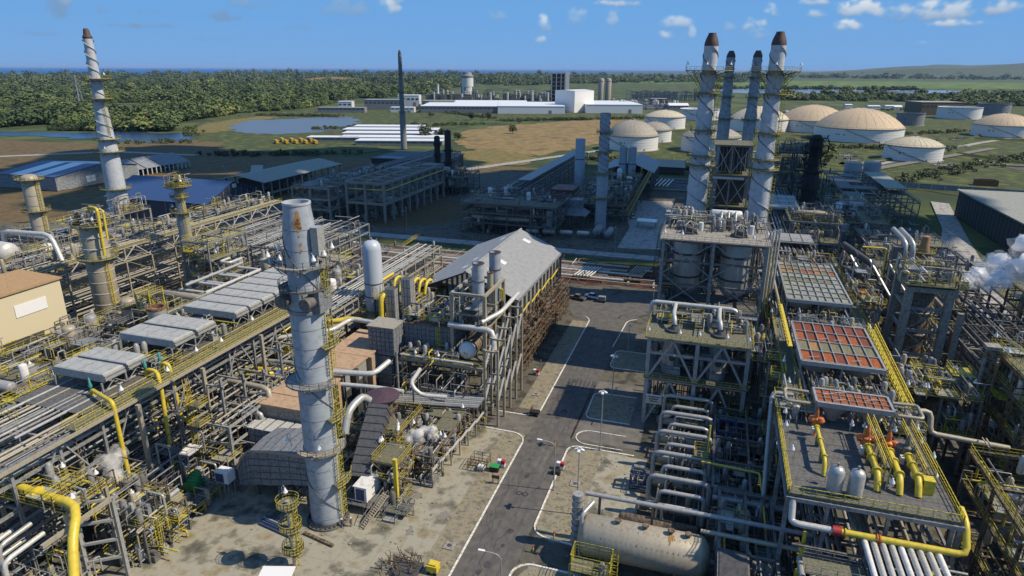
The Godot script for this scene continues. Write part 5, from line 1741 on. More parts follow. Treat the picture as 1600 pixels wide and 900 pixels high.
	for i in 15:
		var z := -213.5 - i * 1.35
		var xa := -138.0 + (8.0 * (i % 3))
		var xb := -15.0 - (6.0 * ((i * 7) % 4))
		var r := 0.22 + 0.13 * ((i * 5) % 4)
		var mm: Material = [M.cladding_beige, M.rust, M.cladding_pale, M.cladding_brown, M.galvanised][i % 5]
		if i % 4 == 1:    # some runs carry an expansion loop
			var c := -92.0 + i * 3.5
			pipe(t, "pipe", [V(xa, 0.8, z), V(c, 0.8, z), V(c, 1.5, z - 4.5), V(c + 7, 1.5, z - 4.5), V(c + 7, 0.8, z), V(xb, 0.8, z)], r, mm, 7)
		else:
			rod(t, "pipe", V(xa, 0.8, z), V(xb, 0.8, z), r, mm)
	for i in 15:
		box(t, "sleeper", V(-137 + i * 8.6, 0.25, -223.5), V(0.6, 0.5, 21), M.concrete_post)
	for i in 6:
		rod(t, "crossing_pipe", V(-44 + i * 1.1, 1.7, -214), V(-42 + i * 1.1, 1.7, -226), 0.3, M.cladding_pale)
		rod(t, "crossing_pipe", V(-26 + i * 1.0, 1.7, -222), V(-24 + i * 1.0, 1.7, -232), 0.24, M.cladding_beige)
	clutter(t, -136, -236, -40, -214, 0, 2.5, 70, 0.06)
	# timber-thin fence beside the concrete road, and its light posts
	t = thing("mesh_fence", "long low fence of thin posts along the pale concrete road", "fence", V(-100, 0, -257))
	g = Geo.new()
	for i in 61:
		g.bar(V(-210 + i * 3.2, 0, -257), V(-210 + i * 3.2, 2.1, -257), 0.1)
	solid(t, "post_row", g, M.concrete_post)
	bar(t, "top_wire", V(-210, 2.0, -257), V(-18, 2.0, -257), 0.06, M.concrete_post)
	bar(t, "wire", V(-210, 1.2, -257), V(-18, 1.2, -257), 0.05, M.concrete_post)
	var walk := thing("pipe_bridge", "small yellowish footbridge over the grass by the pipeway", "footbridge", V(-118, 0, -240))
	stair(walk, V(-121, 0.3, -236), V(-118, 2.5, -239))
	deck(walk, -118.6, -246, -117.4, -239, 2.5)
	rail(walk, [V(-118.6, 2.5, -239), V(-118.6, 2.5, -246)])
	rail(walk, [V(-117.4, 2.5, -239), V(-117.4, 2.5, -246)])

# ---------------------------------------------------------------- east side of the road

func valve_set(label: String, x: float, z0: float, z1: float, y: float, body: Material, head: Material, big: float) -> void:
	# a relief valve line on the deck: inlet stub, valve with a bonnet, actuator balls, discharge pipe ending in an elbow
	var t := thing("relief_valve", label, "valve", V(x, y, (z0 + z1) * 0.5), "relief valve lines on the railed deck")
	pipe(t, "discharge_pipe", [V(x, y + 2.0, z0 + 1.2), V(x, y + 2.0, z1 - 1.0), V(x, y + 0.05, z1)], big, body, 12, big * 2.2)
	for z in [z0 + 1.4, lerpf(z0, z1, 0.45), z1 - 1.6]:
		var g := Geo.new()
		g.path([V(x, y + 2.0, z - 0.14), V(x, y + 2.0, z + 0.14)], big * 1.55, 14, 0.0)
		solid(t, "flange", g, body)
	lathe(t, "valve_body", V(x, y, z0), P2([big * 1.5, 0, big * 1.1, 0.2, big, 1.0, big * 1.7, 1.5, big * 1.9, 2.1, big * 1.6, 2.8, big * 0.8, 3.0, big * 0.8, 3.6]), head, 14)
	for s in [-1, 1]:
		lathe(t, "actuator", V(x + s * big * 1.9, y + 2.6, z0 + 0.1 * s), P2([0, -0.55, 0.4, -0.42, 0.6, 0, 0.4, 0.42, 0, 0.55]), head, 12)
		rod(t, "actuator_stem", V(x, y + 2.6, z0), V(x + s * big * 1.9, y + 2.6, z0 + 0.1 * s), 0.12, M.steel)
	lathe(t, "bonnet", V(x, y + 3.5, z0), P2([big * 0.75, 0, big * 0.75, 0.5, big * 0.3, 0.8, 0, 1.5]), head, 12)
	for z in [lerpf(z0, z1, 0.3), lerpf(z0, z1, 0.7)]:
		span(t, "pipe_stand", V(x - 0.25, y, z - 0.25), V(x + 0.25, y + 1.8, z + 0.25), M.deck_plate)
	span(t, "actuator_box", V(x - big * 2.2, y + 1.0, z0 + 1.0), V(x - big * 1.2, y + 2.0, z0 + 1.9), M.white)

func gangway(t: Node3D, x0: float, x1: float, z0: float, z1: float, y: float, base: float) -> void:
	deck(t, x0, z0, x1, z1, y)
	rail(t, [V(x0, y, z0), V(x0, y, z1)], M.yellow, 1.1, 0.09)
	rail(t, [V(x1, y, z0), V(x1, y, z1)], M.yellow, 1.1, 0.09)
	for z in line(z0, z1, 3):
		for x in [x0 + 0.1, x1 - 0.1]:
			span(t, "post", V(x - 0.08, base, z - 0.08), V(x + 0.08, y - 0.1, z + 0.08), M.yellow_rail)

func plant_right() -> void:
	var t: Node3D
	var g: Geo
	# --- braced frame by the road, two vessels under a railed deck
	t = thing("vessel_frame", "braced grey steel frame beside the road holding two hoppers under its railed deck", "frame", V(0, 0, -129))
	var xs := [-9.4, 0.0, 9.5]
	posts(t, xs, [-136, -123], 0, 19.5, 0.75, M.galvanised)
	posts(t, [13.5], [-136, -124], 0, 16.5, 0.5, M.steel)
	for y in [5.2, 10.6, 16.4, 19.4]:
		beams(t, xs, [-136, -123], y, 0.55, M.galvanised)
	for s in [0, 1]:
		var xa: float = xs[s]
		var xb: float = xs[s + 1]
		var xm := (xa + xb) * 0.5
		for lv in [[10.7, 18.9], [0.4, 10.0]]:
			bar(t, "chevron_brace", V(xa + 0.2, lv[0], -122.9), V(xm - 0.1, lv[1], -122.9), 0.42, M.galvanised)
			bar(t, "chevron_brace", V(xb - 0.2, lv[0], -122.9), V(xm + 0.1, lv[1], -122.9), 0.42, M.galvanised)
	for lv in [[0.4, 10.0], [10.7, 18.9]]:
		bar(t, "chevron_brace", V(-9.5, lv[0], -123.3), V(-9.5, lv[1], -129.4), 0.36, M.galvanised)
		bar(t, "chevron_brace", V(-9.5, lv[0], -135.6), V(-9.5, lv[1], -129.6), 0.36, M.galvanised)
	deck(t, -10.2, -137, 10.2, -122.2, 19.55)
	deck(t, 10.2, -136, 14, -124, 16.6)
	deck(t, -10.0, -137, 10.2, -122.3, 10.7, M.deck_plate)
	rail(t, [V(10.2, 19.6, -122.2), V(-10.2, 19.6, -122.2), V(-10.2, 19.6, -137), V(10.2, 19.6, -137), V(10.2, 19.6, -122.2)])
	rail(t, [V(14, 16.6, -136), V(14, 16.6, -124), V(10.4, 16.6, -124)])
	rail(t, [V(-9.9, 10.8, -122.3), V(10.2, 10.8, -122.3)])
	rail(t, [V(-9.4, 5.3, -122.4), V(9.6, 5.3, -122.4)])
	box(t, "sign_plate", V(-7.6, 5.9, -122.6), V(3.2, 2.0, 0.12), M.white)
	g = Geo.new()
	for k in 3:
		g.box(V(-7.6, 6.45 - k * 0.5, -122.52), V(2.4 - k * 0.5, 0.24, 0.06))
	solid(t, "sign_lettering", g, M.blue_steel)
	for x in [-9.0, -4.2, 0.6, 5.2, 9.8]:
		lamps(t, [V(x, 19.6, -122.4)])
	clutter(t, -8.5, -135, 9, -125, 11, 18.5, 60, 0.1, 1)
	clutter(t, -8.5, -135, 9, -125, 0.2, 9.5, 60, 0.1, 1)
	clutter(t, -9, -136.5, 9.5, -130, 19.7, 22.2, 36, 0.35)
	clutter(t, 10, -136, 14, -124, 16.8, 19, 16, 0.3)
	for x in [-5.0, 4.0]:
		var nm := "west" if x < 0 else "east"
		var h := thing("hopper_vessel", "grey cone bottomed hopper hung in the roadside frame, %s one" % nm, "vessel", V(x, 3.0, -127), "hoppers in the roadside frame")
		lathe(h, "shell", V(x, 0, -127), P2([0.35, 5.5, 0.4, 6.5, 1.7, 10.2, 1.9, 11.2, 1.9, 18.6, 1.2, 19.3, 0.7, 19.7]), M.cladding, 20)
		lathe(h, "skirt_ring", V(x, 0, -127), P2([1.9, 12.0, 2.3, 12.1, 2.3, 12.5, 1.9, 12.6]), M.steel, 20)
		rod(h, "manway", V(x + 0.2, 14.5, -125.2), V(x + 0.2, 14.5, -124.6), 0.6, M.dark_steel)
		pipe(h, "overhead_nozzle", [V(x, 19.5, -128), V(x, 21.8, -128), V(x - 0.4, 22.2, -130), V(x - 0.4, 22.6, -135)], 0.42, M.cladding_pale, 12, 1.0)
		lathe(h, "collar", V(x, 19.62, -127), P2([1.5, 0, 1.5, 0.4, 0.9, 0.5, 0.6, 1.2]), M.dark_steel, 20)
	pipe(t, "overhead_header", [V(-10.5, 18, -135.4), V(-10.5, 22.6, -135.4), V(6.8, 22.6, -135.4), V(8.2, 20, -135.4)], 0.45, M.cladding_pale, 12)
	# --- the drum structure behind it
	t = thing("drum_structure", "tall open structure enclosing two huge grey drums, in front of the white stacks", "structure", V(1, 0, -159))
	xs = [-10.0, 1.2, 12.5]
	posts(t, xs, [-168, -150], 0, 33, 0.7, M.steel)
	for y in [8.0, 16.6, 22.6, 28.2, 33.0]:
		beams(t, xs, [-168, -150], y, 0.5, M.mid_steel)
	for y in [8.2, 16.8]:
		deck(t, -10.4, -168.4, 12.9, -149.6, y, M.deck_plate)
		rail(t, loop(-10.4, -168.4, 12.9, -149.6, y))
	deck(t, -10.8, -175, 13.6, -149.2, 33.15, M.concrete_post, "top_slab")
	rail(t, loop(-10.8, -175, 13.6, -149.2, 33.2), M.steel)
	for lv in [[16.9, 24.8], [24.9, 32.6], [8.4, 16.2], [0.4, 7.6]]:
		brace(t, V(-9.8, lv[0], -149.7), V(1.0, lv[1], -149.7), 0.22, M.steel)
		brace(t, V(1.4, lv[0], -149.7), V(12.3, lv[1], -149.7), 0.22, M.steel)
		brace(t, V(-10.3, lv[0], -150.2), V(-10.3, lv[1], -159), 0.26, M.steel)
	ladder(t, V(13.4, 17, -152), 33, V(1, 0, 0))
	stair(t, V(-11.6, 16.9, -165), V(-11.6, 24.5, -152), 1.0, M.scaffold)
	stair(t, V(-11.6, 24.5, -152), V(-11.6, 33, -165), 1.0, M.scaffold)
	clutter(t, -9.5, -167, 12, -151, 0.2, 8, 80, 0.08, 1)
	clutter(t, -9.5, -167, 12, -151, 8.4, 16, 80, 0.08, 1)
	clutter(t, -9.8, -167, -8.8, -152, 17, 32, 40, 0.06, 1)
	clutter(t, 10.6, -167, 13, -160, 17, 32, 30, 0.06, 0)
	clutter(t, -0.4, -167, 2.0, -163, 17, 32, 60, 0.05, 0)
	for i in 4:
		rod(t, "riser_pipe", V(13.4 + i * 0.75, 4, -156.5 - i), V(13.4 + i * 0.75, 35, -156.5 - i), 0.26, M.cladding_pale if i % 2 else M.galvanised)
	clutter(t, -10, -174, 13, -160, 33.3, 36, 80, 0.22)
	clutter(t, -10, -174, -4, -166, 33.3, 36, 30, 0.05)
	lamps(t, [V(-10, 33.2, -150), V(-6, 33.2, -149.6), V(10, 33.2, -149.6), V(13, 33.2, -155), V(-10, 33.2, -168), V(3, 33.2, -165), V(13, 33.2, -166), V(8, 33.2, -170), V(-3, 33.2, -170)])
	for x in [-4.7, 6.6]:
		var nm := "west" if x < 0 else "east"
		var v := thing("coke_drum", "huge grey upright drum seen through crossed braces, %s one of the pair" % nm, "vessel", V(x, 17, -159), "huge drums in the braced structure")
		lathe(v, "shell", V(x, 0, -159), P2([1.2, 17.2, 3.3, 19.6, 3.4, 20, 3.4, 30.5, 2.9, 31.9, 1.8, 32.8, 1.2, 33.1]), M.cladding, 26)
		lathe(v, "ring", V(x, 0, -159), P2([3.4, 22.2, 3.6, 22.3, 3.6, 22.6, 3.4, 22.7]), M.dark_steel, 26)
		lathe(v, "ring", V(x, 0, -159), P2([3.4, 27.8, 3.6, 27.9, 3.6, 28.2, 3.4, 28.3]), M.dark_steel, 26)
		lathe(v, "top_flange", V(x, 33.2, -157), P2([1.9, 0, 1.9, 0.35, 1.1, 0.5, 1.1, 1.4, 0.6, 1.7, 0, 1.7]), M.dark_steel, 18)
		for k in 6:
			var a := k * PI / 3
			pipe(v, "guard_hoop", [V(x, 33.2, -157) + V(cos(a) * 1.7, 0, sin(a) * 1.7), V(x, 33.2, -157) + V(cos(a) * 1.7, 2.2, sin(a) * 1.7), V(x, 36.1, -157)], 0.09, M.galvanised, 5)
		rod(v, "manway", V(x + 0.3, 19.0, -156), V(x + 0.3, 19.0, -155.4), 0.65, M.dark_steel)
		pipe(v, "side_duct", [V(x + 2.6, 34.0, -156.5), V(x + 2.6, 36.0, -156.5)], 0.55, M.white, 12)
	t = thing("white_drum", "white horizontal drum on the slab before the white stacks", "drum", V(4, 33.2, -172))
	drum(t, V(0, 35.0, -172), V(7, 35.0, -172), 1.25, M.white)
	for i in 3:
		pipe(t, "drop_pipe", [V(2.4 + i * 1.7, 35.6, -171.4), V(2.4 + i * 1.7, 36.6, -169), V(2.4 + i * 1.7, 33.3, -165 + i * 0.4)], 0.28, M.cladding_pale, 8)
	# --- the big east rack with three cooler banks
	t = thing("east_pipe_rack", "long steel pipe rack carrying the panelled coolers along the east side", "pipe rack", V(25, 0, -120))
	rack(t, 18, 32, -202, -79.2, 8.5, [5.5, 9.5, 14.0, 17.4], 14, M.steel, [M.galvanised, M.cladding, M.cladding_beige, M.mid_steel, M.steel], 0.3, true)
	clutter(t, 18.5, -200, 31.5, -100, 0.2, 13, 90, 0.12, 1)
	t = thing("south_pipe_rack", "lower part of the east rack running on below the railed deck", "pipe rack", V(25, 0, -56))
	rack(t, 22, 32, -78.6, -32, 8.5, [5.5, 9.5], 9, M.mid_steel, [M.galvanised, M.mid_steel, M.steel], 0.3)
	t = get_node("east_pipe_rack")
	for s in [[15.2, 17.6], [32.6, 34.6]]:
		deck(t, s[0], -200, s[1], -102, 17.6)
		rail(t, [V(s[0], 17.6, -200), V(s[0], 17.6, -102)])
		rail(t, [V(s[1], 17.6, -200), V(s[1], 17.6, -102)])
		posts(t, [s[0] + 0.1 if s[0] < 20 else s[1] - 0.1], line(-200, -102, 8), 0, 17.5, 0.3, M.steel)
	lamps(t, [V(15.4, 17.7, -196), V(15.4, 17.7, -182), V(15.3, 17.7, -168), V(15.4, 17.7, -154), V(15.4, 17.7, -146), V(15.4, 17.7, -132), V(15.4, 17.7, -120), V(15.4, 17.7, -110), V(34.4, 17.7, -190), V(34.4, 17.7, -172), V(34.4, 17.7, -158), V(34.4, 17.7, -143), V(34.4, 17.7, -128), V(34.4, 17.7, -116)])
	clutter(t, 13.5, -200, 17.5, -140, 0.2, 20, 90, 0.35)
	clutter(t, 13.5, -140, 17.5, -102, 0.2, 20, 80, 0.4)
	for z in [-189.0, -168.0, -149.0, -131.0, -113.0]:
		ladder(t, V(15.0, 0.2, z), 19.5, V(-1, 0, 0))
	for i in 4:
		var z := -130.0 + i * 4
		span(t, "valve_platform", V(13.2, 15 + (i % 2) * 2.4, z), V(15.6, 15.1 + (i % 2) * 2.4, z + 2.6), M.grating)
		rail(t, loop(13.2, z, 15.6, z + 2.6, 15.1 + (i % 2) * 2.4))
	clutter(t, 19, -146, 31, -135, 17.6, 20.5, 60, 0.15)
	clutter(t, 19, -113, 31, -104.5, 17.6, 19.8, 60, 0.12)
	clutter(t, 18, -202, 33, -188, 17.6, 21, 50, 0.2, 1)
	pipe(t, "header_pipe", [V(16.4, 20.6, -186), V(16.4, 20.6, -150), V(16.4, 12, -148)], 0.35, M.cladding_beige, 8)
	fan_cooler("panel_cooler", "largest cooler bank topped by grey green panels with one orange row", 18.0, -180, 31.0, -148.5, 22.0, 8, 9, [[M.olive_panel, M.grey_panel], [M.olive_panel, M.ochre_panel], [M.ochre_panel, M.orange_panel, M.olive_panel], [M.grey_panel], [M.grey_panel, M.olive_panel], [M.grey_panel], [M.grey_panel], [M.olive_panel, M.grey_panel], [M.grey_panel]], 1)
	fan_cooler("panel_cooler", "cooler bank with rows of rust red and orange panels", 17.6, -133.6, 30.8, -114.4, 22.0, 7, 4, [[M.red_panel, M.red_panel, M.ochre_panel], [M.orange_panel, M.red_panel], [M.olive_panel, M.olive_panel, M.ochre_panel], [M.orange_panel, M.red_panel, M.orange_panel]], 2)
	fan_cooler("panel_cooler", "smallest cooler bank, all bright orange panels, at the head of the railed deck", 18.3, -103.4, 28.8, -99.0, 22.0, 9, 3, [[M.orange_panel]], 3, 4.2, 0.45)
	t = thing("yellow_stair", "steep yellow gangway down the side of the red panelled cooler", "gangway", V(33.2, 17, -128))
	for s in [0.0, 1.3]:
		g = Geo.new()
		rail_geo(g, [V(31.6 + s, 21.6, -135), V(32.6 + s, 18.6, -108)], 1.2, 0.14)
		solid(t, "handrail", g, M.yellow)
	bar(t, "walkway", V(32.2, 21.6, -135), V(33.2, 18.6, -108), 1.3, M.yellow_rail, 0.12)
	t = thing("yellow_ladder", "bright yellow sloping beam beside the grey panelled cooler's foot", "gangway", V(16.5, 17, -140))
	bar(t, "walkway", V(15.9, 22.6, -142), V(16.3, 21.6, -121), 0.9, M.yellow, 0.2)
	g = Geo.new()
	rail_geo(g, [V(15.5, 22.6, -142), V(15.9, 21.6, -121)], 1.2, 0.12)
	solid(t, "handrail", g, M.yellow)
	# --- the railed deck with valves
	t = thing("valve_deck", "large grey deck with yellow rails, valves and two grey pots", "platform", V(22.5, 17, -90))
	span(t, "deck", V(13.0, 17.7, -102), V(33.0, 18.0, -79), M.deck_plate)
	for i in 6:
		bar(t, "deck_seam", V(13, 18.012, -82.5 - i * 3.6), V(33, 18.012, -82.5 - i * 3.6), 0.06, M.dark_steel, 0.02)
	span(t, "edge_beam", V(12.9, 17.1, -79), V(33.1, 17.65, -78.7), M.steel)
	span(t, "edge_beam", V(12.8, 17.1, -102), V(13.1, 17.65, -79), M.steel)
	rail(t, [V(13.1, 18, -102), V(13.1, 18, -79.1), V(32.9, 18, -79.1), V(32.9, 18, -102)], M.yellow_rail, 1.1, 0.085)
	rail(t, [V(13.4, 18, -102), V(13.4, 18, -79.4)], M.yellow)
	posts(t, [13.2, 32.8], [-101, -90, -79.3], 0, 17.6, 0.5, M.steel)
	lamps(t, [V(14.2, 18, -98), V(14.2, 18, -94), V(14.6, 18, -88), V(15.2, 18, -101), V(18.0, 18, -83.2), V(27, 18, -100.5), V(28.6, 18, -98), V(31.9, 18, -99), V(32.4, 18, -95), V(32.3, 18, -91), V(31.4, 18, -86), V(24.9, 18, -97), V(26.4, 18, -96.5), V(23.0, 18, -97), V(25.2, 18, -83.4)])
	for x in [18.7, 21.1]:
		var pt := thing("grey_pot", "grey dome topped upright pot near the deck's front rail, %s one" % ("first" if x < 20 else "second"), "vessel", V(x, 18, -80.9), "grey pots on the railed deck")
		lathe(pt, "shell", pt.position, P2([0.95, 0.3, 0.95, 3.3, 0.75, 3.75, 0.35, 4.0, 0, 4.05]), M.cladding, 18)
		for k in 3:
			var d := V(cos(k * 2.1), 0, sin(k * 2.1)) * 0.75
			rod(pt, "leg", pt.position + d, pt.position + d + V(0, 0.5, 0), 0.1, M.steel)
		rod(pt, "nozzle", pt.position + V(0, 4.0, 0), pt.position + V(0, 4.5, 0), 0.16, M.steel)
	valve_set("slim yellow line with a cluster of orange valves, nearest the deck's west rail", 18.0, -95.5, -84.5, 18, M.yellow, M.orange, 0.3)
	valve_set("thick yellow elbow line with a large orange valve, west of the gangways", 24.2, -92.0, -83.0, 18, M.yellow, M.orange, 0.43)
	valve_set("thick yellow elbow line between the two pairs of yellow gangways", 26.8, -91.6, -83.0, 18, M.yellow, M.orange, 0.43)
	valve_set("yellow elbow line with a dark grey valve, nearest the deck's east rail", 29.0, -91.0, -83.2, 18, M.yellow, M.mid_steel, 0.43)
	t = thing("valve_gangway", "narrow yellow gangway standing between the two orange valves", "gangway", V(25.5, 18, -90), "gangways over the relief valves")
	gangway(t, 25.1, 25.9, -97.6, -85, 20.6, 18)
	t = thing("valve_gangway", "long yellow gangway east of the last relief valve with a caged end", "gangway", V(30.5, 18, -91), "gangways over the relief valves")
	gangway(t, 30.0, 31.2, -98.5, -85.5, 20.2, 18)
	span(t, "end_stair", V(29.6, 18, -85.4), V(30.9, 20.1, -84.0), M.yellow)
	t = thing("instrument_stand", "small grey instrument stand in the deck's far west corner", "stand", V(15.7, 18, -100))
	lathe(t, "pot", t.position, P2([0.5, 0, 0.55, 0.2, 0.55, 2.2, 0, 2.5]), M.cladding, 12)
	rod(t, "post", t.position + V(1, 0, 0), t.position + V(1, 2.6, 0), 0.1, M.steel)
	for s in [[14.0, 17.6, "west"], [29.6, 33.0, "east"]]:
		t = thing("header_loop", "cream rectangular pipe loop at the %s end of the orange cooler" % s[2], "pipe", V((s[0] + s[1]) / 2, 18, -101), "cream pipe loops beside the orange cooler")
		var xi: float = s[1] if s[0] < 20 else s[0]
		var xo: float = s[0] if s[0] < 20 else s[1]
		pipe(t, "pipe", [V(xi, 21.4, -103.0), V(xo, 21.4, -103.2), V(xo, 21.2, -99.4), V(xi, 21.2, -99.4)], 0.26, M.cladding_beige, 9)
		for z in [-102.6, -100.0]:
			rod(t, "pipe_stand", V((s[0] + s[1]) / 2, 18, z), V((s[0] + s[1]) / 2, 21.2, z), 0.12, M.steel)
		clutter(t, s[0], -103, s[1], -99.4, 18, 20.4, 14, 0.5)
	pipe(t, "outlet_pipe", [V(33.4, 20.2, -104.0), V(35.4, 20.2, -104.4), V(35.4, 17.2, -103), V(46, 16.6, -103)], 0.42, M.cladding_beige, 10)
	t = thing("corner_riser", "grey riser pipe turning down at the deck's far west corner", "pipe", V(13, 9, -98))
	pipe(t, "pipe", [V(15.6, 20.0, -104), V(12.4, 20.0, -104), V(12.0, 8, -93), V(12.0, 0.5, -92)], 0.36, M.galvanised, 10)
	t = thing("yellow_gas_pipe", "grey pipe turning bright yellow past a red flange, under the railed deck's front edge", "pipe", V(23, 14, -78))
	pipe(t, "grey_pipe", [V(13.8, 17.2, -79), V(13.8, 14.8, -77.8), V(14.4, 14.8, -77.4), V(18.6, 14.8, -77.4)], 0.42, M.cladding_pale, 12)
	rod(t, "red_flange", V(18.6, 14.8, -77.4), V(19.6, 14.8, -77.4), 0.66, M.red)
	pipe(t, "yellow_pipe", [V(19.6, 14.8, -77.4), V(33.4, 14.8, -77.4), V(33.4, 17.8, -79.6), V(33.4, 18.2, -82)], 0.42, M.yellow, 12)
	for x in [20.0, 23.6, 23.9]:
		rod(t, "yellow_flange", V(x, 14.8, -77.4), V(x + 0.16, 14.8, -77.4), 0.58, M.orange if x > 23 else M.yellow)
	pipe(t, "drop_leg", [V(30.3, 14.6, -77.4), V(30.3, 9.5, -76.5)], 0.36, M.yellow, 10)
	lathe(t, "drop_valve", V(30.3, 11.2, -76.9), P2([0.3, 0, 0.7, 0.2, 0.7, 0.8, 0.3, 1.0]), M.yellow, 12)
	for x in [15.5, 22.0, 28.0]:
		span(t, "pipe_bracket", V(x - 0.2, 14.0, -77.6), V(x + 0.2, 14.4, -79.2), M.steel)
	t = thing("yellow_valve_column", "upright yellow valve and pipe column below the deck's west corner", "valve", V(15.6, 4, -77))
	pipe(t, "pipe", [V(15.6, 13.6, -77.6), V(15.5, 3, -76.8)], 0.24, M.yellow, 8)
	for y in [11.6, 9.6, 7.4, 5.2]:
		lathe(t, "valve", V(15.55, y, -77.1), P2([0.2, -0.5, 0.52, -0.4, 0.52, 0.4, 0.2, 0.5]), M.yellow, 10)
	t = thing("thin_yellow_line", "thin yellow gas line on stilts west of the railed deck", "pipe", V(9, 8, -98))
	pipe(t, "pipe", [V(2.5, 8.0, -99), V(11.6, 8.0, -98.4), V(12.2, 6, -95), V(12.2, 6, -84)], 0.18, M.yellow, 7)
	# south of the deck the rack shows its pale pipes
	t = thing("pale_pipe_bundle", "bundle of pale parallel pipes running out below the deck", "pipe rack", V(26, 0, -62))
	for i in 9:
		rod(t, "pipe", V(22.3 + i * 1.02, 14.3, -77.2 - (i % 2)), V(22.3 + i * 1.02, 14.3, -34), 0.36, M.cladding_pale if i % 4 else M.white)
	for i in 5:
		rod(t, "lower_pipe", V(15.4 + i * 1.3, 9.8, -77), V(15.4 + i * 1.3, 9.8, -36), 0.4, M.cladding_beige if i % 2 else M.cladding)
	for z in [-76, -68, -60, -52, -44]:
		bar(t, "beam", V(14, 12.6, z), V(22, 12.6, z), 0.3, M.mid_steel)
		bar(t, "beam", V(22, 13.6, z), V(31.5, 13.6, z), 0.32, M.mid_steel)
		span(t, "column", V(21.8, 0, z - 0.2), V(22.2, 13.6, z + 0.2), M.mid_steel)
	rail(t, [V(15, 12.8, -74), V(22, 12.8, -74)], M.steel)
	rail(t, [V(15, 12.8, -71), V(22, 12.8, -71)], M.steel)
	deck(t, 15, -74, 22, -71, 12.7, M.grating)
	clutter(t, 14, -77, 31, -40, 0.2, 9, 90, 0.1, 1)
	clutter(t, 30.5, -80, 36, -60, 0.2, 12, 50, 0.25)
	# --- structures east of the rack
	t = thing("column_frame", "tall concrete frame with two stout posts around a brown clad column", "frame", V(45, 0, -153))
	for x in [41.6, 49.2]:
		span(t, "column", V(x - 0.7, 0, -150.2), V(x + 0.7, 27, -148.8), M.concrete_post)
		span(t, "column", V(x - 0.7, 0, -160.2), V(x + 0.7, 27, -158.8), M.concrete_post)
	for y in [6.0, 12.0, 17.5, 22.5, 27.0]:
		beams(t, [41.6, 49.2], [-159.5, -149.5], y, 0.6 if y < 26 else 1.1, M.steel if y < 26 else M.concrete_post)
	for y in [6.0, 12.0, 17.5]:
		brace(t, V(42.2, y, -149.2), V(48.6, y + 5.0, -149.2), 0.2, M.steel)
	deck(t, 40.4, -161, 50.4, -148.2, 27.6)
	rail(t, loop(40.4, -161, 50.4, -148.2, 27.6))
	clutter(t, 40.8, -160.6, 50.2, -148.6, 27.6, 31, 55, 0.9)
	clutter(t, 47.2, -158, 49.2, -150, 1, 25, 60, 0.5)
	span(t, "side_post", V(51.4, 8, -150), V(52.4, 22, -149), M.concrete_post)
	span(t, "side_post", V(50.4, 8, -150), V(51.4, 8.9, -149), M.concrete_post)
	var cc := thing("clad_column", "brown grey clad column inside the tall concrete frame", "column", V(45.2, 0, -154.5))
	lathe(cc, "shell", cc.position, P2([2.7, 0, 2.7, 24, 1.8, 26, 0, 26.6]), M.cladding_brown, 22)
	for y in [5.0, 10.0, 15.0, 20.0]:
		lathe(cc, "band", cc.position, P2([2.7, y, 2.85, y + 0.1, 2.85, y + 0.4, 2.7, y + 0.5]), M.steel, 22)
	t = thing("service_gallery", "long yellow railed platform with white floodlights east of the red panelled cooler", "platform", V(40, 0, -121))
	for y in [11.0, 17.6]:
		deck(t, 34.6, -126, 46.5, -116, y)
		rail(t, loop(34.6, -126, 46.5, -116, y))
		clutter(t, 34.8, -125.6, 46.2, -116.4, y, y + 2.6, 46, 0.8)
	posts(t, [34.8, 40.5, 46.3], [-125.8, -116.2], 0, 17.5, 0.4, M.mid_steel)
	lamps(t, [V(36, 17.6, -125.8), V(41, 17.6, -125.8), V(45.5, 17.6, -125.8), V(37, 17.6, -116), V(38.6, 17.6, -116), V(46, 17.6, -121)])
	pipe(t, "curved_pipe", [V(38.5, 19.6, -126), V(40, 18.4, -127), V(43.5, 18.4, -127), V(44.5, 19.4, -126.4)], 0.2, M.cladding_beige, 8)
	t = thing("brown_column", "brown insulated column rising below the yellow service platform", "column", V(41.5, 0, -122))
	lathe(t, "shell", t.position, P2([2.0, 0, 2.0, 14.0, 1.2, 15, 0, 15.3]), M.cladding_brown, 20)
	t = thing("dark_mast", "tall dark concrete leg at the east edge of the yellow platform", "column", V(47.6, 0, -121))
	span(t, "leg", V(46.9, 0, -121.8), V(48.5, 25.5, -120.2), M.cladding_brown)
	span(t, "head", V(46.6, 25.5, -122), V(48.8, 26.1, -120), M.concrete_post)
	span(t, "cable_tray", V(46.4, 1, -120.1), V(46.8, 24, -119.8), M.steel)
	t = thing("yellow_tower_block", "yellow railed multi level platform tower at the east edge", "process unit", V(56, 0, -118))
	block(t, 50, -110, 64, -128, [8.0, 14.0, 20.0, 24.0], 2, 3, {"frame": M.cladding_brown, "w": 0.6, "clutter": 60, "yellow": 0.6, "vessels": 5, "top": 40, "lamps": 10, "fill": 0.7})
	t = thing("valve_gallery", "yellow railed gallery of valves above the brown column frame's foot", "platform", V(41, 0, -168))
	block(t, 34.5, -162, 40, -176, [8.0, 13.0, 17.0], 1, 2, {"frame": M.steel, "clutter": 36, "yellow": 0.5, "lamps": 5, "top": 30})
	pipe(t, "cross_pipe", [V(34.5, 18.0, -163), V(40.5, 18.0, -163), V(40.5, 18.0, -168)], 0.4, M.cladding_beige, 10)
	lathe(t, "orange_drum", V(37.5, 17.4, -170), P2([1.3, 0, 1.3, 1.2, 0, 1.4]), M.orange, 14)
	t = thing("exchanger_tower", "dark tower of crossing black pipes north east of the largest cooler", "process unit", V(42, 0, -190))
	block(t, 35, -178, 52, -204, [6.0, 12.0, 18.0], 2, 3, {"frame": M.steel, "clutter": 90, "yellow": 0.12, "tone": 1, "vessels": 5, "drums": 3, "top": 60, "top_h": 6, "lamps": 9})
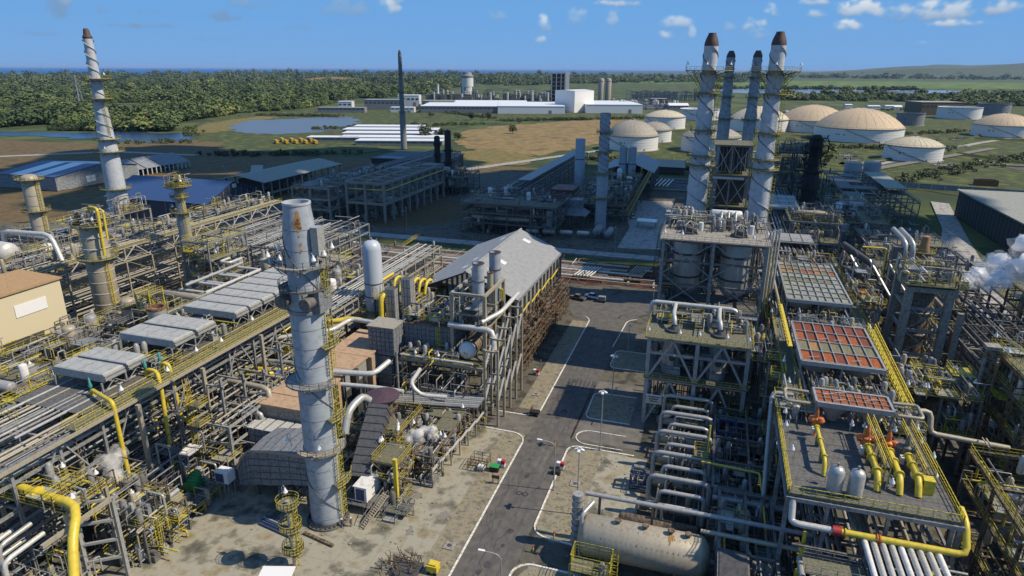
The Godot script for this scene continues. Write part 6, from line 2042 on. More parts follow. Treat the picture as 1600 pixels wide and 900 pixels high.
	pipe(t, "fat_dark_pipe", [V(36, 24, -196), V(43, 21, -184), V(44, 14, -180), V(44, 6, -178)], 0.9, M.dark_steel, 12, 2.2)
	pipe(t, "fat_dark_pipe", [V(35, 20, -186), V(39, 20, -178), V(40, 12, -174)], 0.7, M.dark_steel, 12, 1.8)
	for i in 3:
		bar(t, "pale_strut", V(36 + i * 4, 24, -184 + i * 3), V(41 + i * 4, 16, -176 + i * 2), 0.35, M.cladding_pale)
		bar(t, "pale_strut", V(36 + i * 4, 18.4, -178), V(36 + i * 4, 25, -178), 0.3, M.cladding_pale)
	t = thing("gooseneck_pipes", "pair of silver pipes bent over like goosenecks beside a dark duct", "pipe", V(48, 0, -192))
	for i in 2:
		pipe(t, "pipe", [V(47.6 + i * 1.7, 1, -181), V(47.6 + i * 1.7, 29, -181), V(45.6 + i * 1.7, 31, -188)], 0.62, M.cladding, 12, 2.2)
	span(t, "dark_duct", V(44.8, 0, -182.4), V(46.8, 28, -180.4), M.mid_steel)
	t = thing("yellow_vent_line", "thin yellow vent pipe standing among the dark pipes", "pipe", V(44, 10, -180))
	pipe(t, "pipe", [V(38, 27, -182), V(43.6, 27, -182), V(42.8, 12, -178)], 0.24, M.yellow, 7)
	t = thing("brown_vessel_top", "orange brown upright vessel top beside the goosenecks", "vessel", V(53, 0, -186))
	lathe(t, "shell", t.position, P2([1.7, 0, 1.7, 25, 1.0, 28, 0.9, 30, 0, 30.3]), mat("peach", Color(0.45, 0.26, 0.12), 0.7, M.grain, 4.0), 16)
	ring_deck(t, t.position + V(0, 20, 0), 1.75, 3.2)
	ring_deck(t, t.position + V(0, 26, 0), 1.6, 2.8)
	for i in 3:
		t = thing("yellow_stair_tower", "yellow railed stair landing stacked beside the goosenecks, level %s from the ground" % ["one", "two", "three"][i], "platform", V(56, 9 + i * 5, -176), "yellow landings by the goosenecks")
		deck(t, 53, -180, 60, -172, 10 + i * 5.5)
		rail(t, loop(53, -180, 60, -172, 10 + i * 5.5), M.yellow)
		clutter(t, 53.4, -179.6, 59.6, -172.4, 10 + i * 5.5, 12 + i * 5.5, 22, 0.8)
		posts(t, [53.2, 59.8], [-179.8, -172.2], 4.5 + i * 5.5, 9.9 + i * 5.5, 0.3, M.mid_steel)
	t = thing("braced_rack", "shadowed braced steel rack under the big steam plume", "pipe rack", V(66, 0, -150))
	rack(t, 56, 74, -205, -132, 8, [5.0, 9.0, 13.0], 12, M.mid_steel, [M.mid_steel, M.dark_steel, M.steel], 0.4)
	clutter(t, 56, -205, 74, -132, 9, 14.5, 120, 0.12, 1)
	# --- between the vessel frame and the deck: pipe stools and blue steel
	t = thing("pipe_structure", "low dark steel structure full of pipes west of the railed deck", "pipe rack", V(9, 0, -110))
	block(t, 4.5, -94, 16, -126, [3.5, 7.0], 2, 4, {"frame": M.mid_steel, "w": 0.35, "clutter": 60, "tone": 1, "yellow": 0.06, "rails": false, "fill": 0.1, "floor": M.dark_steel})
	t = thing("pipe_structure", "low dark steel structure of crossing beams behind the beige drum's east end", "pipe rack", V(10, 0, -80))
	block(t, 5.5, -64, 13, -92, [4.0, 8.0], 2, 4, {"frame": M.mid_steel, "w": 0.35, "clutter": 50, "tone": 1, "yellow": 0.05, "rails": false, "fill": 0.1, "floor": M.dark_steel})
	t = thing("blue_steelwork", "small blue painted steel frame beside the looped grey pipes", "frame", V(7, 0, -118))
	block(t, 5.2, -113, 8.4, -122, [3.2, 6.4], 1, 2, {"frame": M.blue_steel, "w": 0.3, "clutter": 5, "decks": false, "rails": false})
	t = thing("blue_stand", "small blue frame standing alone on the gravel by the looped pipes", "frame", V(-7.8, 0, -100))
	block(t, -9, -99, -6.6, -101.6, [1.6, 3.2], 1, 1, {"frame": M.blue_steel, "w": 0.22, "clutter": 3, "decks": false, "rails": false})
	t = thing("crossing_pipes", "dark pipes on low trestles crossing from the looped pipes to the railed deck", "pipe rack", V(10, 0, -96))
	for i in 16:
		var z := -125.0 + i * 2.9
		rod(t, "pipe", V(4.6, 2.6 + (i % 3) * 1.5, z), V(17.5, 2.6 + (i % 3) * 1.5, z), 0.2 + 0.08 * (i % 4), [M.mid_steel, M.cladding_brown, M.steel, M.galvanised][i % 4])
	for x in [6.0, 10.5, 15.0]:
		for z in [-124, -112, -100, -88]:
			span(t, "trestle", V(x - 0.16, 0, z - 0.16), V(x + 0.16, 5.4, z + 0.16), M.mid_steel)
	clutter(t, 4.6, -125, 17, -82, 0.1, 4.5, 130, 0.06, 1)
	for i in 5:
		var z := -122.0 + i * 7.2
		var nm: String = ["first", "second", "third", "fourth", "fifth"][i]
		t = thing("looped_exchanger", "low exchanger with tall looped grey pipes, %s in the row from the north" % nm, "heat exchanger", V(-1, 0, z), "exchangers with looped pipes")
		drum(t, V(-5.5, 1.7, z), V(3.4, 1.7, z), 0.75, M.cladding_beige)
		rod(t, "channel_head", V(-6.6, 1.7, z), V(-5.4, 1.7, z), 0.95, M.mid_steel)
		pipe(t, "looped_pipe", [V(4.0, 1.5, z), V(4.0, 7.6, z), V(-5.4, 7.6, z), V(-5.4, 2.2, z)], 0.4, M.galvanised, 12, 1.1)
		pipe(t, "looped_pipe", [V(3.4, 1.5, z + 2.4), V(3.4, 6.6, z + 2.4), V(-3.6, 6.6, z + 2.4), V(-3.6, 4.4, z + 2.4), V(-5.6, 3.4, z + 1.8), V(-5.6, 2.2, z + 0.4)], 0.36, M.cladding, 12, 0.9)
		pipe(t, "short_pipe", [V(2.6, 5.4, z + 4.2), V(-2.8, 5.4, z + 4.2), V(-2.8, 2.6, z + 4.2)], 0.24, M.cladding_pale, 8)
		for x in [-2.0, 2.0]:
			span(t, "pipe_stool", V(x - 0.15, 0, z + 0.9), V(x + 0.15, 6.1, z + 1.2), M.mid_steel)
	clutter(t, -4, -126, 4, -90, 0.2, 4.0, 70, 0.05, 1)
	t = thing("valve_cage", "small yellow caged platform on the looped pipes' east side", "platform", V(2.6, 5, -101))
	deck(t, 1.2, -103, 3.6, -100, 8.2)
	rail(t, loop(1.2, -103, 3.6, -100, 8.2), M.yellow)
	rod(t, "pipe", V(3.4, 8.2, -102), V(3.4, 13, -102.6), 0.14, M.yellow)
	for x in [1.3, 3.5]:
		span(t, "post", V(x - 0.08, 0, -101), V(x + 0.08, 8.1, -100.8), M.steel)
	# --- the beige drum by the road
	t = thing("beige_drum", "big beige horizontal drum with rust streaks at the roadside", "drum", V(-5, 0, -80))
	drum(t, V(-13.0, 4.3, -80), V(3.3, 4.3, -80), 3.05, M.cladding_beige)
	for i in 22:
		rod(t, "cladding_band", V(-12.8 + i * 0.73, 4.3, -80), V(-12.72 + i * 0.73, 4.3, -80), 3.075, M.cladding_brown if i % 7 == 3 else M.cladding_beige)
	for x in [-8.5, -4.6, -1.0, 1.4]:
		lathe(t, "nozzle", V(x, 7.2, -80), P2([0.3, 0, 0.3, 0.55, 0.5, 0.6, 0.5, 0.8, 0, 0.85]), M.cladding_brown, 12)
	for s in [[-1.0, 0.6], [-0.6, 0.35]]:
		g = Geo.new()
		var wob := [0.5, 0.42, 0.5, 0.3, 0.34, 0.2, 0.16, 0.06]
		for k in 7:
			var a0: float = PI / 2 - 0.1 - k * 0.13 * s[1]
			var a1: float = PI / 2 - 0.1 - (k + 1) * 0.13 * s[1]
			g.quad(V(s[0] - wob[k] * s[1], 4.3 + sin(a0) * 3.062, -80 + cos(a0) * 3.062), V(s[0] + wob[k] * s[1], 4.3 + sin(a0) * 3.062, -80 + cos(a0) * 3.062), V(s[0] + wob[k + 1] * s[1], 4.3 + sin(a1) * 3.062, -80 + cos(a1) * 3.062), V(s[0] - wob[k + 1] * s[1], 4.3 + sin(a1) * 3.062, -80 + cos(a1) * 3.062), V(0, 1, 1))
		solid(t, "rust_streak", g, M.stain)
	t = thing("drum_platform", "pale yellow railed platform at the beige drum's road end", "platform", V(-11, 0, -75.5))
	deck(t, -14.2, -77.0, -8.6, -74.0, 2.4)
	for y in [2.4, 4.0]:
		rail(t, loop(-14.2, -77.0, -8.6, -74.0, y))
	posts(t, [-14.1, -8.7], [-76.9, -74.1], 0, 5.1, 0.16, M.yellow_rail)
	ladder(t, V(-8.4, 0, -75), 6.5, V(1, 0, 0))
	clutter(t, -13.6, -76.8, -9.2, -74.4, 0.1, 2.2, 14, 0.3)
	t = thing("ribbed_pipe", "grey ribbed upright duct at the drum's road end", "pipe", V(-15, 0, -82))
	rod(t, "duct", V(-14.9, 0, -82), V(-14.9, 9.6, -82), 0.8, M.galvanised)
	for i in 8:
		rod(t, "rib", V(-14.9, 1 + i * 1.1, -82), V(-14.9, 1.18 + i * 1.1, -82), 0.95, M.steel)
	pipe(t, "pipe", [V(-13.8, 0.3, -79), V(-13.8, 8.0, -79.4), V(-12.6, 8.6, -82)], 0.3, M.cladding, 9)
	t = thing("overhead_pipe", "long grey pipe running above the beige drum towards the deck", "pipe", V(0, 7, -84.5))
	pipe(t, "pipe", [V(-14.2, 8.2, -84.4), V(4, 8.2, -84.6), V(18, 8.2, -84.6)], 0.36, M.galvanised, 10)
	pipe(t, "pipe", [V(3.0, 8.2, -80.8), V(18, 8.2, -80.8)], 0.3, M.cladding_beige, 9)
	for x in [-12.0, -4.0, 4.0]:
		span(t, "pipe_stand", V(x - 0.18, 0, -84.7), V(x + 0.18, 7.8, -84.3), M.mid_steel)
	t = thing("low_brown_drum", "low dusty horizontal vessel behind the beige drum", "drum", V(-3, 0, -89))
	drum(t, V(-9, 1.6, -88.6), V(2.6, 1.6, -88.6), 1.1, M.cladding_brown)
	# --- steam
	steam("steam_plume", "large white steam plume drifting off at the east edge under the grey warehouse", [[V(58, 18.6, -178), 2.2], [V(60.0, 20.0, -178), 3.2], [V(62.5, 21.5, -178.4), 4.8], [V(66, 23, -179), 6.4], [V(70.5, 25, -180), 8.0], [V(76, 27, -181.4), 9.5]], 0.35, true)

func steam(called: String, label: String, puffs: Array, dens: float, thick := false) -> void:
	# small billows one behind the other; a thick plume has bright lumpy billows inside its veil
	var t := thing(called, label, "steam", puffs[0][0])
	var r := RandomNumberGenerator.new()
	r.seed = int(absf(puffs[0][0].x) * 7)
	for p in puffs:
		for k in 8:
			var s: float = p[1] * r.randf_range(0.35, 0.75)
			var at: Vector3 = p[0] - t.position + V(r.randfn(), r.randfn() * 0.8, r.randfn()) * p[1] * 0.27
			for q in 2:
				var g := Geo.new()
				_puff(g, at + V(r.randfn(), r.randfn(), r.randfn()) * s * 0.16, s * (0.62 - 0.2 * q), r.randi() % 1000, 0.85, 0.8, 0.8)
				var am := ArrayMesh.new()
				g.into(am, M.steam if thick and q == 1 else M.steam_thin)
				var o := MeshInstance3D.new()
				o.name = "billow"
				o.mesh = am
				t.add_child(o, true)
			if thick:
				continue
			var f := FogVolume.new()
			f.name = "veil"
			f.shape = RenderingServer.FOG_VOLUME_SHAPE_ELLIPSOID
			f.size = V(s, s * r.randf_range(0.7, 1.1), s)
			f.position = at
			var m := FogMaterial.new()
			m.density = dens * r.randf_range(0.6, 1.2) / s
			m.albedo = Color(0.98, 0.99, 1.0)
			f.material = m
			t.add_child(f, true)

# ---------------------------------------------------------------- west side of the road

func plant_left() -> void:
	var t: Node3D
	var g: Geo
	# --- main rack with the grey coolers
	t = thing("west_pipe_rack", "long steel pipe rack with grey cooler banks and a yellow railed walkway", "pipe rack", V(-94, 0, -85))
	rack(t, -102, -86, -128, -44, 7.0, [5.0, 9.0, 13.0, 17.0, 19.6], 15, M.steel, [M.galvanised, M.cladding, M.cladding, M.cladding_beige, M.steel, M.mid_steel], 0.26, true)
	deck(t, -102.6, -128, -85.2, -64, 19.95, M.deck_plate)
	deck(t, -87.2, -128, -84.6, -60, 20.05)
	rail(t, [V(-84.7, 20.1, -128), V(-84.7, 20.1, -60)])
	rail(t, [V(-87.1, 20.1, -128), V(-87.1, 20.1, -60)])
	rail(t, [V(-102.6, 20.1, -128), V(-102.6, 20.1, -60), V(-96, 20.1, -60)])
	deck(t, -105.2, -128, -102.8, -70, 18.2)
	rail(t, [V(-105.2, 18.2, -128), V(-105.2, 18.2, -70)])
	bar(t, "edge_beam", V(-84.4, 19.8, -128), V(-84.4, 19.8, -44), 0.3, M.cladding_beige, 0.5)
	for i in 6:
		var z := -124.0 + i * 12.5
		bar(t, "knee_brace", V(-85.8, 13.2, z), V(-85.8, 19.4, z + 3.4), 0.2, M.galvanised)
		bar(t, "knee_brace", V(-85.8, 13.2, z + 7), V(-85.8, 19.4, z + 3.6), 0.2, M.galvanised)
	lamps(t, [V(-85, 20.1, -124), V(-85, 20.1, -112), V(-86.6, 20.1, -101), V(-85, 20.1, -90), V(-86.6, 20.1, -86), V(-85, 20.1, -78), V(-86.8, 20.1, -70), V(-102.4, 20.1, -98), V(-102.4, 20.1, -84), V(-102.4, 20.1, -110), V(-102, 20.1, -120)])
	clutter(t, -101, -126, -87, -60, 9.2, 19, 150, 0.05)
	clutter(t, -101, -126, -87, -46, 0.2, 9, 150, 0.06)
	clutter(t, -102, -98, -88, -94, 20.1, 22.5, 24, 0.25)
	clutter(t, -102, -83, -88, -79, 20.1, 22.5, 24, 0.3)
	clutter(t, -106, -128, -102.6, -66, 18, 22, 110, 0.5)
	shade_cooler("longest grey cooler bank of seven roof boxes on the west rack", -101, -128, -88.4, -98.5, 24.0, 7)
	shade_cooler("grey cooler bank of two large roof boxes in the middle of the west rack", -101, -94, -88.8, -83, 24.2, 2)
	shade_cooler("grey cooler bank of two roof boxes nearest the camera on the west rack", -101, -79, -90.4, -70, 23.4, 2)
	t = thing("rusty_silencer", "grey silencer pot with a rusty open rim above the cooler banks", "silencer", V(-104, 18, -95))
	lathe(t, "shell", V(-104, 0, -95), P2([0.55, 18, 0.55, 20.2, 1.6, 21.4, 1.75, 21.8, 1.75, 24.6, 1.5, 24.6, 1.5, 22.2, 0, 22.0]), M.cladding, 20)
	lathe(t, "rusty_rim", V(-104, 0, -95), P2([1.77, 24.2, 1.86, 24.3, 1.86, 24.75, 1.4, 24.75, 1.4, 24.2]), M.rust, 20)
	t = thing("vent_pot", "small beige vent pot on a thin stem at the far end of the coolers", "silencer", V(-106, 18, -131))
	lathe(t, "shell", t.position, P2([0.3, 0, 0.3, 3.2, 1.0, 4.0, 1.0, 6.6, 0.5, 7.0, 0.4, 9.0, 0, 9.0]), M.cladding_beige, 16)
	# silver looped pipes behind the coolers
	t = thing("looped_pipe_rack", "raised rack of bright silver looped pipes behind the longest cooler bank", "pipe rack", V(-126, 0, -138))
	block(t, -134, -128, -120, -150, [6.0, 11.0], 2, 4, {"frame": M.steel, "clutter": 60, "fill": 0.4, "floor": M.deck_plate})
	for i in 6:
		var z := -129.0 - i * 3.8
		pipe(t, "looped_pipe", [V(-132.5, 11.2, z), V(-132.5, 14.4 + (i % 2), z), V(-121.5, 14.4 + (i % 2), z), V(-121.5, 8, z)], 0.42, M.cladding_pale, 10, 1.1)
	rod(t, "header_pipe", V(-121, 15.6, -126), V(-121, 15.6, -152), 0.45, M.cladding_pale)
	rod(t, "header_pipe", V(-129, 16.2, -128), V(-129, 16.2, -150), 0.4, M.cladding)
	pipe(t, "header_pipe", [V(-133.4, 17.2, -150), V(-133.4, 17.2, -146), V(-130, 17.2, -146), V(-130, 17.2, -151)], 0.4, M.cladding_pale)
	# --- yellow risers in front of the rack
	for a in [[[V(-88.4, 12, -79.6), V(-88.4, 21.6, -79.6), V(-86.6, 21.6, -79.6), V(-86.6, 10.6, -80.2), V(-85.0, 10.6, -80.2)], "tall yellow riser looped over the walkway rail, north of its twin"], [[V(-89.5, 9, -77.4), V(-89.5, 21.2, -77.4), V(-87.2, 21.2, -77.4), V(-85.2, 20, -76.0), V(-84.4, 4, -74.6)], "longest yellow riser running from the walkway down past the rack's foot"], [[V(-92.2, 18, -69.4), V(-92.2, 21, -69.2), V(-84.6, 21.4, -66.4), V(-84.2, 9, -66.2)], "short yellow riser hooked over the rail nearest the camera"]]:
		t = thing("yellow_riser", a[1], "pipe", a[0][0], "yellow risers on the west rack")
		pipe(t, "pipe", a[0], 0.34, M.yellow, 10, 0.8)
		lathe(t, "valve", a[0][1] + V(0, 0.6, 0), P2([0.16, -0.4, 0.34, 0, 0.2, 0.5, 0.1, 1.4, 0, 1.5]), M.teal, 8)
		rod(t, "flange", a[0][0].lerp(a[0][1], 0.5) - V(0, 0.08, 0), a[0][0].lerp(a[0][1], 0.5) + V(0, 0.08, 0), 0.52, M.mid_steel)
	t = thing("yellow_bundle", "three fat yellow pipes bending side by side below the walkway", "pipe", V(-84, 9, -104))
	for i in 3:
		pipe(t, "pipe", [V(-90, 10.4, -101.5 + i * 1.5), V(-82.0 - i * 0.8, 10.4, -103 + i * 1.5), V(-80.4 - i * 0.8, 10.4, -107 + i * 1.5)], 0.42, M.yellow, 10, 1.0)
		span(t, "pipe_stand", V(-85.2, 0, -102.4 + i * 1.5), V(-84.9, 10, -102.1 + i * 1.5), M.mid_steel)
	t = thing("yellow_valve_deck", "small deck with four yellow pipe elbows standing on it", "platform", V(-87, 8, -114))
	deck(t, -92, -118, -81.6, -109, 10.5)
	rail(t, loop(-92, -118, -81.6, -109, 10.5))
	posts(t, [-91.8, -81.8], [-117.8, -109.2], 0, 10.4, 0.3, M.steel)
	for i in 4:
		pipe(t, "yellow_elbow", [V(-89.6 + i * 2.2, 10.6, -113.2), V(-89.6 + i * 2.2, 13.2, -113.2), V(-89.0 + i * 2.2, 14.2, -117.0)], 0.42, M.yellow, 10, 1.0)
	span(t, "yellow_gate", V(-86.4, 10.6, -110), V(-85.2, 12.6, -109.8), M.yellow)
	# --- lower pipework between the rack and the apron
	t = thing("low_pipe_rack", "lower rack of looping silver pipes in front of the main west rack", "pipe rack", V(-79.5, 0, -90))
	rack(t, -84, -76.2, -116, -80, 7, [4.0, 7.5, 11.0], 4, M.galvanised, [M.cladding, M.galvanised, M.cladding_beige, M.steel], 0.24)
	clutter(t, -84, -112, -76, -80, 0.2, 13.5, 190, 0.12)
	clutter(t, -86, -80, -81, -62, 0.2, 12, 90, 0.12)
	for i in 6:
		span(t, "tall_post", V(-80.4, 0, -112 + i * 5.6), V(-80.0, 14.5 + (i % 3) * 1.6, -111.6 + i * 5.6), M.steel)
		span(t, "cross_beam", V(-86, 13.6 + (i % 3) * 1.2, -111.9 + i * 5.6), V(-79.6, 13.9 + (i % 3) * 1.2, -111.6 + i * 5.6), M.galvanised)
	for i in 4:
		var z := -104.0 + i * 6.0
		pipe(t, "looped_pipe", [V(-86, 11.5 - i * 0.6, z), V(-77, 11.5 - i * 0.6, z - 1.4), V(-75.4, 11.5 - i * 0.6, z - 1.4), V(-75.4, 3, z - 1.4)], 0.42, M.cladding if i % 2 else M.galvanised, 10, 1.0)
	pipe(t, "wide_bend_pipe", [V(-86, 12.6, -92), V(-76.2, 12.6, -91.5), V(-76.2, 8.6, -90.5), V(-86, 8.6, -91)], 0.55, M.cladding_beige, 12, 1.6)
	for z in [-100.0, -84.0, -70.0]:
		span(t, "tall_post", V(-83.9, 0, z), V(-83.3, 19.4, z + 0.6), M.cladding_beige)
	t = thing("yellow_ladder_tower", "bright yellow caged ladder with round landings on the west rack's face", "ladder", V(-83.5, 0, -80))
	ladder(t, V(-83.4, 1, -79), 19.5, V(1, 0, 0), M.yellow)
	for y in [6.0, 11.0, 14.6]:
		deck(t, -83.4, -81, -80.8, -78, y, M.grating, "landing")
		rail(t, loop(-83.4, -81, -80.8, -78, y), M.yellow)
	# --- big yellow pipe at the lower left
	t = thing("fat_yellow_pipe", "fat bright yellow pipe bending down at the lower left corner", "pipe", V(-74, 0, -48))
	pipe(t, "pipe", [V(-110, 15.5, -53.5), V(-80.0, 15.5, -51.6), V(-75.6, 15.5, -51.6), V(-73.2, 13.4, -48.2), V(-70.2, 6.5, -44.6), V(-70.2, 0, -43.6)], 0.6, M.yellow, 16, 2.0)
	rod(t, "flange", V(-83, 15.5, -51.75), V(-82.7, 15.5, -51.75), 1.0, M.yellow)
	t = thing("yellow_drop_pipe", "thinner yellow pipe dropping beside the fat yellow one", "pipe", V(-92, 0, -48))
	pipe(t, "pipe", [V(-93, 15, -52), V(-91, 13.6, -50), V(-85, 2, -42)], 0.42, M.yellow, 10)
	t = thing("valve_platform", "yellow railed platform under the fat yellow pipe", "platform", V(-82, 0, -54))
	deck(t, -90, -57.5, -77.6, -51.0, 14.0)
	rail(t, loop(-90, -57.5, -77.6, -51.0, 14.0), M.yellow)
	posts(t, [-89.8, -77.8], [-57.3, -51.2], 0, 13.9, 0.45, M.cladding_beige)
	clutter(t, -89.6, -57, -78, -51.6, 14.1, 16.4, 24, 0.7)
	lamps(t, [V(-86, 14, -57.4), V(-80, 14, -57.4), V(-78, 14, -52)])
	t = thing("portal_frame", "stout beige steel portal with ladder-like rungs at the lower left", "frame", V(-77, 0, -54))
	for x in [-79.6, -75.6]:
		bar(t, "post", V(x, 0, -56.2 if x > -78 else -53.4), V(x, 13.4, -56.2 if x > -78 else -53.4), 0.5, M.galvanised)
	for y in [3.5, 6.5, 9.8, 13.2]:
		bar(t, "rung", V(-79.6, y, -53.4), V(-75.6, y, -56.2), 0.36, M.galvanised)
	bar(t, "tie_beam", V(-75.6, 13.2, -56.2), V(-75.6, 13.2, -46), 0.5, M.cladding_beige)
	t = thing("riser_cluster", "cluster of silver risers with hooked tops at the lower left", "pipe", V(-88, 0, -48))
	for i in 7:
		pipe(t, "riser", [V(-93 + i * 2.0, 0, -44.5 - (i % 2)), V(-93 + i * 2.0, 8.6 + (i * 3 % 4), -44.5 - (i % 2)), V(-93 + i * 2.0, 8.9 + (i * 3 % 4), -50)], 0.34, M.cladding if i % 3 else M.cladding_pale, 9, 1.0)
	clutter(t, -100, -52, -76, -42, 0.2, 9, 110, 0.2)
	# pumps and green skid at the apron's edge
	t = thing("green_skid", "bright green motor and pump skid at the apron's west edge", "pump", V(-78.8, 0, -73))
	span(t, "skid_frame", V(-81.4, 0.1, -75.6), V(-77.2, 0.6, -70.2), M.mid_steel)
	put(t, "motor", unit_rod, Transform3D(Geo._along(V(0.5, 0, 1)).scaled_local(V(0.95, 0.95, 3.2)), V(-79.6, 4.0, -74.6)), M.green)
	for i in 4:
		put(t, "motor_rib", unit_rod, Transform3D(Geo._along(V(0.5, 0, 1)).scaled_local(V(1.08, 1.08, 0.2)), V(-79.4 + i * 0.36, 4.0, -74.2 + i * 0.72)), M.green)
	put(t, "gearbox", unit_rod, Transform3D(Geo._along(V(0.5, 0, 1)).scaled_local(V(0.8, 0.8, 1.2)), V(-80.4, 3.9, -76.2)), M.galvanised)
	span(t, "pedestal", V(-80.6, 0.6, -75.4), V(-78.4, 3.1, -71.6), M.green)
	span(t, "terminal_box", V(-78.0, 3.2, -72.4), V(-77.4, 4.6, -71.6), M.green)
	clutter(t, -83, -78, -75, -67, 0.2, 4.5, 70, 0.35)
	pipe(t, "red_line", [V(-74, 3.0, -78.5), V(-70.6, 5.0, -82.2)], 0.24, M.red, 8)
	t = thing("valve_manifold", "dense manifold of pipes and white lamps beside the apron corner", "process unit", V(-78, 0, -63))
	block(t, -84, -59, -74.5, -67, [3.2, 6.2], 3, 2, {"frame": M.mid_steel, "w": 0.28, "clutter": 90, "yellow": 0.35, "fill": 0.45, "lamps": 12, "top": 50})
	ladder(t, V(-74.4, 0.1, -61), 6.6, V(1, 0, 0))
	t = thing("white_shelter_box", "small white instrument box on a stand left of the quilted duct", "shelter", V(-74.6, 0, -76))
	span(t, "cabinet", V(-76.0, 3.2, -76.8), V(-73.4, 5.3, -75.0), M.white_clean)
	span(t, "door_panel", V(-75.8, 3.4, -74.98), V(-74.2, 5.0, -74.9), M.blue_steel)
	posts(t, [-75.8, -73.6], [-76.6, -75.2], 0, 3.2, 0.18, M.steel)
	# --- behind the rack: columns and the process area
	t = thing("beige_column", "stout beige column with a crowded yellow top platform, left of the thin green one", "column", V(-146, 0, -119))
	lathe(t, "shell", V(-146, 0, -119), P2([2.3, 0, 2.4, 8, 3.0, 9.5, 3.0, 24.5, 2.8, 25.5, 2.8, 32.6, 2.2, 33.8, 0, 34.4]), M.cladding_beige, 24)
	for i in 8:
		lathe(t, "band", V(-146, 0, -119), P2([2.95, 9.8 + i * 2.9, 3.08, 9.85 + i * 2.9, 3.08, 10.05 + i * 2.9, 2.95, 10.1 + i * 2.9]), M.cladding_pale, 24)
	for y in [9.0, 24.8]:
		ring_deck(t, V(-146, y, -119), 2.9, 4.6)
	ring_deck(t, V(-146, 33.2, -119), 2.6, 4.4)
	ladder(t, V(-143.0, 9, -118.4), 24.5, V(1, 0, 0.2).normalized(), M.yellow)
	ladder(t, V(-149.0, 25, -118.4), 33, V(-1, 0, 0.4).normalized(), M.yellow)
	ladder(t, V(-143.2, 0, -117), 9, V(1, 0, 0.2).normalized(), M.yellow)
	pipe(t, "yellow_downcomer", [V(-146, 34.2, -119), V(-146, 37.6, -119), V(-142.0, 37.6, -118), V(-142.0, 26, -117.6)], 0.36, M.yellow, 9)
	pipe(t, "yellow_downcomer", [V(-148, 34.2, -119), V(-148, 37.0, -119), V(-141.4, 37.0, -119), V(-141.2, 30, -118.6)], 0.26, M.yellow, 9)
	clutter(t, -149, -122, -143, -116, 33.4, 37, 40, 0.35)
	lamps(t, [V(-149.6, 33.4, -121), V(-142.2, 33.4, -116.6), V(-148, 33.4, -115.6), V(-150, 24.9, -119)])
	t = thing("green_column", "thin greenish column with three yellow ringed platforms near the blue shed", "column", V(-150, 0, -152))
	lathe(t, "shell", V(-150, 0, -152), P2([2.3, 0, 2.3, 13, 1.9, 17, 1.7, 28, 1.35, 30, 1.35, 37.5, 0, 38.2]), M.vessel_grey, 20)
	for a in [[15.0, 3.6], [19.5, 3.4], [29.5, 3.2], [34.0, 2.6], [37.2, 3.8]]:
		ring_deck(t, V(-150, a[0], -152), 1.7, a[1])
	ladder(t, V(-148.2, 1, -151), 37, V(1, 0, 0.3).normalized())
	clutter(t, -152, -154, -148, -150, 37.3, 40.5, 26, 0.9)
	lamps(t, [V(-152.8, 37.3, -154), V(-147.6, 37.3, -150), V(-152, 29.6, -150)])
	# white flare stack far left on its table
	var pr := P2([4.0, 15, 3.6, 24, 3.3, 40, 2.9, 43, 2.5, 50, 1.9, 62, 1.55, 80.5])
	t = stack("white_flare_stack", "tall white stack at the far left with two yellow galleries", V(-229, 0, -200.5), pr, M.stack_white, 44, 0.0, null, [], true, 1)
	strakes(t, t.position, pr, 44, 79.5, 4.4, 2, M.stack_white, 0.34)
	lathe(t, "burner_tip", t.position, P2([1.6, 80, 1.7, 80.6, 1.2, 81.4, 1.0, 83, 0.7, 83.6, 0.5, 82]), M.cap_brown, 14)
	for a in [[24.0, 5.6], [38.6, 5.6], [43.4, 5.0], [58.6, 5.2], [65.8, 5.6]]:
		ring_deck(t, t.position + V(0, a[0], 0), rad(pr, a[0]) + 0.1, a[1])
	ladder(t, t.position + V(-3.4, 24, 1), 38.4, V(-0.9, 0, 0.5).normalized())
	ladder(t, t.position + V(2.8, 43.6, 0.6), 58, V(0.95, 0, 0.3).normalized())
	lamps(t, [t.position + V(5.4, 65.8, 0), t.position + V(-5.4, 65.8, 0), t.position + V(-5, 58.6, 1), t.position + V(-5.4, 38.6, 0), t.position + V(3, 38.6, 4)])
	deck(t, -237, -208, -221, -192, 15.0, M.concrete_post, "table_top")
	rail(t, loop(-237, -208, -221, -192, 15.0), M.steel)
	for i in 5:
		span(t, "table_leg", V(-236.8 + i * 3.8, 0, -192.8), V(-236.0 + i * 3.8, 14.9, -192.0), M.concrete_post)
		span(t, "table_leg", V(-236.8 + i * 3.8, 0, -207.8), V(-236.0 + i * 3.8, 14.9, -207.0), M.concrete_post)
	clutter(t, -226, -206, -221, -193, 15, 21, 40, 0.4)
	# cream block
	t = thing("cream_building", "tall cream walled block with a tan roof at the left edge", "building", V(-152, 0, -88))
	span(t, "wall", V(-150, 0, -102), V(-138, 25.4, -80), M.cream)
	g = Geo.new()
	g.quad(V(-150.4, 26.0, -102.4), V(-137.6, 25.4, -102.4), V(-137.6, 25.4, -79.6), V(-150.4, 26.0, -79.6), Vector3.UP)
	g.quad(V(-137.6, 25.0, -102.4), V(-137.6, 25.4, -102.4), V(-137.6, 25.4, -79.6), V(-137.6, 25.0, -79.6), V(1, 0, 0))
	solid(t, "roof", g, M.tan_roof)
	span(t, "white_panel", V(-138.0, 19.6, -98), V(-137.85, 22.2, -91), M.white_clean)
	span(t, "recess", V(-138.0, 4, -96), V(-137.88, 15, -80), M.wall_dark)
	# trussed rack behind
	t = thing("trussed_rack", "high rack with zigzag trusses crossing behind the cream block", "pipe rack", V(-166, 0, -150))
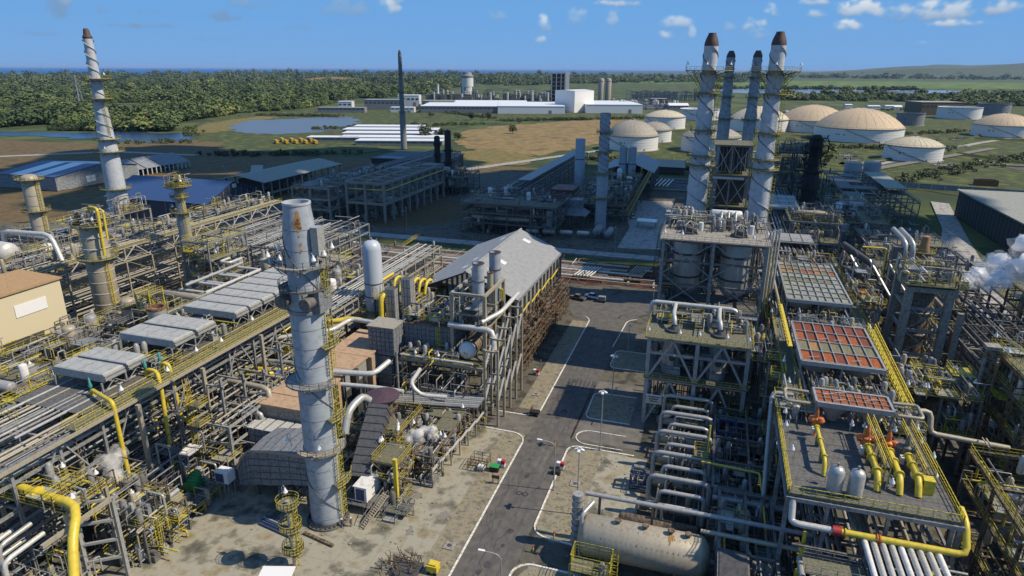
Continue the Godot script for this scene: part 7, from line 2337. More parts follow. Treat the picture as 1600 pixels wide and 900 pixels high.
	rack(t, -176, -160, -212, -84, 9, [7.0, 12.0, 17.0, 21.0], 11, M.cladding_beige, [M.galvanised, M.cladding, M.mid_steel, M.cladding_beige], 0.3)
	for i in 14:
		var z := -210.0 + i * 9.0
		bar(t, "truss_web", V(-159.7, 17.2, z), V(-159.7, 20.8, z + 4.5), 0.22, M.cladding_pale)
		bar(t, "truss_web", V(-159.7, 20.8, z + 4.5), V(-159.7, 17.2, z + 9), 0.22, M.cladding_pale)
	deck(t, -163, -212, -160, -100, 21.2, M.grating)
	rail(t, [V(-159.8, 21.2, -212), V(-159.8, 21.2, -84)])
	clutter(t, -175, -210, -161, -86, 21.3, 25, 140, 0.25)
	t = thing("arched_pipe", "large pale arched pipe over the trussed rack at the left edge", "pipe", V(-172, 21, -124))
	pipe(t, "pipe", [V(-182, 21.3, -122), V(-182, 28, -122), V(-166, 28, -123), V(-162.4, 21.3, -122)], 0.62, M.cladding_pale, 12, 2.0)
	t = thing("dished_drum", "fat pale drum end standing on the trussed rack at the left edge", "drum", V(-176, 21, -116))
	drum(t, V(-184, 24, -118), V(-174, 24, -117), 2.6, M.cladding_pale)
	t = thing("grid_pipe_rack", "broad low rack of close parallel beams between beige column and thin green column", "pipe rack", V(-142, 0, -178))
	rack(t, -156, -118, -204, -164, 7, [6.0, 10.0, 14.0, 17.0], 26, M.steel, [M.galvanised, M.steel, M.mid_steel, M.cladding], 0.3, true)
	clutter(t, -155, -203, -119, -165, 10, 19, 150, 0.12)
	t = thing("stair_block", "yellow railed stair block right beside the thin green column", "process unit", V(-139, 0, -150))
	block(t, -144, -144, -135, -160, [6.0, 12.0, 18.0, 23.0], 1, 2, {"frame": M.steel, "clutter": 44, "yellow": 0.6, "vessels": 2, "lamps": 8})
	t = thing("yellow_stair_tower", "slender bright yellow stair tower in the process yard behind the coolers", "stair tower", V(-124, 0, -112))
	for i in 5:
		deck(t, -126, -114, -122, -110, 4 + i * 4.0, M.grating, "landing")
		rail(t, loop(-126, -114, -122, -110, 4 + i * 4.0), M.yellow)
		stair(t, V(-125, i * 4.0, -110.4 if i % 2 else -113.6), V(-123, 4 + i * 4.0, -113.6 if i % 2 else -110.4), 0.9, M.yellow)
	posts(t, [-126, -122], [-114, -110], 0, 21, 0.25, M.yellow_rail)
	t = thing("cream_vessel", "small cream drum with a yellow platform between the two columns", "vessel", V(-131, 12, -112))
	vessel(t, V(-131, 0, -112), 1.7, 18, M.cladding_beige)
	ring_deck(t, V(-131, 16.4, -112), 1.7, 3.0)
	t = thing("process_yard", "crowded process yard of pipes and ladders below the beige column", "process unit", V(-124, 0, -105))
	block(t, -137, -84, -107, -126, [5.0, 9.5, 13.5], 4, 6, {"frame": M.steel, "w": 0.32, "clutter": 150, "yellow": 0.22, "fill": 0.32, "vessels": 9, "drums": 5, "lamps": 14, "top": 90, "brace": true})
	t = thing("process_yard", "crowded process yard below the cream walled block at the left edge", "process unit", V(-124, 0, -66))
	block(t, -136, -48, -105, -83, [5.0, 10.0, 15.0], 4, 5, {"frame": M.steel, "w": 0.34, "clutter": 150, "yellow": 0.25, "fill": 0.4, "vessels": 8, "drums": 5, "lamps": 16, "top": 90})
	t = thing("process_yard", "process yard of pipes between the silver loops and the sleeper pipeway road", "process unit", V(-112, 0, -160))
	block(t, -117, -150, -100, -180, [5.0, 9.0], 3, 4, {"frame": M.steel, "w": 0.3, "clutter": 90, "yellow": 0.15, "fill": 0.3, "vessels": 3, "drums": 2, "top": 50, "rails": false})
	t = thing("long_pipe_rack", "pipe rack stepping away behind the grey blue upright vessel", "pipe rack", V(-100, 0, -165))
	rack(t, -97, -88, -200, -130, 7, [5.0, 9.0, 12.0], 10, M.cladding_beige, [M.galvanised, M.cladding, M.cladding_pale, M.steel], 0.3)
	clutter(t, -97, -198, -88, -131, 0.2, 11, 130, 0.1)
	pipe(t, "yellow_line", [V(-87.8, 12.8, -146), V(-87.8, 12.8, -164)], 0.42, M.yellow, 9)
	steam("steam_wisp", "thin grey steam wisp rising beside the low left pipework", [[V(-83, 6.0, -61.5), 1.2], [V(-83.4, 7.6, -62.5), 1.8], [V(-84.4, 9.4, -64), 2.6], [V(-85.6, 11.6, -66), 3.4]], 0.7)

func panelled(t: Node3D, a: Vector3, b: Vector3, nx: int, ny: int, nz: int, m: Material, seam: Material) -> void:
	# clad casing: separate sheets with dark joints between them on the faces towards +x, +z and up
	span(t, "casing", a + V(0.05, 0, 0.05), b - V(0.06, 0.06, 0.06), seam)
	var s := b - a
	for i in nx:
		for j in ny:
			var p := V(a.x + s.x * (i + 0.5) / nx, a.y + s.y * (j + 0.5) / ny, b.z - 0.03)
			box(t, "panel", p, V(s.x / nx - 0.14, s.y / ny - 0.14, 0.1), m)
	for k in nz:
		for j in ny:
			var p := V(b.x - 0.03, a.y + s.y * (j + 0.5) / ny, a.z + s.z * (k + 0.5) / nz)
			box(t, "panel", p, V(0.1, s.y / ny - 0.14, s.z / nz - 0.14), m)

func plant_middle() -> void:
	var t: Node3D
	var g: Geo
	# --- the big stack
	var c := V(-55, 0, -76)
	var pr := P2([2.65, 0, 2.58, 6, 2.5, 37.5, 2.25, 38.5, 2.2, 49, 1.82, 52.3])
	t = thing("main_stack", "big blue grey stack in front with rust under its open top", "chimney stack", c)
	lathe(t, "shaft", c, pr, M.stack_blue, 32)
	lathe(t, "rim", c, P2([1.83, 52.1, 1.95, 52.2, 1.95, 52.5, 1.68, 52.5, 1.66, 47.5, 0.8, 47.4]), M.stack_white, 32)
	for i in 17:
		var ys := 1.6 + i * 2.95
		lathe(t, "plate_seam", c, P2([rad(pr, ys), ys, rad(pr, ys) + 0.03, ys + 0.03, rad(pr, ys) + 0.03, ys + 0.1, rad(pr, ys), ys + 0.13]), M.duct_grey, 32)
	lathe(t, "base_ring", c, P2([3.4, 0, 3.4, 0.35, 3.0, 0.4, 3.0, 1.0]), M.mid_steel, 32)
	for i in 28:
		var a := TAU * i / 28
		rod(t, "anchor_bolt", c + V(cos(a) * 3.2, 0.3, sin(a) * 3.2), c + V(cos(a) * 3.2, 0.7, sin(a) * 3.2), 0.09, M.dark_steel)
	strakes(t, c, pr, 2, 51, 2.6, 1, M.mid_steel, 0.14)
	for y in [13.8, 25.3, 36.8]:
		lathe(t, "flange", c, P2([2.5, y - 0.3, 2.72, y - 0.25, 2.72, y + 0.25, 2.5, y + 0.3]), M.steel, 32)
	for lay in 2:   # rust blotches under the rim, a streak running down from them
		g = Geo.new()
		var wr := RandomNumberGenerator.new()
		wr.seed = 4 + lay
		for i in 20 - lay * 9:
			var up := 49.6 + wr.randfn() * (0.75 - lay * 0.3)
			var a := 0.98 + wr.randfn() * (0.13 - lay * 0.06)
			var s := wr.randf_range(0.1, 0.4) * (1.0 - lay * 0.4)
			if i % 4 == 0 and lay == 0:
				up = 49.0 - wr.randf() * 5.0
				a = 0.98 + wr.randfn() * 0.02
				s = wr.randf_range(0.1, 0.22)
			var pts := []
			for k in 9:
				var q := wr.randf_range(0.6, 1.1) * s
				var y := minf(up + sin(k * TAU / 9) * q * 1.5, 52.0)
				var b := a + cos(k * TAU / 9) * q / 2.4
				pts.append(c + V(cos(b), 0, sin(b)) * (rad(pr, y) + 0.02 + lay * 0.02 + 0.0004 * i) + V(0, y, 0))
			g.face(pts, V(cos(a), 0.15, sin(a)).normalized())
		solid(t, "rust_stain", g, M.stain if lay == 0 else M.rust)
	ring_deck(t, c + V(0, 43.6, 0), 2.8, 3.9, 0, TAU, M.concrete_post, M.steel)
	deck(t, -56.5, -82, -50.6, -78.6, 43.5, M.concrete_post)
	rail(t, loop(-56.5, -82, -50.6, -78.6, 43.5))
	bar(t, "bracket", c + V(-2.6, 41.8, 0), c + V(-6.4, 43.4, 0), 0.3, M.concrete_post)
	deck(t, -61.6, -77, -57.6, -75, 43.5, M.concrete_post)
	lamps(t, [c + V(-4.4, 43.7, 0), c + V(-3.4, 43.7, 2.8), c + V(0, 43.7, 4.4), c + V(3.4, 43.7, 3), c + V(4.4, 43.7, 0), c + V(-5, 43.7, -4), c + V(2.5, 43.7, -4.2), c + V(-4, 25.4, 2), c + V(-4, 13.9, 2), c + V(2.6, 14, 3.4)])
	ring_deck(t, c + V(0, 40.2, 0), 2.8, 3.6, 0, TAU, M.mid_steel, M.mid_steel)
	for s in [-1, 1]:
		span(t, "damper_box", c + V(2.4 * s - 0.9, 36.8, -1.6), c + V(2.4 * s + 0.9, 40, 1.6), M.duct_grey)
		rod(t, "damper_drum", c + V(2.0 * s, 38.6, 1.2), c + V(2.0 * s, 38.6, 3.4), 0.9, M.mid_steel)
	span(t, "monitor_box", c + V(2.4, 45.2, -0.8), c + V(3.5, 49.2, 0.9), M.cladding)
	ring_deck(t, c + V(0, 25.4, 0), 2.75, 4.2, PI * 0.05, PI * 1.2, M.steel, M.mid_steel)
	ring_deck(t, c + V(0, 13.9, 0), 2.75, 3.9, -0.9, PI * 0.7, M.cladding_beige, M.mid_steel)
	for y in [19.5, 8.0, 31.5]:
		ring_deck(t, c + V(0, y, 0), 2.75, 4.3, -0.7, 0.5)
	for lv in [[0.3, 13.6], [14, 25.2], [25.4, 36.5], [37, 43.4]]:
		ladder(t, c + V(cos(0.1) * 2.95, lv[0], sin(0.1) * 2.95 - (0.5 if lv[0] > 10 else 0.0)), lv[1], V(1, 0, 0.1).normalized())
	lathe(t, "dark_manway", c, P2([0.01, 0, 0.02, 0.01]), M.dark_steel, 6)
	# quilted duct from the boiler into the stack
	t = thing("quilted_duct", "hunched grey duct clad in quilted sheets, entering the big stack from the west", "duct", V(-65, 0, -80))
	var sec := [[-72.6, 2.2, 5.4], [-71.6, 2.4, 7.6], [-70, 2.8, 9.2], [-66, 3.4, 9.9], [-62, 4.4, 10.2], [-58, 5.0, 10.3]]
	for i in sec.size() - 1:
		var p: Array = sec[i]
		var q: Array = sec[i + 1]
		var cols := 2
		for k in cols:
			var x0 := lerpf(p[0], q[0], float(k) / cols) + 0.05
			var x1 := lerpf(p[0], q[0], float(k + 1) / cols) - 0.05
			var l0 := lerpf(p[1], q[1], float(k) / cols)
			var l1 := lerpf(p[1], q[1], float(k + 1) / cols)
			var h0 := lerpf(p[2], q[2], float(k) / cols)
			var h1 := lerpf(p[2], q[2], float(k + 1) / cols)
			for r in 5:
				var f0 := r / 5.0 + 0.012
				var f1 := (r + 1) / 5.0 - 0.012
				g = Geo.new()
				g.quad(V(x0, lerpf(l0, h0, f0), -76.7), V(x1, lerpf(l1, h1, f0), -76.7), V(x1, lerpf(l1, h1, f1), -76.7), V(x0, lerpf(l0, h0, f1), -76.7), V(0, 0, 1))
				solid(t, "clad_sheet", g, M.duct_grey)
			g = Geo.new()
			g.quad(V(x0, h0, -76.8), V(x1, h1, -76.8), V(x1, h1 + 0.5, -80.8), V(x0, h0 + 0.5, -80.8), V(0, 1, 0))
			g.quad(V(x0, h0, -84.8), V(x1, h1, -84.8), V(x1, h1 + 0.5, -80.8), V(x0, h0 + 0.5, -80.8), V(0, 1, 0))
			solid(t, "top_sheet", g, M.duct_grey)
		g = Geo.new()
		g.quad(V(p[0], p[1], -76.8), V(q[0], q[1], -76.8), V(q[0], q[2] - 0.1, -76.8), V(p[0], p[2] - 0.1, -76.8), V(0, 0, 1))
		g.quad(V(p[0], p[1], -84.8), V(q[0], q[1], -84.8), V(q[0], q[2] - 0.1, -84.8), V(p[0], p[2] - 0.1, -84.8), V(0, 0, -1))
		g.quad(V(p[0], p[1], -76.8), V(q[0], q[1], -76.8), V(q[0], q[1], -84.8), V(p[0], p[1], -84.8), V(0, -1, 0))
		solid(t, "inner_casing", g, M.seam)
		bar(t, "ridge_stiffener", V(p[0], p[2] + 0.1, -76.7), V(q[0], q[2] + 0.1, -76.7), 0.3, M.rust_roof)
	g = Geo.new()
	g.quad(V(-72.6, 2.2, -76.8), V(-72.6, 5.4, -76.8), V(-72.6, 5.4, -84.8), V(-72.6, 2.2, -84.8), V(-1, 0, 0))
	solid(t, "end_sheet", g, M.duct_grey)
	for x in [-70.0, -64.0, -60.0]:
		span(t, "support_leg", V(x - 0.2, 0, -78.2), V(x + 0.2, 3.4, -77.8), M.mid_steel)
		span(t, "support_leg", V(x - 0.2, 0, -84.2), V(x + 0.2, 3.4, -83.8), M.mid_steel)
	# boiler house with the rust washed roof
	t = thing("boiler_house", "long boiler casing whose flat roof is washed with rust", "boiler", V(-72, 0, -109))
	span(t, "casing", V(-77, 0, -126), V(-68, 11.0, -92.4), M.wall_grey)
	for i in 5:
		span(t, "roof_sheet", V(-77.2, 11.0, -126 + i * 6.72), V(-67.4, 11.35, -119.4 + i * 6.72), M.rust_roof)
	for i in 5:
		span(t, "wall_sheet", V(-67.98, 7.4, -125.6 + i * 6.7), V(-67.7, 10.6, -120.8 + i * 6.7), M.cladding)
		span(t, "buttress", V(-68, 0, -120.6 + i * 6.7), V(-66.6, 11.2, -119.4 + i * 6.7), M.rust_roof if i % 2 else M.wall_dark)
	span(t, "lower_wall", V(-67.98, 0, -126), V(-67.8, 7.2, -92.4), M.wall_dark)
	span(t, "front_block", V(-77, 0, -92.3), V(-64, 10.8, -88.6), M.concrete_post)
	span(t, "front_roof", V(-77.4, 10.8, -94.0), V(-63.6, 11.2, -88.3), M.rust_roof)
	t = thing("panelled_box", "grey box of square clad sheets with a ribbed pale roof below the boiler", "duct", V(-70, 0, -86))
	panelled(t, V(-76, 4.6, -88.2), V(-63.6, 8.4, -84.2), 9, 3, 3, M.duct_grey, M.seam)
	for i in 7:
		bar(t, "roof_rib", V(-75.8 + i * 2, 8.5, -88.2), V(-75.8 + i * 2, 8.5, -84.2), 1.6, M.cladding_pale, 0.16)
	for i in 6:
		g = Geo.new()
		var xa := -75.0 + i * 1.9
		g.quad(V(xa, 4.5, -84.3), V(xa + 1.8, 4.5, -84.3), V(xa + 1.4, 1.6, -83.2), V(xa + 0.4, 1.6, -83.2), V(0, 0, 1))
		solid(t, "skirt_sheet", g, M.cladding_brown)
	posts(t, [-75.4, -64.2], [-87.8, -84.6], 0, 4.5, 0.3, M.mid_steel)
	# dark inclined duct on the other side
	t = thing("inclined_duct", "dark grey ribbed duct slanting down on the stack's east side", "duct", V(-52, 0, -87))
	var b := Basis(Vector3.UP, 0.15) * Basis(Vector3.RIGHT, 0.62)
	put(t, "casing", unit_box, Transform3D(b.scaled_local(V(3.6, 3.0, 13.5)), V(-53.6, 7.2, -88.5)), M.duct_dark)
	for i in 9:
		put(t, "stiffener", unit_box, Transform3D(b.scaled_local(V(3.85, 3.25, 0.14)), V(-53.6, 7.2, -88.5) + b * V(0, 0, -6 + i * 1.5)), M.dark_steel)
	pipe(t, "silver_elbow", [V(-56.6, 12.2, -94), V(-57.4, 13.4, -93), V(-58.0, 12.6, -89), V(-57.8, 9.0, -87)], 0.7, M.cladding, 12)
	posts(t, [-54.6, -51.4], [-84.6], 0, 5.0, 0.3, M.mid_steel)
	# purple hatted drum on its steel table
	t = thing("hatted_drum", "upright drum under a wide dull purple conical hat", "vessel", V(-55.6, 0, -97))
	lathe(t, "shell", V(-55.6, 0, -97), P2([1.9, 7.6, 1.9, 11.4]), M.cladding_brown, 20)
	lathe(t, "hat", V(-55.6, 0, -97), P2([3.2, 11.7, 3.25, 11.9, 0.3, 12.7, 0, 12.75]), M.purple_roof, 28)
	for k in 6:
		bar(t, "hat_strut", V(-55.6 + cos(k * 1.047) * 1.85, 10.6, -97 + sin(k * 1.047) * 1.85), V(-55.6 + cos(k * 1.047) * 2.9, 11.7, -97 + sin(k * 1.047) * 2.9), 0.12, M.mid_steel)
	block(t, -60, -91, -50, -102, [4.0, 7.6], 2, 2, {"frame": M.cladding_brown, "w": 0.32, "clutter": 44, "yellow": 0.3, "fill": 0.6, "lamps": 4})
	t = thing("yellow_service_tower", "yellow posted service tower beside the inclined dark duct", "platform", V(-48.5, 0, -87))
	block(t, -51.0, -84, -46.4, -90, [3.4, 6.6], 1, 1, {"frame": M.scaffold, "w": 0.26, "clutter": 34, "yellow": 0.4, "fill": 1.0, "lamps": 3})
	span(t, "yellow_post", V(-46.4, 0, -83.4), V(-45.8, 8.6, -82.8), M.yellow)
	t = thing("white_cabin", "white equipment cabin with a dark door panel on a raised skid", "cabin", V(-50.4, 0, -81.5))
	span(t, "cabin", V(-52.0, 1.6, -84.4), V(-49.8, 4.4, -79.6), M.white_clean)
	span(t, "door_panel", V(-51.7, 1.9, -79.58), V(-50.2, 4.0, -79.45), M.blue_steel)
	span(t, "roof_lip", V(-52.2, 4.4, -84.6), V(-49.6, 4.55, -79.4), M.white)
	deck(t, -54, -86, -46.6, -78.6, 1.5, M.deck_plate)
	rail(t, [V(-54, 1.5, -86), V(-54, 1.5, -78.6), V(-50, 1.5, -78.6)], M.steel)
	posts(t, [-53.8, -50, -46.8], [-85.6, -78.8], 0, 1.4, 0.2, M.mid_steel)
	stair(t, V(-48.6, 0.05, -75.6), V(-46.6, 3.6, -80.4), 1.2, M.cladding_beige)
	t = thing("open_skid", "low open steel skid with railings beside the white cabin's stair", "skid", V(-44.6, 0, -81))
	deck(t, -46.6, -82.6, -42.6, -79.4, 0.9)
	rail(t, loop(-46.6, -82.6, -42.6, -79.4, 0.9), M.steel)
	clutter(t, -46.2, -82.2, -43, -79.8, 0.1, 1.2, 10, 0.1)
	t = thing("caged_mast", "slim mast with round caged landings on the apron before the big stack", "mast", V(-53.6, 0, -65))
	rod(t, "pole", V(-53.6, 0, -65), V(-53.6, 11.6, -65), 0.32, M.cladding)
	for y in [3.2, 7.0, 11.0]:
		ring_deck(t, V(-53.6, y, -65), 0.35, 1.6 if y > 4 else 1.5)
	ladder(t, V(-53.2, 0.1, -65), 11.5, V(1, 0, 0))
	lamps(t, [V(-54.8, 11, -65.6)])
	# silver pipes crossing before the boiler house
	for a in [[[V(-69.0, 12.4, -102.0), V(-61.0, 12.4, -103.4), V(-59.8, 13.4, -108)], "thick pale pipe bent upward behind the purple hatted drum", 0.55], [[V(-69, 10.6, -100.4), V(-60, 10.6, -101.6), V(-54, 10.2, -102.4)], "pale pipe just below the thick bent one by the purple hat", 0.45], [[V(-54, 11.5, -110), V(-53, 11.5, -103.5), V(-51.0, 9.4, -103.5), V(-46, 9.0, -105)], "grey pipe bending twice right of the purple hatted drum", 0.42], [[V(-90, 13.5, -110), V(-79.4, 13.8, -118), V(-78.4, 14.2, -124.6), V(-70, 14.2, -124.2)], "long grey pipe rising past the stack to the boiler's far end", 0.5]]:
		t = thing("cross_pipe", a[1], "pipe", a[0][0], "pale pipes before the boiler")
		pipe(t, "pipe", a[0], a[2], M.cladding_pale, 12, 1.4)
		for k in [0.25, 0.75]:
			var p: Vector3 = a[0][0].lerp(a[0][1], k)
			span(t, "pipe_stand", V(p.x - 0.14, 0, p.z - 0.14), V(p.x + 0.14, p.y - a[2], p.z + 0.14), M.mid_steel)
	t = thing("pipe_stool", "low rack of close parallel pipes crossing towards the road east of the purple hat", "pipe rack", V(-50, 0, -106))
	for i in 7:
		rod(t, "pipe", V(-61, 6.4, -103.6 - i * 0.75), V(-40.4, 6.4, -107.4 - i * 0.75), 0.26, M.galvanised if i % 2 else M.steel)
	posts(t, [-60, -51, -42], [-109], 0, 6.2, 0.3, M.mid_steel)
	posts(t, [-60, -51, -42], [-104], 0, 6.2, 0.3, M.mid_steel)
	t = thing("equipment_row", "tangle of pipes and pumps along the concrete apron's edge by the road", "process unit", V(-47, 0, -97))
	block(t, -50, -90, -42.6, -112, [2.8, 5.4], 2, 5, {"frame": M.scaffold, "w": 0.24, "clutter": 110, "yellow": 0.15, "fill": 0.35, "rails": false, "lamps": 5})
	clutter(t, -62, -112, -48, -96, 0.2, 5, 110, 0.15, 1)
	clutter(t, -68, -92, -57, -79, 0.2, 4, 70, 0.3)
	for i in 6:
		var z := -89.0 - i * 3.6
		bar(t, "outer_post", V(-42.2 + i * 0.3, 0, z), V(-42.2 + i * 0.3, 4.0, z), 0.24, M.cladding_beige)
		bar(t, "outer_rail", V(-42.2 + i * 0.3, 3.2, z), V(-41.9 + i * 0.3, 3.6, z - 3.6), 0.3, M.cladding_pale)
	steam("steam_wisp", "white steam puff escaping among pipes near the concrete apron's edge", [[V(-49.4, 4.6, -93.4), 1.4], [V(-48.8, 5.4, -93.8), 2.2], [V(-47.2, 6.4, -94.8), 2.4], [V(-44.8, 6.9, -95.8), 1.8], [V(-50, 3.4, -91.6), 2.2]], 1.1)
	# quilted inlet house
	t = thing("clad_house", "tall grey casing of square sheets standing forward of the long clad wall", "duct", V(-66, 0, -119))
	panelled(t, V(-69.4, 10.2, -122), V(-63.2, 16.6, -116.6), 6, 6, 4, M.duct_grey, M.seam)
	span(t, "roof", V(-69.6, 16.6, -122.2), V(-63.0, 16.8, -116.4), M.cladding_beige)
	panelled(t, V(-68.6, 0.5, -120.6), V(-64.4, 9.8, -117.2), 1, 8, 1, M.wall_grey, M.seam)
	t = thing("clad_wall_house", "long grey clad house with gridded walls and scaffold boards on its roof", "duct", V(-57, 0, -127))
	panelled(t, V(-63, 9.0, -134), V(-50.6, 16.3, -121.6), 12, 6, 10, M.duct_grey, M.seam)
	span(t, "roof", V(-63.2, 16.3, -134.2), V(-50.4, 16.5, -121.4), M.cladding_brown)
	clutter(t, -63, -134, -51, -122, 16.5, 18.6, 70, 0.4)
	for i in 9:
		bar(t, "scaffold_board", V(-62.6 + i * 0.9, 17.2 + (i % 3) * 0.4, -128 - (i % 2)), V(-58 + i * 0.9, 17.2 + (i % 3) * 0.4, -133), 0.4, M.scaffold, 0.08)
	ladder(t, V(-54.6, 8.4, -121.3), 16.6, V(0, 0, 1), M.yellow)
	posts(t, [-62.6, -51], [-133.6, -122], 0, 8.3, 0.5, M.mid_steel)
	# deck with the silver drum
	t = thing("drum_deck", "railed steel deck on raking legs carrying the silver ended drum", "platform", V(-52, 0, -119))
	deck(t, -62.0, -121.4, -43.0, -117.4, 10.0)
	deck(t, -50.2, -132, -43.2, -121.4, 10.0)
	rail(t, [V(-62.0, 10, -117.4), V(-43.0, 10, -117.4), V(-43.0, 10, -132)])
	bar(t, "edge_beam", V(-62.2, 9.7, -117.2), V(-42.8, 9.7, -117.2), 0.36, M.cladding_beige, 0.6)
	for x in [-61.8, -56, -49.6, -43.2]:
		span(t, "post", V(x - 0.2, 0, -117.7), V(x + 0.2, 9.9, -117.3), M.cladding_beige)
		span(t, "post", V(x - 0.2, 0, -121.2), V(x + 0.2, 9.9, -120.8), M.mid_steel)
	for x in [-56.0, -49.6]:
		bar(t, "raking_leg", V(x, 9.6, -117.5), V(x - 4.6, 3.0, -117.5), 0.2, M.scaffold)
		bar(t, "raking_leg", V(x, 9.6, -117.5), V(x + 4.6, 3.0, -117.5), 0.2, M.scaffold)
	rod(t, "edge_pipe", V(-62, 10.8, -117.0), V(-45, 10.8, -117.0), 0.28, M.cladding_pale)
	rod(t, "tall_post", V(-60.5, 0, -112.5), V(-60.5, 13.5, -112.5), 0.3, M.steel)
	clutter(t, -61.5, -121.2, -49.6, -117.8, 10.1, 12.0, 40, 0.4)
	clutter(t, -61, -120.5, -41, -108, 0.2, 9, 130, 0.08, 1)
	lamps(t, [V(-53.6, 10, -117.6), V(-48.6, 10, -117.6), V(-58, 10, -117.6)])
	t = thing("silver_drum", "horizontal drum with a bright silver end on the steel deck", "drum", V(-47, 10, -120))
	drum(t, V(-47.2, 12.6, -132), V(-47.2, 12.6, -119.6), 1.9, M.cladding_brown)
	lathe_end(t, V(-47.2, 12.6, -119.4), 1.95)
	# portal with the four exhausts
	t = thing("exhaust_portal", "open steel portal around the four exhaust cylinders", "frame", V(-47, 0, -127))
	for x in [-51.0, -43.6]:
		for z in [-133.4, -127.0, -120.6]:
			span(t, "column", V(x - 0.36, 0, z - 0.36), V(x + 0.36, 25.0, z + 0.36), M.cladding_beige)
	for y in [17.5, 25.2]:
		beams(t, [-51.0, -43.6], [-133.4, -127.0, -120.6], y, 0.6, M.cladding_beige)
	deck(t, -50.6, -133, -44, -121, 20.5, M.grating)
	beams(t, [-50.6, -44], [-133, -127, -121], 20.4, 0.4, M.steel)
	clutter(t, -50.4, -133, -44, -121, 17.6, 24, 50, 0.15)
	pipe(t, "pale_pipe", [V(-51.6, 17.9, -120.0), V(-41.4, 17.9, -119.6), V(-40.8, 14, -118.6)], 0.62, M.cladding_pale, 12, 1.4)
	pipe(t, "pale_pipe", [V(-44, 19.4, -119.8), V(-41, 20.6, -124), V(-40, 22.0, -133)], 0.5, M.cladding_pale, 12, 1.2)
	for a in [[-46.0, -123.6, 1.25, 22, 31.2, "front fat one"], [-45.0, -131.6, 1.3, 22, 31.6, "rear fat one"], [-48.2, -127.4, 0.75, 21, 28.6, "slim west one"], [-44.6, -127.2, 0.7, 21, 28.2, "slim one between the fat pair"]]:
		t = thing("exhaust", "open ended grey blue exhaust cylinder on the portal, %s" % a[5], "exhaust", V(a[0], a[3] - 1.5, a[1]), "exhaust cylinders on the portal")
		lathe(t, "shell", V(a[0], 0, a[1]), P2([a[2], a[3] - 1.5, a[2], a[4], a[2] - 0.12, a[4], a[2] - 0.12, a[4] - 2.5, 0, a[4] - 2.6]), M.stack_blue if a[2] > 1 else M.cladding_beige, 22)
		lathe(t, "joint_ring", V(a[0], 0, a[1]), P2([a[2], a[4] - 4.0, a[2] + 0.14, a[4] - 3.95, a[2] + 0.14, a[4] - 3.7, a[2], a[4] - 3.65]), M.mid_steel, 22)
		lathe(t, "rim", V(a[0], 0, a[1]), P2([a[2] + 0.02, a[4] - 0.15, a[2] + 0.08, a[4] - 0.1, a[2] + 0.08, a[4] + 0.04, a[2] - 0.14, a[4] + 0.04]), M.red_brown, 22)
	t = thing("raking_frames", "row of tall open ladder frames stepping along the road side of the drum deck", "frame", V(-39.4, 0, -122))
	for i in 5:
		var z := -112.0 - i * 4.2
		for x in [-40.6, -37.8]:
			span(t, "post", V(x - 0.22, 0, z - 0.22), V(x + 0.22, 17.0 + i * 0.9, z + 0.22), M.cladding_beige)
		bar(t, "rung", V(-40.6, 16.6 + i * 0.9, z), V(-37.8, 16.6 + i * 0.9, z), 0.36, M.cladding_beige)
		bar(t, "rung", V(-40.6, 9.6, z), V(-37.8, 9.6, z), 0.3, M.cladding_beige)
		if i < 4:
			for x in [-40.6, -37.8]:
				bar(t, "raking_tie", V(x, 12.4 + i * 0.5, z), V(x, 16.4 + i * 0.9, z - 4.2), 0.3, M.cladding_pale)
				bar(t, "raking_tie", V(x, 5.4, z), V(x, 9.4, z - 4.2), 0.3, M.cladding_pale)
	# blue grey upright vessel and yellow pipes
	t = thing("upright_vessel", "smooth blue grey upright vessel with a domed top left of the shed", "vessel", V(-84.6, 0, -147))
	lathe(t, "shell", t.position, P2([2.5, 0, 2.5, 25.0, 2.3, 26.0, 1.7, 26.9, 0.8, 27.3, 0, 27.4]), mat("vessel_blue", Color(0.44, 0.49, 0.56), 0.4), 28)
	for y in [12.0, 15.6]:
		lathe(t, "band", t.position, P2([2.5, y, 2.6, y + 0.05, 2.6, y + 0.25, 2.5, y + 0.3]), M.dark_steel, 28)
	rod(t, "top_nozzle", t.position + V(0, 27.2, 0), t.position + V(0, 28.0, 0), 0.3, M.steel)
	ring_deck(t, t.position + V(0, 8.2, 0), 2.55, 4.2)
	t = thing("yellow_main", "fat yellow gas main bending up beside the upright vessel", "pipe", V(-80, 10, -131))
	pipe(t, "pipe", [V(-92, 10.8, -126), V(-85.0, 11.0, -129.8), V(-83.6, 11.2, -131.2), V(-74.4, 11.2, -131.6)], 0.66, M.yellow, 14, 1.4)
	pipe(t, "riser_pipe", [V(-74.4, 11.2, -131.8), V(-74.4, 17.6, -132.2), V(-73.6, 18.6, -136.4)], 0.6, M.yellow, 14, 1.4)
	for x in [-84.0, -78.0]:
		span(t, "pipe_stand", V(x - 0.2, 0, -131.4), V(x + 0.2, 10.5, -131), M.mid_steel)
	t = thing("yellow_pipe_nest", "nest of yellow pipe bends on a raised deck beyond the clad houses", "platform", V(-74, 0, -148))
	deck(t, -81, -156, -67, -140, 13.6)
	rail(t, loop(-81, -156, -67, -140, 13.6))
	posts(t, [-80.8, -74, -67.2], [-155.8, -148, -140.2], 0, 13.5, 0.4, M.mid_steel)
	for i in 6:
		pipe(t, "yellow_bend", [V(-78 + i * 1.8, 13.7, -150), V(-78 + i * 1.8, 17.4, -150), V(-78 + i * 1.8, 17.4, -146.6), V(-78 + i * 1.8, 14.5, -145.4)], 0.4, M.yellow, 10, 1.2)
	clutter(t, -80.6, -155.6, -67.4, -140.4, 13.7, 16, 50, 0.7)
	clutter(t, -80, -155, -68, -141, 0.2, 13, 110, 0.15)
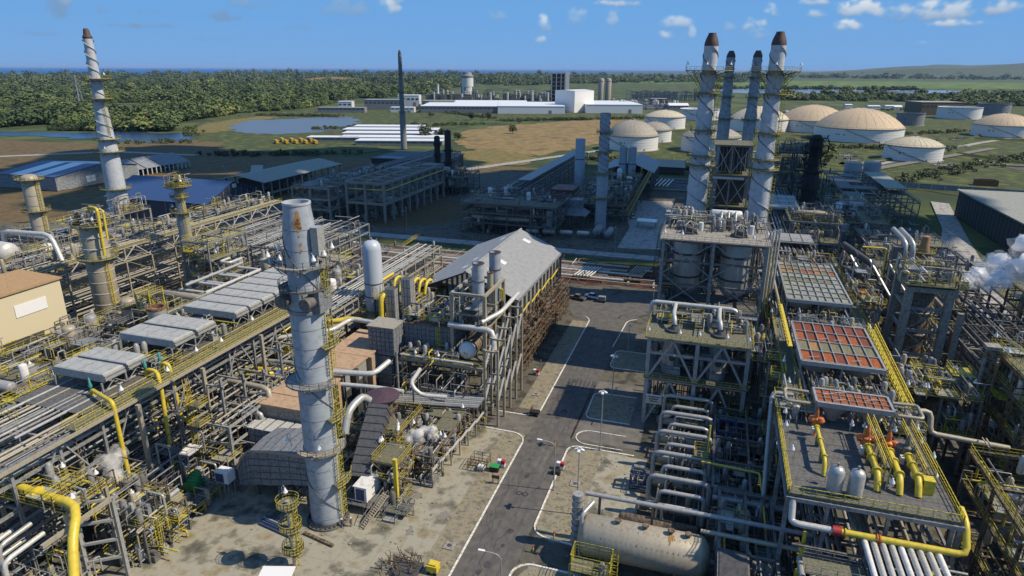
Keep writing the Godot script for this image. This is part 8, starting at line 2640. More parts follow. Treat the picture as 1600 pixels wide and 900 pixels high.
	for a in [[-72.6, -134.6, 19.4], [-69.4, -136.8, 21.6]]:
		panelled(t, V(a[0] - 1.3, 8, a[1] - 1.3), V(a[0] + 1.3, a[2], a[1] + 1.3), 3, 6, 3, M.cladding, M.seam)
	t = thing("machinery_deck", "scaffolded machinery deck with brown boards before the shed's gable", "platform", V(-60, 0, -142))
	block(t, -67, -136, -50, -147, [6.0, 10.5], 4, 3, {"frame": M.scaffold, "clutter": 80, "yellow": 0.15, "floor": M.scaffold, "fill": 0.8, "railm": M.scaffold, "vessels": 3, "top": 50, "lamps": 4})
	# --- the long shed
	t = thing("turbine_shed", "long grey gabled shed with ribbed side wall beside the scaffolding", "shed", V(-58.5, 0, -172))
	for k in 12:
		for s in [[-73.2, -58.5], [-44.4, -58.5]]:
			g = Geo.new()
			var za := -148.0 - k * 4.1
			var zb := za - 4.06
			g.quad(V(s[0], 14.6, za), V(s[1], 20.9, za), V(s[1], 20.9, zb), V(s[0], 14.6, zb), Vector3.UP)
			g.quad(V(s[0], 14.4, za), V(s[1], 20.7, za), V(s[1], 20.7, zb), V(s[0], 14.4, zb), Vector3.DOWN)
			solid(t, "roof_sheet", g, M.roof_grey)
	g = Geo.new()
	g.path([V(-58.5, 20.95, -147.6), V(-58.5, 20.95, -197.4)], 0.32, 8, 0.0)
	solid(t, "ridge_cap", g, M.roof_grey)
	for i in 5:
		g = Geo.new()
		var z := -156.0 - i * 8.2
		for s in [[-55.5, 0.0], [-61.5, 1.0]]:
			var x: float = s[0]
			var y: float = 20.98 - absf(x + 58.5) * 0.447
			var dx := 2.2 if x > -58 else -2.2
			g.quad(V(x, y, z), V(x + dx, y - 0.98, z), V(x + dx, y - 0.98, z - 2.2), V(x, y, z - 2.2), Vector3.UP)
		if i in [0, 1, 4]:
			solid(t, "skylight", g, M.white_clean)
	span(t, "fascia", V(-73.3, 14.1, -197.2), V(-72.9, 14.7, -148), M.steel)
	span(t, "fascia", V(-44.7, 14.1, -197.2), V(-44.3, 14.7, -148), M.steel)
	for k in 13:
		for x in [-72.6, -45.0]:
			span(t, "column", V(x - 0.3, 0, -148.4 - k * 4.06), V(x + 0.3, 14.4, -147.8 - k * 4.06), M.steel)
	for k in 12:
		for r in 5:
			span(t, "wall_sheet", V(-45.5, 2.5 + r * 2.35, -151.6 - k * 4.06), V(-45.3, 4.75 + r * 2.35, -148.6 - k * 4.06), M.cladding)
	span(t, "wall", V(-72.8, 0, -197), V(-45.6, 14.4, -196.6), M.wall_grey)
	g = Geo.new()
	g.face([V(-73, 14.5, -196.8), V(-58.5, 20.7, -196.8), V(-44.6, 14.5, -196.8)], V(0, 0, 1))
	solid(t, "gable", g, M.wall_grey)
	for i in 4:
		bar(t, "roof_truss", V(-72.6, 14.2, -150 - i * 14.0), V(-58.5, 20.4, -150 - i * 14.0), 0.4, M.mid_steel)
		bar(t, "roof_truss", V(-44.9, 14.2, -150 - i * 14.0), V(-58.5, 20.4, -150 - i * 14.0), 0.4, M.mid_steel)
	clutter(t, -71, -195, -47, -150, 0.2, 10, 90, 0.1, 1)
	for i in 4:
		bar(t, "yellow_crane_rail", V(-44.6, 9.6, -150 - i * 11), V(-44.6, 10.4, -159 - i * 11), 0.3, M.yellow)
	# scaffolding along its road side
	t = thing("scaffolding", "dense brown tube scaffolding wall along the shed beside the road", "scaffold", V(-41, 0, -155))
	for i in 22:
		var z := -134.0 - i * 2.5
		for x in [-43.6, -41.6, -39.6]:
			rod(t, "standard", V(x + rng.randf_range(-0.1, 0.1), 0, z + rng.randf_range(-0.3, 0.3)), V(x, rng.randf_range(7.4, 10.4), z), 0.09, M.scaffold)
	for j in 5:
		for x in [-43.6, -41.6, -39.6]:
			rod(t, "ledger", V(x, 1.8 + j * 1.8, -133.4), V(x, 1.8 + j * 1.8, -187.4), 0.08, M.scaffold)
	g = Geo.new()
	for i in 900:
		var p := V(rng.randf_range(-44.2, -39.2), rng.randf_range(0.3, 9.2), rng.randf_range(-188, -133))
		var d := V(rng.randfn() * 0.7, rng.randfn() * 1.4, rng.randfn() * 1.0).normalized() * rng.randf_range(1.4, 3.4)
		g.bar(p, p + d, 0.09)
	stuff(t, "cross_tubes", g, M.scaffold)
	g = Geo.new()
	for i in 170:
		var p := V(rng.randf_range(-44.0, -39.6), 1.8 + (rng.randi() % 5) * 1.8, rng.randf_range(-187, -134))
		g.box(p, V(rng.randf_range(0.4, 1.6), 0.07, rng.randf_range(1.6, 3.0)))
	stuff(t, "boards", g, M.cladding_brown)
	g = Geo.new()
	for i in 24:
		var p := V(rng.randf_range(-43.6, -39.2), rng.randf_range(6, 9.5), rng.randf_range(-172, -150))
		g.box(p, V(0.3, 0.8, 0.8))
	stuff(t, "red_sheeting", g, M.red_brown)

func lathe_end(t: Node3D, at: Vector3, r: float) -> void:
	var h := Geo.new()
	h.lathe(Vector3.ZERO, P2([r, -0.5, r, 0.0, r * 0.9, 0.42, r * 0.55, 0.8, 0, 0.95]), 24)
	var g := Geo.new()
	g.add(h, Transform3D(Basis(Vector3.RIGHT, PI / 2), at))
	solid(t, "silver_end", g, M.white)
	rod(t, "manway", at + V(0, -0.2, 0.8), at + V(0, -0.2, 1.1), 0.45, M.cladding)

# ---------------------------------------------------------------- roadside things, people, surroundings

func kerb(pts: Array, w := 0.3, h := 0.14) -> void:
	var g := Geo.new()
	for i in pts.size() - 1:
		var a: Vector2 = pts[i]
		var b: Vector2 = pts[i + 1]
		g.box(V((a.x + b.x) * 0.5, h * 0.5, (a.y + b.y) * 0.5), V(w, h, (b - a).length() + w * 0.3), Basis(Vector3.UP, atan2(b.x - a.x, b.y - a.y)))
	structure("kerb", g, M.kerb)

func arc(cx: float, cz: float, r: float, a0: float, a1: float, k := 8) -> Array:
	var o := []
	for i in k + 1:
		var a := deg_to_rad(lerpf(a0, a1, float(i) / k))
		o.append(Vector2(cx + cos(a) * r, cz + sin(a) * r))
	return o

func street_lamp(label: String, x: float, z: float, h: float, arm: bool, turn := 0.0) -> void:
	var t := thing("street_lamp", label, "street lamp", V(x, 0, z), "lamp posts along the road")
	var at := V(x, 0, z)
	lathe(t, "post", at, P2([0.2, 0, 0.2, 0.3, 0.12, 0.32, 0.075, h]), M.galvanised, 10)
	if arm:
		var d := V(cos(turn), 0, sin(turn))
		pipe(t, "arm", [at + V(0, h - 0.1, 0), at + V(0, h + 0.7, 0) + d * 0.5, at + V(0, h + 1.0, 0) + d * 2.4], 0.065, M.galvanised, 7, 0.5)
		bar(t, "lamp_head", at + V(0, h + 1.0, 0) + d * 2.2, at + V(0, h + 1.08, 0) + d * 3.1, 0.32, M.white_clean, 0.16)
	else:
		lathe(t, "lamp_ring", at + V(0, h, 0), P2([0.1, 0, 0.3, 0.05, 0.3, 0.2, 0.1, 0.25]), M.steel, 12)
		for k in 4:
			var d := V(cos(k * PI / 2 + turn), 0, sin(k * PI / 2 + turn))
			bar(t, "floodlight", at + V(0, h + 0.1, 0) + d * 0.25, at + V(0, h - 0.1, 0) + d * 0.75, 0.42, M.white_clean, 0.3)

func pickup(label: String, x: float, z: float, turn: float, bodym: Material) -> void:
	var t := thing("pickup_truck", label, "vehicle", V(x, 0, z))
	var c := V(x, 0, z)
	var b := Basis(Vector3.UP, turn)
	var g := Geo.new()
	g.box(c + b * V(0, 0.78, 0), V(1.85, 0.6, 5.1), b)
	solid(t, "body", g, bodym)
	g = Geo.new()
	var lo := [V(-0.88, 1.08, -1.3), V(0.88, 1.08, -1.3), V(0.88, 1.08, 1.0), V(-0.88, 1.08, 1.0)]
	var hi := [V(-0.7, 1.78, -0.9), V(0.7, 1.78, -0.9), V(0.7, 1.78, 0.6), V(-0.7, 1.78, 0.6)]
	for i in 4:
		var j := (i + 1) % 4
		g.quad(c + b * lo[i], c + b * lo[j], c + b * hi[j], c + b * hi[i], b * (lo[i] + lo[j] - V(0, 2, 0)))
	solid(t, "window_band", g, M.glass_dark)
	g = Geo.new()
	g.box(c + b * V(0, 1.8, -0.15), V(1.42, 0.08, 1.55), b)
	solid(t, "cab_roof", g, bodym)
	g = Geo.new()
	g.box(c + b * V(0, 1.0, 1.75), V(1.55, 0.2, 1.4), b)
	solid(t, "load_bed", g, M.dark_steel)
	for s in [-1, 1]:
		for zz in [-1.6, 1.6]:
			var p := c + b * V(0.78 * s, 0.38, zz)
			rod(t, "wheel", p, p + b * V(0.2 * s, 0, 0), 0.38, M.tyre)
		put(t, "headlight", unit_box, Transform3D(b.scaled_local(V(0.4, 0.2, 0.06)), c + b * V(0.65 * s, 0.85, -2.56)), M.white_clean)

func person(label: String, x: float, z: float, turn: float, stride: float, cloth: Color) -> void:
	# one continuous figure: joints with radii, their capsules blended, meshed as surface nets
	var t := thing("person", label, "person", V(x, 0, z), "")
	var J := []
	var hip := V(0, 0.93, 0)
	for s in [-1.0, 1.0]:
		var hp := hip + V(0.1 * s, 0, 0)
		var kn := V(0.11 * s, 0.5, 0.10 * stride * s + 0.04)
		var an := V(0.11 * s, 0.08, 0.24 * stride * s)
		J.append([hp, kn, 0.095, 0.062]); J.append([kn, an, 0.06, 0.045]); J.append([an, an + V(0.01 * s, -0.04, 0.16), 0.05, 0.035])
		var sh := V(0.19 * s, 1.42, 0)
		var el := V(0.26 * s, 1.14, -0.08 * stride * s)
		var wr := V(0.25 * s, 0.9, 0.1 - 0.1 * stride * s)
		J.append([sh, el, 0.062, 0.045]); J.append([el, wr, 0.043, 0.032])
		for f in 4:
			J.append([wr + V(0, -0.02, -0.03 + f * 0.022), wr + V(-0.01 * s, -0.12 - 0.012 * (1.5 - absf(f - 1.5)), -0.025 + f * 0.02 + 0.02), 0.014, 0.010])
		J.append([wr + V(0, -0.02, 0.03), wr + V(-0.03 * s, -0.075, 0.065), 0.013, 0.010])
		J.append([V(0.1 * s, 1.38, 0), sh, 0.09, 0.07])
	J.append([hip, V(0, 1.12, 0), 0.135, 0.12]); J.append([V(0, 1.12, 0), V(0, 1.36, 0), 0.125, 0.14])
	J.append([V(0, 1.4, 0), V(0, 1.54, 0.01), 0.06, 0.055])
	J.append([V(0, 1.6, 0.015), V(0, 1.68, 0.0), 0.078, 0.092])
	J.append([V(0, 1.6, 0.10), V(0, 1.58, 0.115), 0.018, 0.02])
	for s in [-1.0, 1.0]:
		J.append([V(0.092 * s, 1.63, 0), V(0.095 * s, 1.66, -0.01), 0.018, 0.02])
	var cell := 0.034
	var o := V(-0.44, -0.02, -0.36)
	var nx := 26
	var ny := 54
	var nz := 24
	var f := PackedFloat32Array()
	f.resize(nx * ny * nz)
	f.fill(1.0)
	for j in J:
		var a: Vector3 = j[0]
		var e: Vector3 = j[1] - j[0]
		var m: float = maxf(j[2], j[3]) + 0.1
		var lo := (a.min(j[1]) - V(m, m, m) - o) / cell
		var hi := (a.max(j[1]) + V(m, m, m) - o) / cell
		for ix in range(maxi(0, int(lo.x)), mini(nx, int(hi.x) + 1)):
			for iy in range(maxi(0, int(lo.y)), mini(ny, int(hi.y) + 1)):
				for iz in range(maxi(0, int(lo.z)), mini(nz, int(hi.z) + 1)):
					var p := o + V(ix, iy, iz) * cell
					var h := clampf((p - a).dot(e) / e.length_squared(), 0, 1)
					var d: float = (p - a - e * h).length() - lerpf(j[2], j[3], h)
					var k := (ix * ny + iy) * nz + iz
					var w := clampf(0.5 + 0.5 * (f[k] - d) / 0.03, 0, 1)
					f[k] = lerpf(f[k], d, w) - 0.03 * w * (1 - w)
	var at := {}
	var vs := PackedVector3Array()
	var cs := PackedColorArray()
	for ix in nx - 1:
		for iy in ny - 1:
			for iz in nz - 1:
				var sum := Vector3.ZERO
				var n := 0
				for q in 12:
					var e0: Vector3i = [Vector3i(0, 0, 0), Vector3i(0, 1, 0), Vector3i(0, 0, 1), Vector3i(0, 1, 1), Vector3i(0, 0, 0), Vector3i(1, 0, 0), Vector3i(0, 0, 1), Vector3i(1, 0, 1), Vector3i(0, 0, 0), Vector3i(1, 0, 0), Vector3i(0, 1, 0), Vector3i(1, 1, 0)][q]
					var e1: Vector3i = e0 + [Vector3i(1, 0, 0), Vector3i(0, 1, 0), Vector3i(0, 0, 1)][q / 4]
					var v0 := f[((ix + e0.x) * ny + iy + e0.y) * nz + iz + e0.z]
					var v1 := f[((ix + e1.x) * ny + iy + e1.y) * nz + iz + e1.z]
					if (v0 < 0) != (v1 < 0):
						sum += Vector3(e0).lerp(Vector3(e1), v0 / (v0 - v1))
						n += 1
				if n > 0:
					at[(ix * ny + iy) * nz + iz] = vs.size()
					var p := o + (V(ix, iy, iz) + sum / n) * cell
					vs.append(p)
					var skin := p.y > 1.5 or (absf(p.x) > 0.18 and p.y < 0.9 and p.y > 0.7)
					cs.append(Color(0.30, 0.18, 0.11) if skin else (Color(0.02, 0.02, 0.02) if p.y < 0.1 else cloth))
	var idx := PackedInt32Array()
	for ix in range(1, nx - 1):
		for iy in range(1, ny - 1):
			for iz in range(1, nz - 1):
				var v0 := f[(ix * ny + iy) * nz + iz]
				for ax in 3:
					var d: Vector3i = [Vector3i(1, 0, 0), Vector3i(0, 1, 0), Vector3i(0, 0, 1)][ax]
					var v1 := f[((ix + d.x) * ny + iy + d.y) * nz + iz + d.z]
					if (v0 < 0) == (v1 < 0):
						continue
					var u: Vector3i = [Vector3i(0, 1, 0), Vector3i(0, 0, 1), Vector3i(1, 0, 0)][ax]
					var w: Vector3i = [Vector3i(0, 0, 1), Vector3i(1, 0, 0), Vector3i(0, 1, 0)][ax]
					var q := []
					for s in [Vector3i.ZERO, u, u + w, w]:
						q.append(at.get(((ix - s.x) * ny + iy - s.y) * nz + iz - s.z, 0))
					if v0 < 0:
						q.reverse()
					idx.append_array([q[0], q[1], q[2], q[0], q[2], q[3]])
	var st := SurfaceTool.new()
	st.begin(Mesh.PRIMITIVE_TRIANGLES)
	st.set_smooth_group(0)
	for i in vs.size():
		st.set_color(cs[i])
		st.add_vertex(vs[i].rotated(Vector3.UP, turn))
	for i in idx:
		st.add_index(i)
	st.generate_normals()
	var body := MeshInstance3D.new()
	body.name = "body"
	body.mesh = st.commit()
	var bm: StandardMaterial3D = M.get("figure", mat("figure", Color.WHITE, 0.8))
	bm.vertex_color_use_as_albedo = true
	body.material_override = bm
	t.add_child(body, true)
	lathe(t, "helmet", t.position, P2([0.15, 1.69, 0.115, 1.7, 0.11, 1.74, 0.085, 1.79, 0.04, 1.82, 0, 1.825]), M.white_clean, 14)

func roadside() -> void:
	var t: Node3D
	var g: Geo
	# kerbs
	kerb([Vector2(-31.2, 40), Vector2(-31.2, -108)] + arc(-34.4, -107.6, 3.2, 0, -80) + [Vector2(-40, -110.9)])
	kerb([Vector2(-40, -118.1)] + arc(-34.6, -121.6, 3.5, 80, 0) + [Vector2(-31.2, -176)] + arc(-36.2, -176, 5.0, 0, -50))
	kerb([Vector2(-9.6, -109.6)] + arc(-20.2, -107.6, 2.0, 270, 180) + [Vector2(-22.3, -86)] + arc(-19.6, -85, 2.7, 180, 100) + [Vector2(-10, -81.6)])
	kerb([Vector2(-13, -76)] + arc(-20.0, -73.2, 2.8, 270, 180) + [Vector2(-22.8, 40)])
	kerb([Vector2(-12, -133)] + arc(-19.6, -131.2, 1.8, 270, 180) + arc(-19.6, -122.8, 1.8, 180, 90) + [Vector2(-12, -121)], 0.22)
	kerb([Vector2(-12, -116)] + arc(-19.0, -113.4, 2.6, 270, 90, 14) + [Vector2(-12, -110.8)], 0.2)
	kerb([Vector2(-12, -158)] + arc(-18.6, -156.2, 1.8, 270, 180) + arc(-18.6, -148.8, 1.8, 180, 90) + [Vector2(-12, -147)], 0.22)
	kerb([Vector2(-21.6, -160), Vector2(-20.6, -178)] + arc(-16.6, -178, 4.0, 180, 250), 0.24)
	# markings and stains
	g = Geo.new()
	for i in 7:
		g.quad(V(-28.6 + i * 0.95, 0.012, -133.6), V(-28.1 + i * 0.95, 0.012, -133.6), V(-28.1 + i * 0.95, 0.012, -138.2), V(-28.6 + i * 0.95, 0.012, -138.2), Vector3.UP)
	structure("crossing_stripes", g, M.wall_dark)
	for a in [[-26.6, -92], [-27.0, -131]]:
		g = Geo.new()   # worn round symbols painted on the carriageway
		for s in [-0.55, 0.55]:
			g.lathe(V(a[0] + s, 0.012, a[1]), P2([0.36, 0, 0.56, 0.001]), 14)
			g.quad(V(a[0] + s - 0.5, 0.014, a[1] + 0.3), V(a[0] + s + 0.3, 0.014, a[1] + 0.5), V(a[0] + s + 0.3, 0.014, a[1] + 0.62), V(a[0] + s - 0.5, 0.014, a[1] + 0.42), Vector3.UP)
		structure("road_symbol", g, M.black)
	g = Geo.new()
	for i in 9:
		g.quad(V(-36.0, 0.006, -62 - i * 5.4), V(-84, 0.006, -62 - i * 5.4), V(-84, 0.006, -62.06 - i * 5.4), V(-36.0, 0.006, -62.06 - i * 5.4), Vector3.UP)
		g.quad(V(-38 - i * 5.4, 0.007, 0), V(-38.06 - i * 5.4, 0.007, 0), V(-38.06 - i * 5.4, 0.007, -112), V(-38 - i * 5.4, 0.007, -112), Vector3.UP)
	structure("paving_joint", g, M.joint)
	for a in [[-24.6, -66, -27.8, -72], [-25.2, -100, -27, -107], [-25, -120, -28, -126], [-24.6, -160, -28, -164]]:
		sheet("asphalt_patch", [a[0], a[1], a[2], a[1] - 0.6, a[2], a[3], a[0], a[3] + 0.5], 0.009, M.asphalt_old)
	for a in [[-14, -89], [-18.4, -97.5], [-33.6, -76], [-34, -128], [-12.6, -127.5]]:
		t = thing("manhole_cover", "pale square concrete cover with a dark hole set in the verge", "manhole cover", V(a[0], 0, a[1]), "covers set in the verges")
		box(t, "slab", V(a[0], 0.08, a[1]), V(1.7, 0.16, 1.7), M.concrete_post)
		rod(t, "lid", V(a[0], 0.14, a[1]), V(a[0], 0.18, a[1]), 0.4, M.dark_steel)
	# oil stains, repairs, tyre tracks, cracks and drains
	for k in 3:
		g = Geo.new()
		for i in 16:
			var p := V(rng.randf_range(-66, -37), 0.004 + k * 0.0007 + i * 0.00003, rng.randf_range(-104, -58)) if k < 2 else V(rng.randf_range(-30, -23.5), 0.0105 + i * 0.0001, rng.randf_range(-160, -62))
			var s := rng.randf_range(0.25, 1.1)
			var pts := []
			for j in 11:
				pts.append(p + V(cos(j * TAU / 11), 0, sin(j * TAU / 11) * 1.3) * s * rng.randf_range(0.6, 1.1))
			g.face(pts, Vector3.UP)
		structure("ground_stain", g, [M.joint, M.verge, M.wall_dark][k])
	g = Geo.new()
	for i in 14:
		var p := V(rng.randf_range(-30.5, -23), 0.012, rng.randf_range(-170, -60))
		for j in 9:
			var p2 := p + V(rng.randfn() * 0.4, 0, -rng.randf_range(0.4, 1.3))
			g.bar(p, p2, 0.05, 0.004)
			p = p2
	structure("road_crack", g, M.black)
	g = Geo.new()
	for x in [-29.4, -27.9, -26.1, -24.6]:
		g.quad(V(x - 0.22, 0.0112, 80), V(x + 0.22, 0.0112, 80), V(x + 0.22, 0.0112, -176), V(x - 0.22, 0.0112, -176), Vector3.UP)
	structure("wheel_track", g, mat("worn_tar", Color(0.95, 0.90, 0.85), 0.8, M.asphalt.albedo_texture, 21.0))
	# lamps
	street_lamp("curved arm lamp on the west kerb line, midway along the road", -21.6, -94.6, 8.9, true, PI * 0.95)
	street_lamp("curved arm lamp nearest the camera beside the roadside drum", -22.0, -66.5, 8.6, true, PI * 0.95)
	street_lamp("tall straight mast on the gravel verge behind the beige drum", -16.4, -89.4, 12.4, false)
	street_lamp("tall straight mast at the far corner of the gravel verge", -16.1, -109.6, 12.6, false)
	street_lamp("straight mast between the two small kerbed islands", -16.8, -127.8, 12.0, false)
	street_lamp("mast on the farthest small kerbed island", -16.6, -151, 10.0, false)
	street_lamp("lamp by the far road junction near the pickups", -14, -186, 9.0, true, PI * 0.5)
	for a in [[-210, -300], [-214, -330], [-120, -300], [-70, -258], [-130, -258], [-180, -258], [-240, -290], [-330, -330], [-300, -345], [-36, -256]]:
		street_lamp("slim lamp mast beside the pale roads of the shaded units", a[0], a[1], 9.5, true, PI * 0.5)
	# people
	person("worker in dark blue overalls and white helmet right beside the big stack", -51.6, -74.7, 0.6, 0.5, Color(0.03, 0.04, 0.08))
	person("worker in grey overalls and white helmet, nearer the road of two", -50.4, -75.4, -1.9, 0.2, Color(0.10, 0.10, 0.11))
	# vehicles
	pickup("white pickup parked on the grey yard at the road's far end", -34.0, -196.5, 1.2, M.white_clean)
	pickup("dark pickup parked just west of the white one at the road's far end", -38.2, -194.0, 1.25, M.mid_steel)
	pickup("white pickup on the far plaza beside the shaded scaffold block", -37.5, -322, 0.3, M.white_clean)
	t = thing("trolley", "small wheeled generator trolley beside the parked pickups", "trolley", V(-30.5, 0, -194))
	span(t, "casing", V(-31.6, 0.6, -195), V(-29.4, 1.9, -193.4), M.steel)
	for x in [-31.3, -29.7]:
		rod(t, "wheel", V(x, 0.35, -193.4), V(x, 0.35, -193.2), 0.35, M.tyre)
		rod(t, "wheel", V(x, 0.35, -195.2), V(x, 0.35, -195.0), 0.35, M.tyre)
	# roadside barriers and boxes
	for a in [[-32.6, -98.6, "red", "red and white chequered barrier box on the west verge by the side road"], [-22.0, -101.2, "red", "red and white barrier box on the kerb across the road"], [-36.6, -137.5, "red", "red barrier box beside the scaffolding's foot"]]:
		t = thing("barrier", a[3], "barrier", V(a[0], 0, a[1]))
		for k in 4:
			box(t, "panel", V(a[0] + (k % 2 - 0.5) * 0.7, 0.4 + (k / 2) * 0.7, a[1]), V(0.7, 0.7, 0.7), M.red if (k % 2) == (k / 2) else M.white_clean)
		box(t, "foot", V(a[0], 0.04, a[1]), V(1.7, 0.08, 0.9), M.dark_steel)
	t = thing("dark_bin", "low dark green bin beside the chequered barrier", "bin", V(-33.4, 0, -97))
	span(t, "body", V(-34.2, 0, -97.6), V(-32.6, 1.0, -96.5), M.black)
	span(t, "lid", V(-34.3, 1.0, -97.7), V(-32.5, 1.1, -96.4), M.green)
	t = thing("dark_stand", "small dark stand on the west kerb by the side road", "stand", V(-32.0, 0, -93.5))
	for s in [-0.5, 0.5]:
		span(t, "leg", V(-32 + s - 0.06, 0, -93.6), V(-32 + s + 0.06, 1.3, -93.4), M.red_brown)
	span(t, "board", V(-32.7, 1.0, -93.6), V(-31.3, 1.6, -93.4), M.red_brown)
	t = thing("dark_cart", "small dark cart on the kerb past the zebra stripes", "cart", V(-31.8, 0, -118.8))
	span(t, "bed", V(-32.8, 0.5, -119.6), V(-30.8, 1.0, -118.2), M.black)
	span(t, "frame", V(-32.6, 1.0, -119.4), V(-32.4, 1.9, -118.4), M.red_brown)
	for s in [-32.4, -31.2]:
		rod(t, "wheel", V(s, 0.3, -118.2), V(s, 0.3, -118.0), 0.3, M.tyre)
	t = thing("dark_pump_stand", "small dark box on the east kerb below the chequered barrier", "stand", V(-22.4, 0, -99.4))
	span(t, "body", V(-23.2, 0, -100), V(-21.6, 0.8, -99), M.black)
	t = thing("open_cage", "open scaffold tube cage standing on the west verge", "frame", V(-36.4, 0, -97.6))
	g = Geo.new()
	for x in [-38.2, -36.6, -35.0]:
		for z in [-99.4, -97.4, -95.8]:
			g.bar(V(x, 0, z), V(x, 1.9, z), 0.08)
	for y in [0.5, 1.2, 1.85]:
		for z in [-99.4, -97.4, -95.8]:
			g.bar(V(-38.2, y, z), V(-35.0, y, z), 0.07)
		for x in [-38.2, -36.6, -35.0]:
			g.bar(V(x, y, -99.4), V(x, y, -95.8), 0.07)
	solid(t, "tube_frame", g, M.scaffold)
	span(t, "sheet", V(-36.4, 0.2, -97.2), V(-35.2, 0.9, -96), M.white)
	t = thing("yellow_compressor", "small bright yellow compressor on the verge nearest the camera", "compressor", V(-33.6, 0, -70.2))
	span(t, "casing", V(-34.5, 0.4, -70.9), V(-32.9, 1.5, -69.5), M.yellow)
	span(t, "hood", V(-34.3, 1.5, -70.7), V(-33.1, 1.75, -69.7), M.yellow)
	for z in [-70.9, -69.6]:
		for x in [-34.2, -33.2]:
			rod(t, "wheel", V(x, 0.3, z), V(x, 0.3, z + 0.16), 0.3, M.tyre)
	t = thing("scrap_skid", "heap-like skid of dark pipes and posts beside the yellow compressor", "skid", V(-37.8, 0, -69.6))
	span(t, "base", V(-40, 0, -71.2), V(-35.6, 0.25, -67.6), M.dark_steel)
	g = Geo.new()
	for i in 34:
		var p := V(rng.randf_range(-41, -35.4), 0.2, rng.randf_range(-72, -66.4))
		g.bar(p, p + V(rng.randfn() * 0.3, rng.randf_range(0.8, 2.4), rng.randfn() * 0.3), 0.09)
		g.bar(p + V(0, 0.3 + rng.randf() * 0.6, 0), p + V(rng.randf_range(-2, 2), 0.5 + rng.randf() * 0.6, rng.randf_range(-1, 1)), 0.1)
	solid(t, "loose_tubes", g, M.scaffold)
	t = thing("pipe_bundle", "bundle of dark and blue tubes lying at the apron's edge by the caged mast", "pipe bundle", V(-60, 0, -72))
	for i in 9:
		rod(t, "tube", V(-64.8, 0.25 + 0.24 * (i / 5), -73.0 + (i % 5) * 0.42), V(-57.4, 0.25 + 0.24 * (i / 5), -71.6 + (i % 5) * 0.42), 0.16, M.blue_steel if i % 3 else M.galvanised)
	t = thing("timber_baulk", "long dark timber baulk lying in front of the big stack", "timber", V(-53, 0, -71))
	bar(t, "baulk", V(-56.6, 0.2, -71.6), V(-50.6, 0.2, -70.4), 0.5, M.cladding_brown, 0.35)
	t = thing("white_canopy", "small white canopy roof at the apron's near end", "canopy", V(-52.6, 0, -60))
	box(t, "roof", V(-53.2, 2.7, -60.2), V(4.6, 0.2, 3.4), M.white_clean, 0.3)
	for s in [[-2, -1.4], [2, -1.4], [2, 1.4], [-2, 1.4]]:
		rod(t, "post", V(-53.2 + s[0], 0, -60.2 + s[1]), V(-53.2 + s[0], 2.6, -60.2 + s[1]), 0.06, M.steel)
	for a in [[-24.8, -108.4], [-18.6, -82.6], [-20.9, -78.6]]:
		t = thing("hydrant_post", "short yellowish marker post at a kerb corner by the road", "post", V(a[0], 0, a[1]), "marker posts at kerb corners")
		rod(t, "post", V(a[0], 0, a[1]), V(a[0], 1.1, a[1]), 0.12, M.yellow)
		rod(t, "cap", V(a[0], 1.1, a[1]), V(a[0], 1.25, a[1]), 0.16, M.red)
	for i in 7:
		t = thing("bollard", "short grey post in the row along the scaffolding's foot", "bollard", V(-37.0, 0, -139 - i * 4.2), "posts along the scaffolding")
		rod(t, "post", V(-37.0, 0, -139 - i * 4.2), V(-37.0, 1.4, -139 - i * 4.2), 0.1, M.concrete_post)
	# litter and scraps on the ground
	g = Geo.new()
	for i in 220:
		var p := V(rng.randf_range(-66, -32), 0.03, rng.randf_range(-112, -52))
		var s := rng.randf_range(0.08, 0.35)
		g.box(p + V(0, s * 0.2, 0), V(s, s * 0.4, s * rng.randf_range(0.5, 2)), Basis(Vector3.UP, rng.randf() * TAU))
	for i in 160:
		var p := V(rng.randf_range(-21, -9), 0.03, rng.randf_range(-108, -62))
		var s := rng.randf_range(0.08, 0.3)
		g.box(p + V(0, s * 0.2, 0), V(s, s * 0.4, s * rng.randf_range(0.5, 2)), Basis(Vector3.UP, rng.randf() * TAU))
	var rb := structure("rubble", g, M.concrete_post)
	rb.set_meta("kind", "stuff")
	meta(rb, "small bits of rubble and scrap scattered over the paving", "rubble")

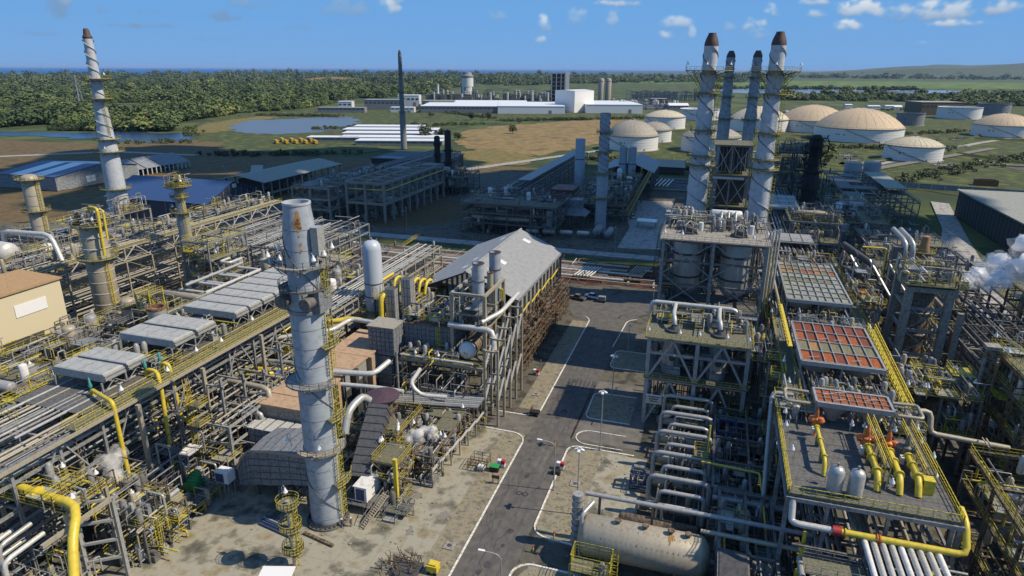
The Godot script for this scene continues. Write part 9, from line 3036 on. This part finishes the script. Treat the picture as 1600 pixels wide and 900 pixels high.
func surroundings() -> void:
	# the plant goes on past both edges of the picture and towards the camera
	var t: Node3D
	t = thing("west_process_unit", "large process unit further west with decks and pale drums", "process unit", V(-200, 0, -130))
	block(t, -222, -92, -182, -176, [6.0, 12.0, 18.0], 4, 8, {"frame": M.steel, "clutter": 170, "yellow": 0.2, "fill": 0.5, "vessels": 10, "drums": 8, "lamps": 14, "top": 120})
	t = thing("west_process_unit", "process unit in the lower west corner with beige racks", "process unit", V(-170, 0, -70))
	block(t, -190, -40, -148, -92, [5.0, 10.0, 15.0, 20.0], 4, 6, {"frame": M.cladding_beige, "clutter": 120, "yellow": 0.22, "fill": 0.5, "vessels": 8, "drums": 6, "lamps": 12, "top": 90})
	for a in [[-206, -150, 38, 2.4, "beige upright column rising from the west process unit"], [-192, -112, 30, 1.8, "thinner pale column beside the beige one of the west unit"]]:
		t = thing("west_column", a[4], "column", V(a[0], 0, a[1]))
		vessel(t, t.position, a[3], a[2], M.cladding_beige)
		for y in [a[2] * 0.45, a[2] * 0.7, a[2] - 1.5]:
			ring_deck(t, t.position + V(0, y, 0), a[3] + 0.1, a[3] + 1.6)
		ladder(t, t.position + V(a[3] + 0.2, 0, 0), a[2] - 1.5, V(1, 0, 0))
	t = thing("east_process_unit", "tall dark process unit beyond the yellow tower, decks full of pipes", "process unit", V(80, 0, -110))
	block(t, 68, -82, 96, -132, [6.0, 12.0, 18.0, 24.0], 3, 5, {"frame": M.mid_steel, "clutter": 130, "yellow": 0.3, "fill": 0.55, "vessels": 10, "drums": 6, "lamps": 12, "top": 90})
	t = thing("east_process_unit", "process unit below the yellow tower's south side", "process unit", V(52, 0, -76))
	block(t, 40, -52, 64, -100, [6.0, 12.0, 17.0], 3, 5, {"frame": M.cladding_brown, "clutter": 150, "yellow": 0.5, "fill": 0.2, "vessels": 8, "drums": 5, "lamps": 12, "top": 80})
	t = thing("east_process_unit", "process unit under the drifting steam by the east road", "process unit", V(92, 0, -178))
	block(t, 78, -146, 112, -208, [6.0, 12.0, 17.0], 3, 6, {"frame": M.mid_steel, "clutter": 120, "yellow": 0.15, "fill": 0.5, "vessels": 8, "drums": 6, "top": 80, "tone": 1})
	for a in [[74, -150, 36, 2.3, "brown grey column by the drifting steam"], [88, -118, 40, 2.2, "pale column of the tall dark unit in the east"]]:
		t = thing("east_column", a[4], "column", V(a[0], 0, a[1]))
		vessel(t, t.position, a[3], a[2], M.cladding_beige if a[0] > 80 else M.cladding_brown)
		for y in [a[2] * 0.45, a[2] * 0.7, a[2] - 1.5]:
			ring_deck(t, t.position + V(0, y, 0), a[3] + 0.1, a[3] + 1.6)
	t = thing("south_equipment", "low exchangers and pipes south of the pale pipe bundle", "process unit", V(2, 0, -58))
	block(t, -6, -44, 10, -62, [3.5, 7.0], 2, 3, {"frame": M.steel, "clutter": 70, "yellow": 0.15, "fill": 0.4, "drums": 3, "rails": false})
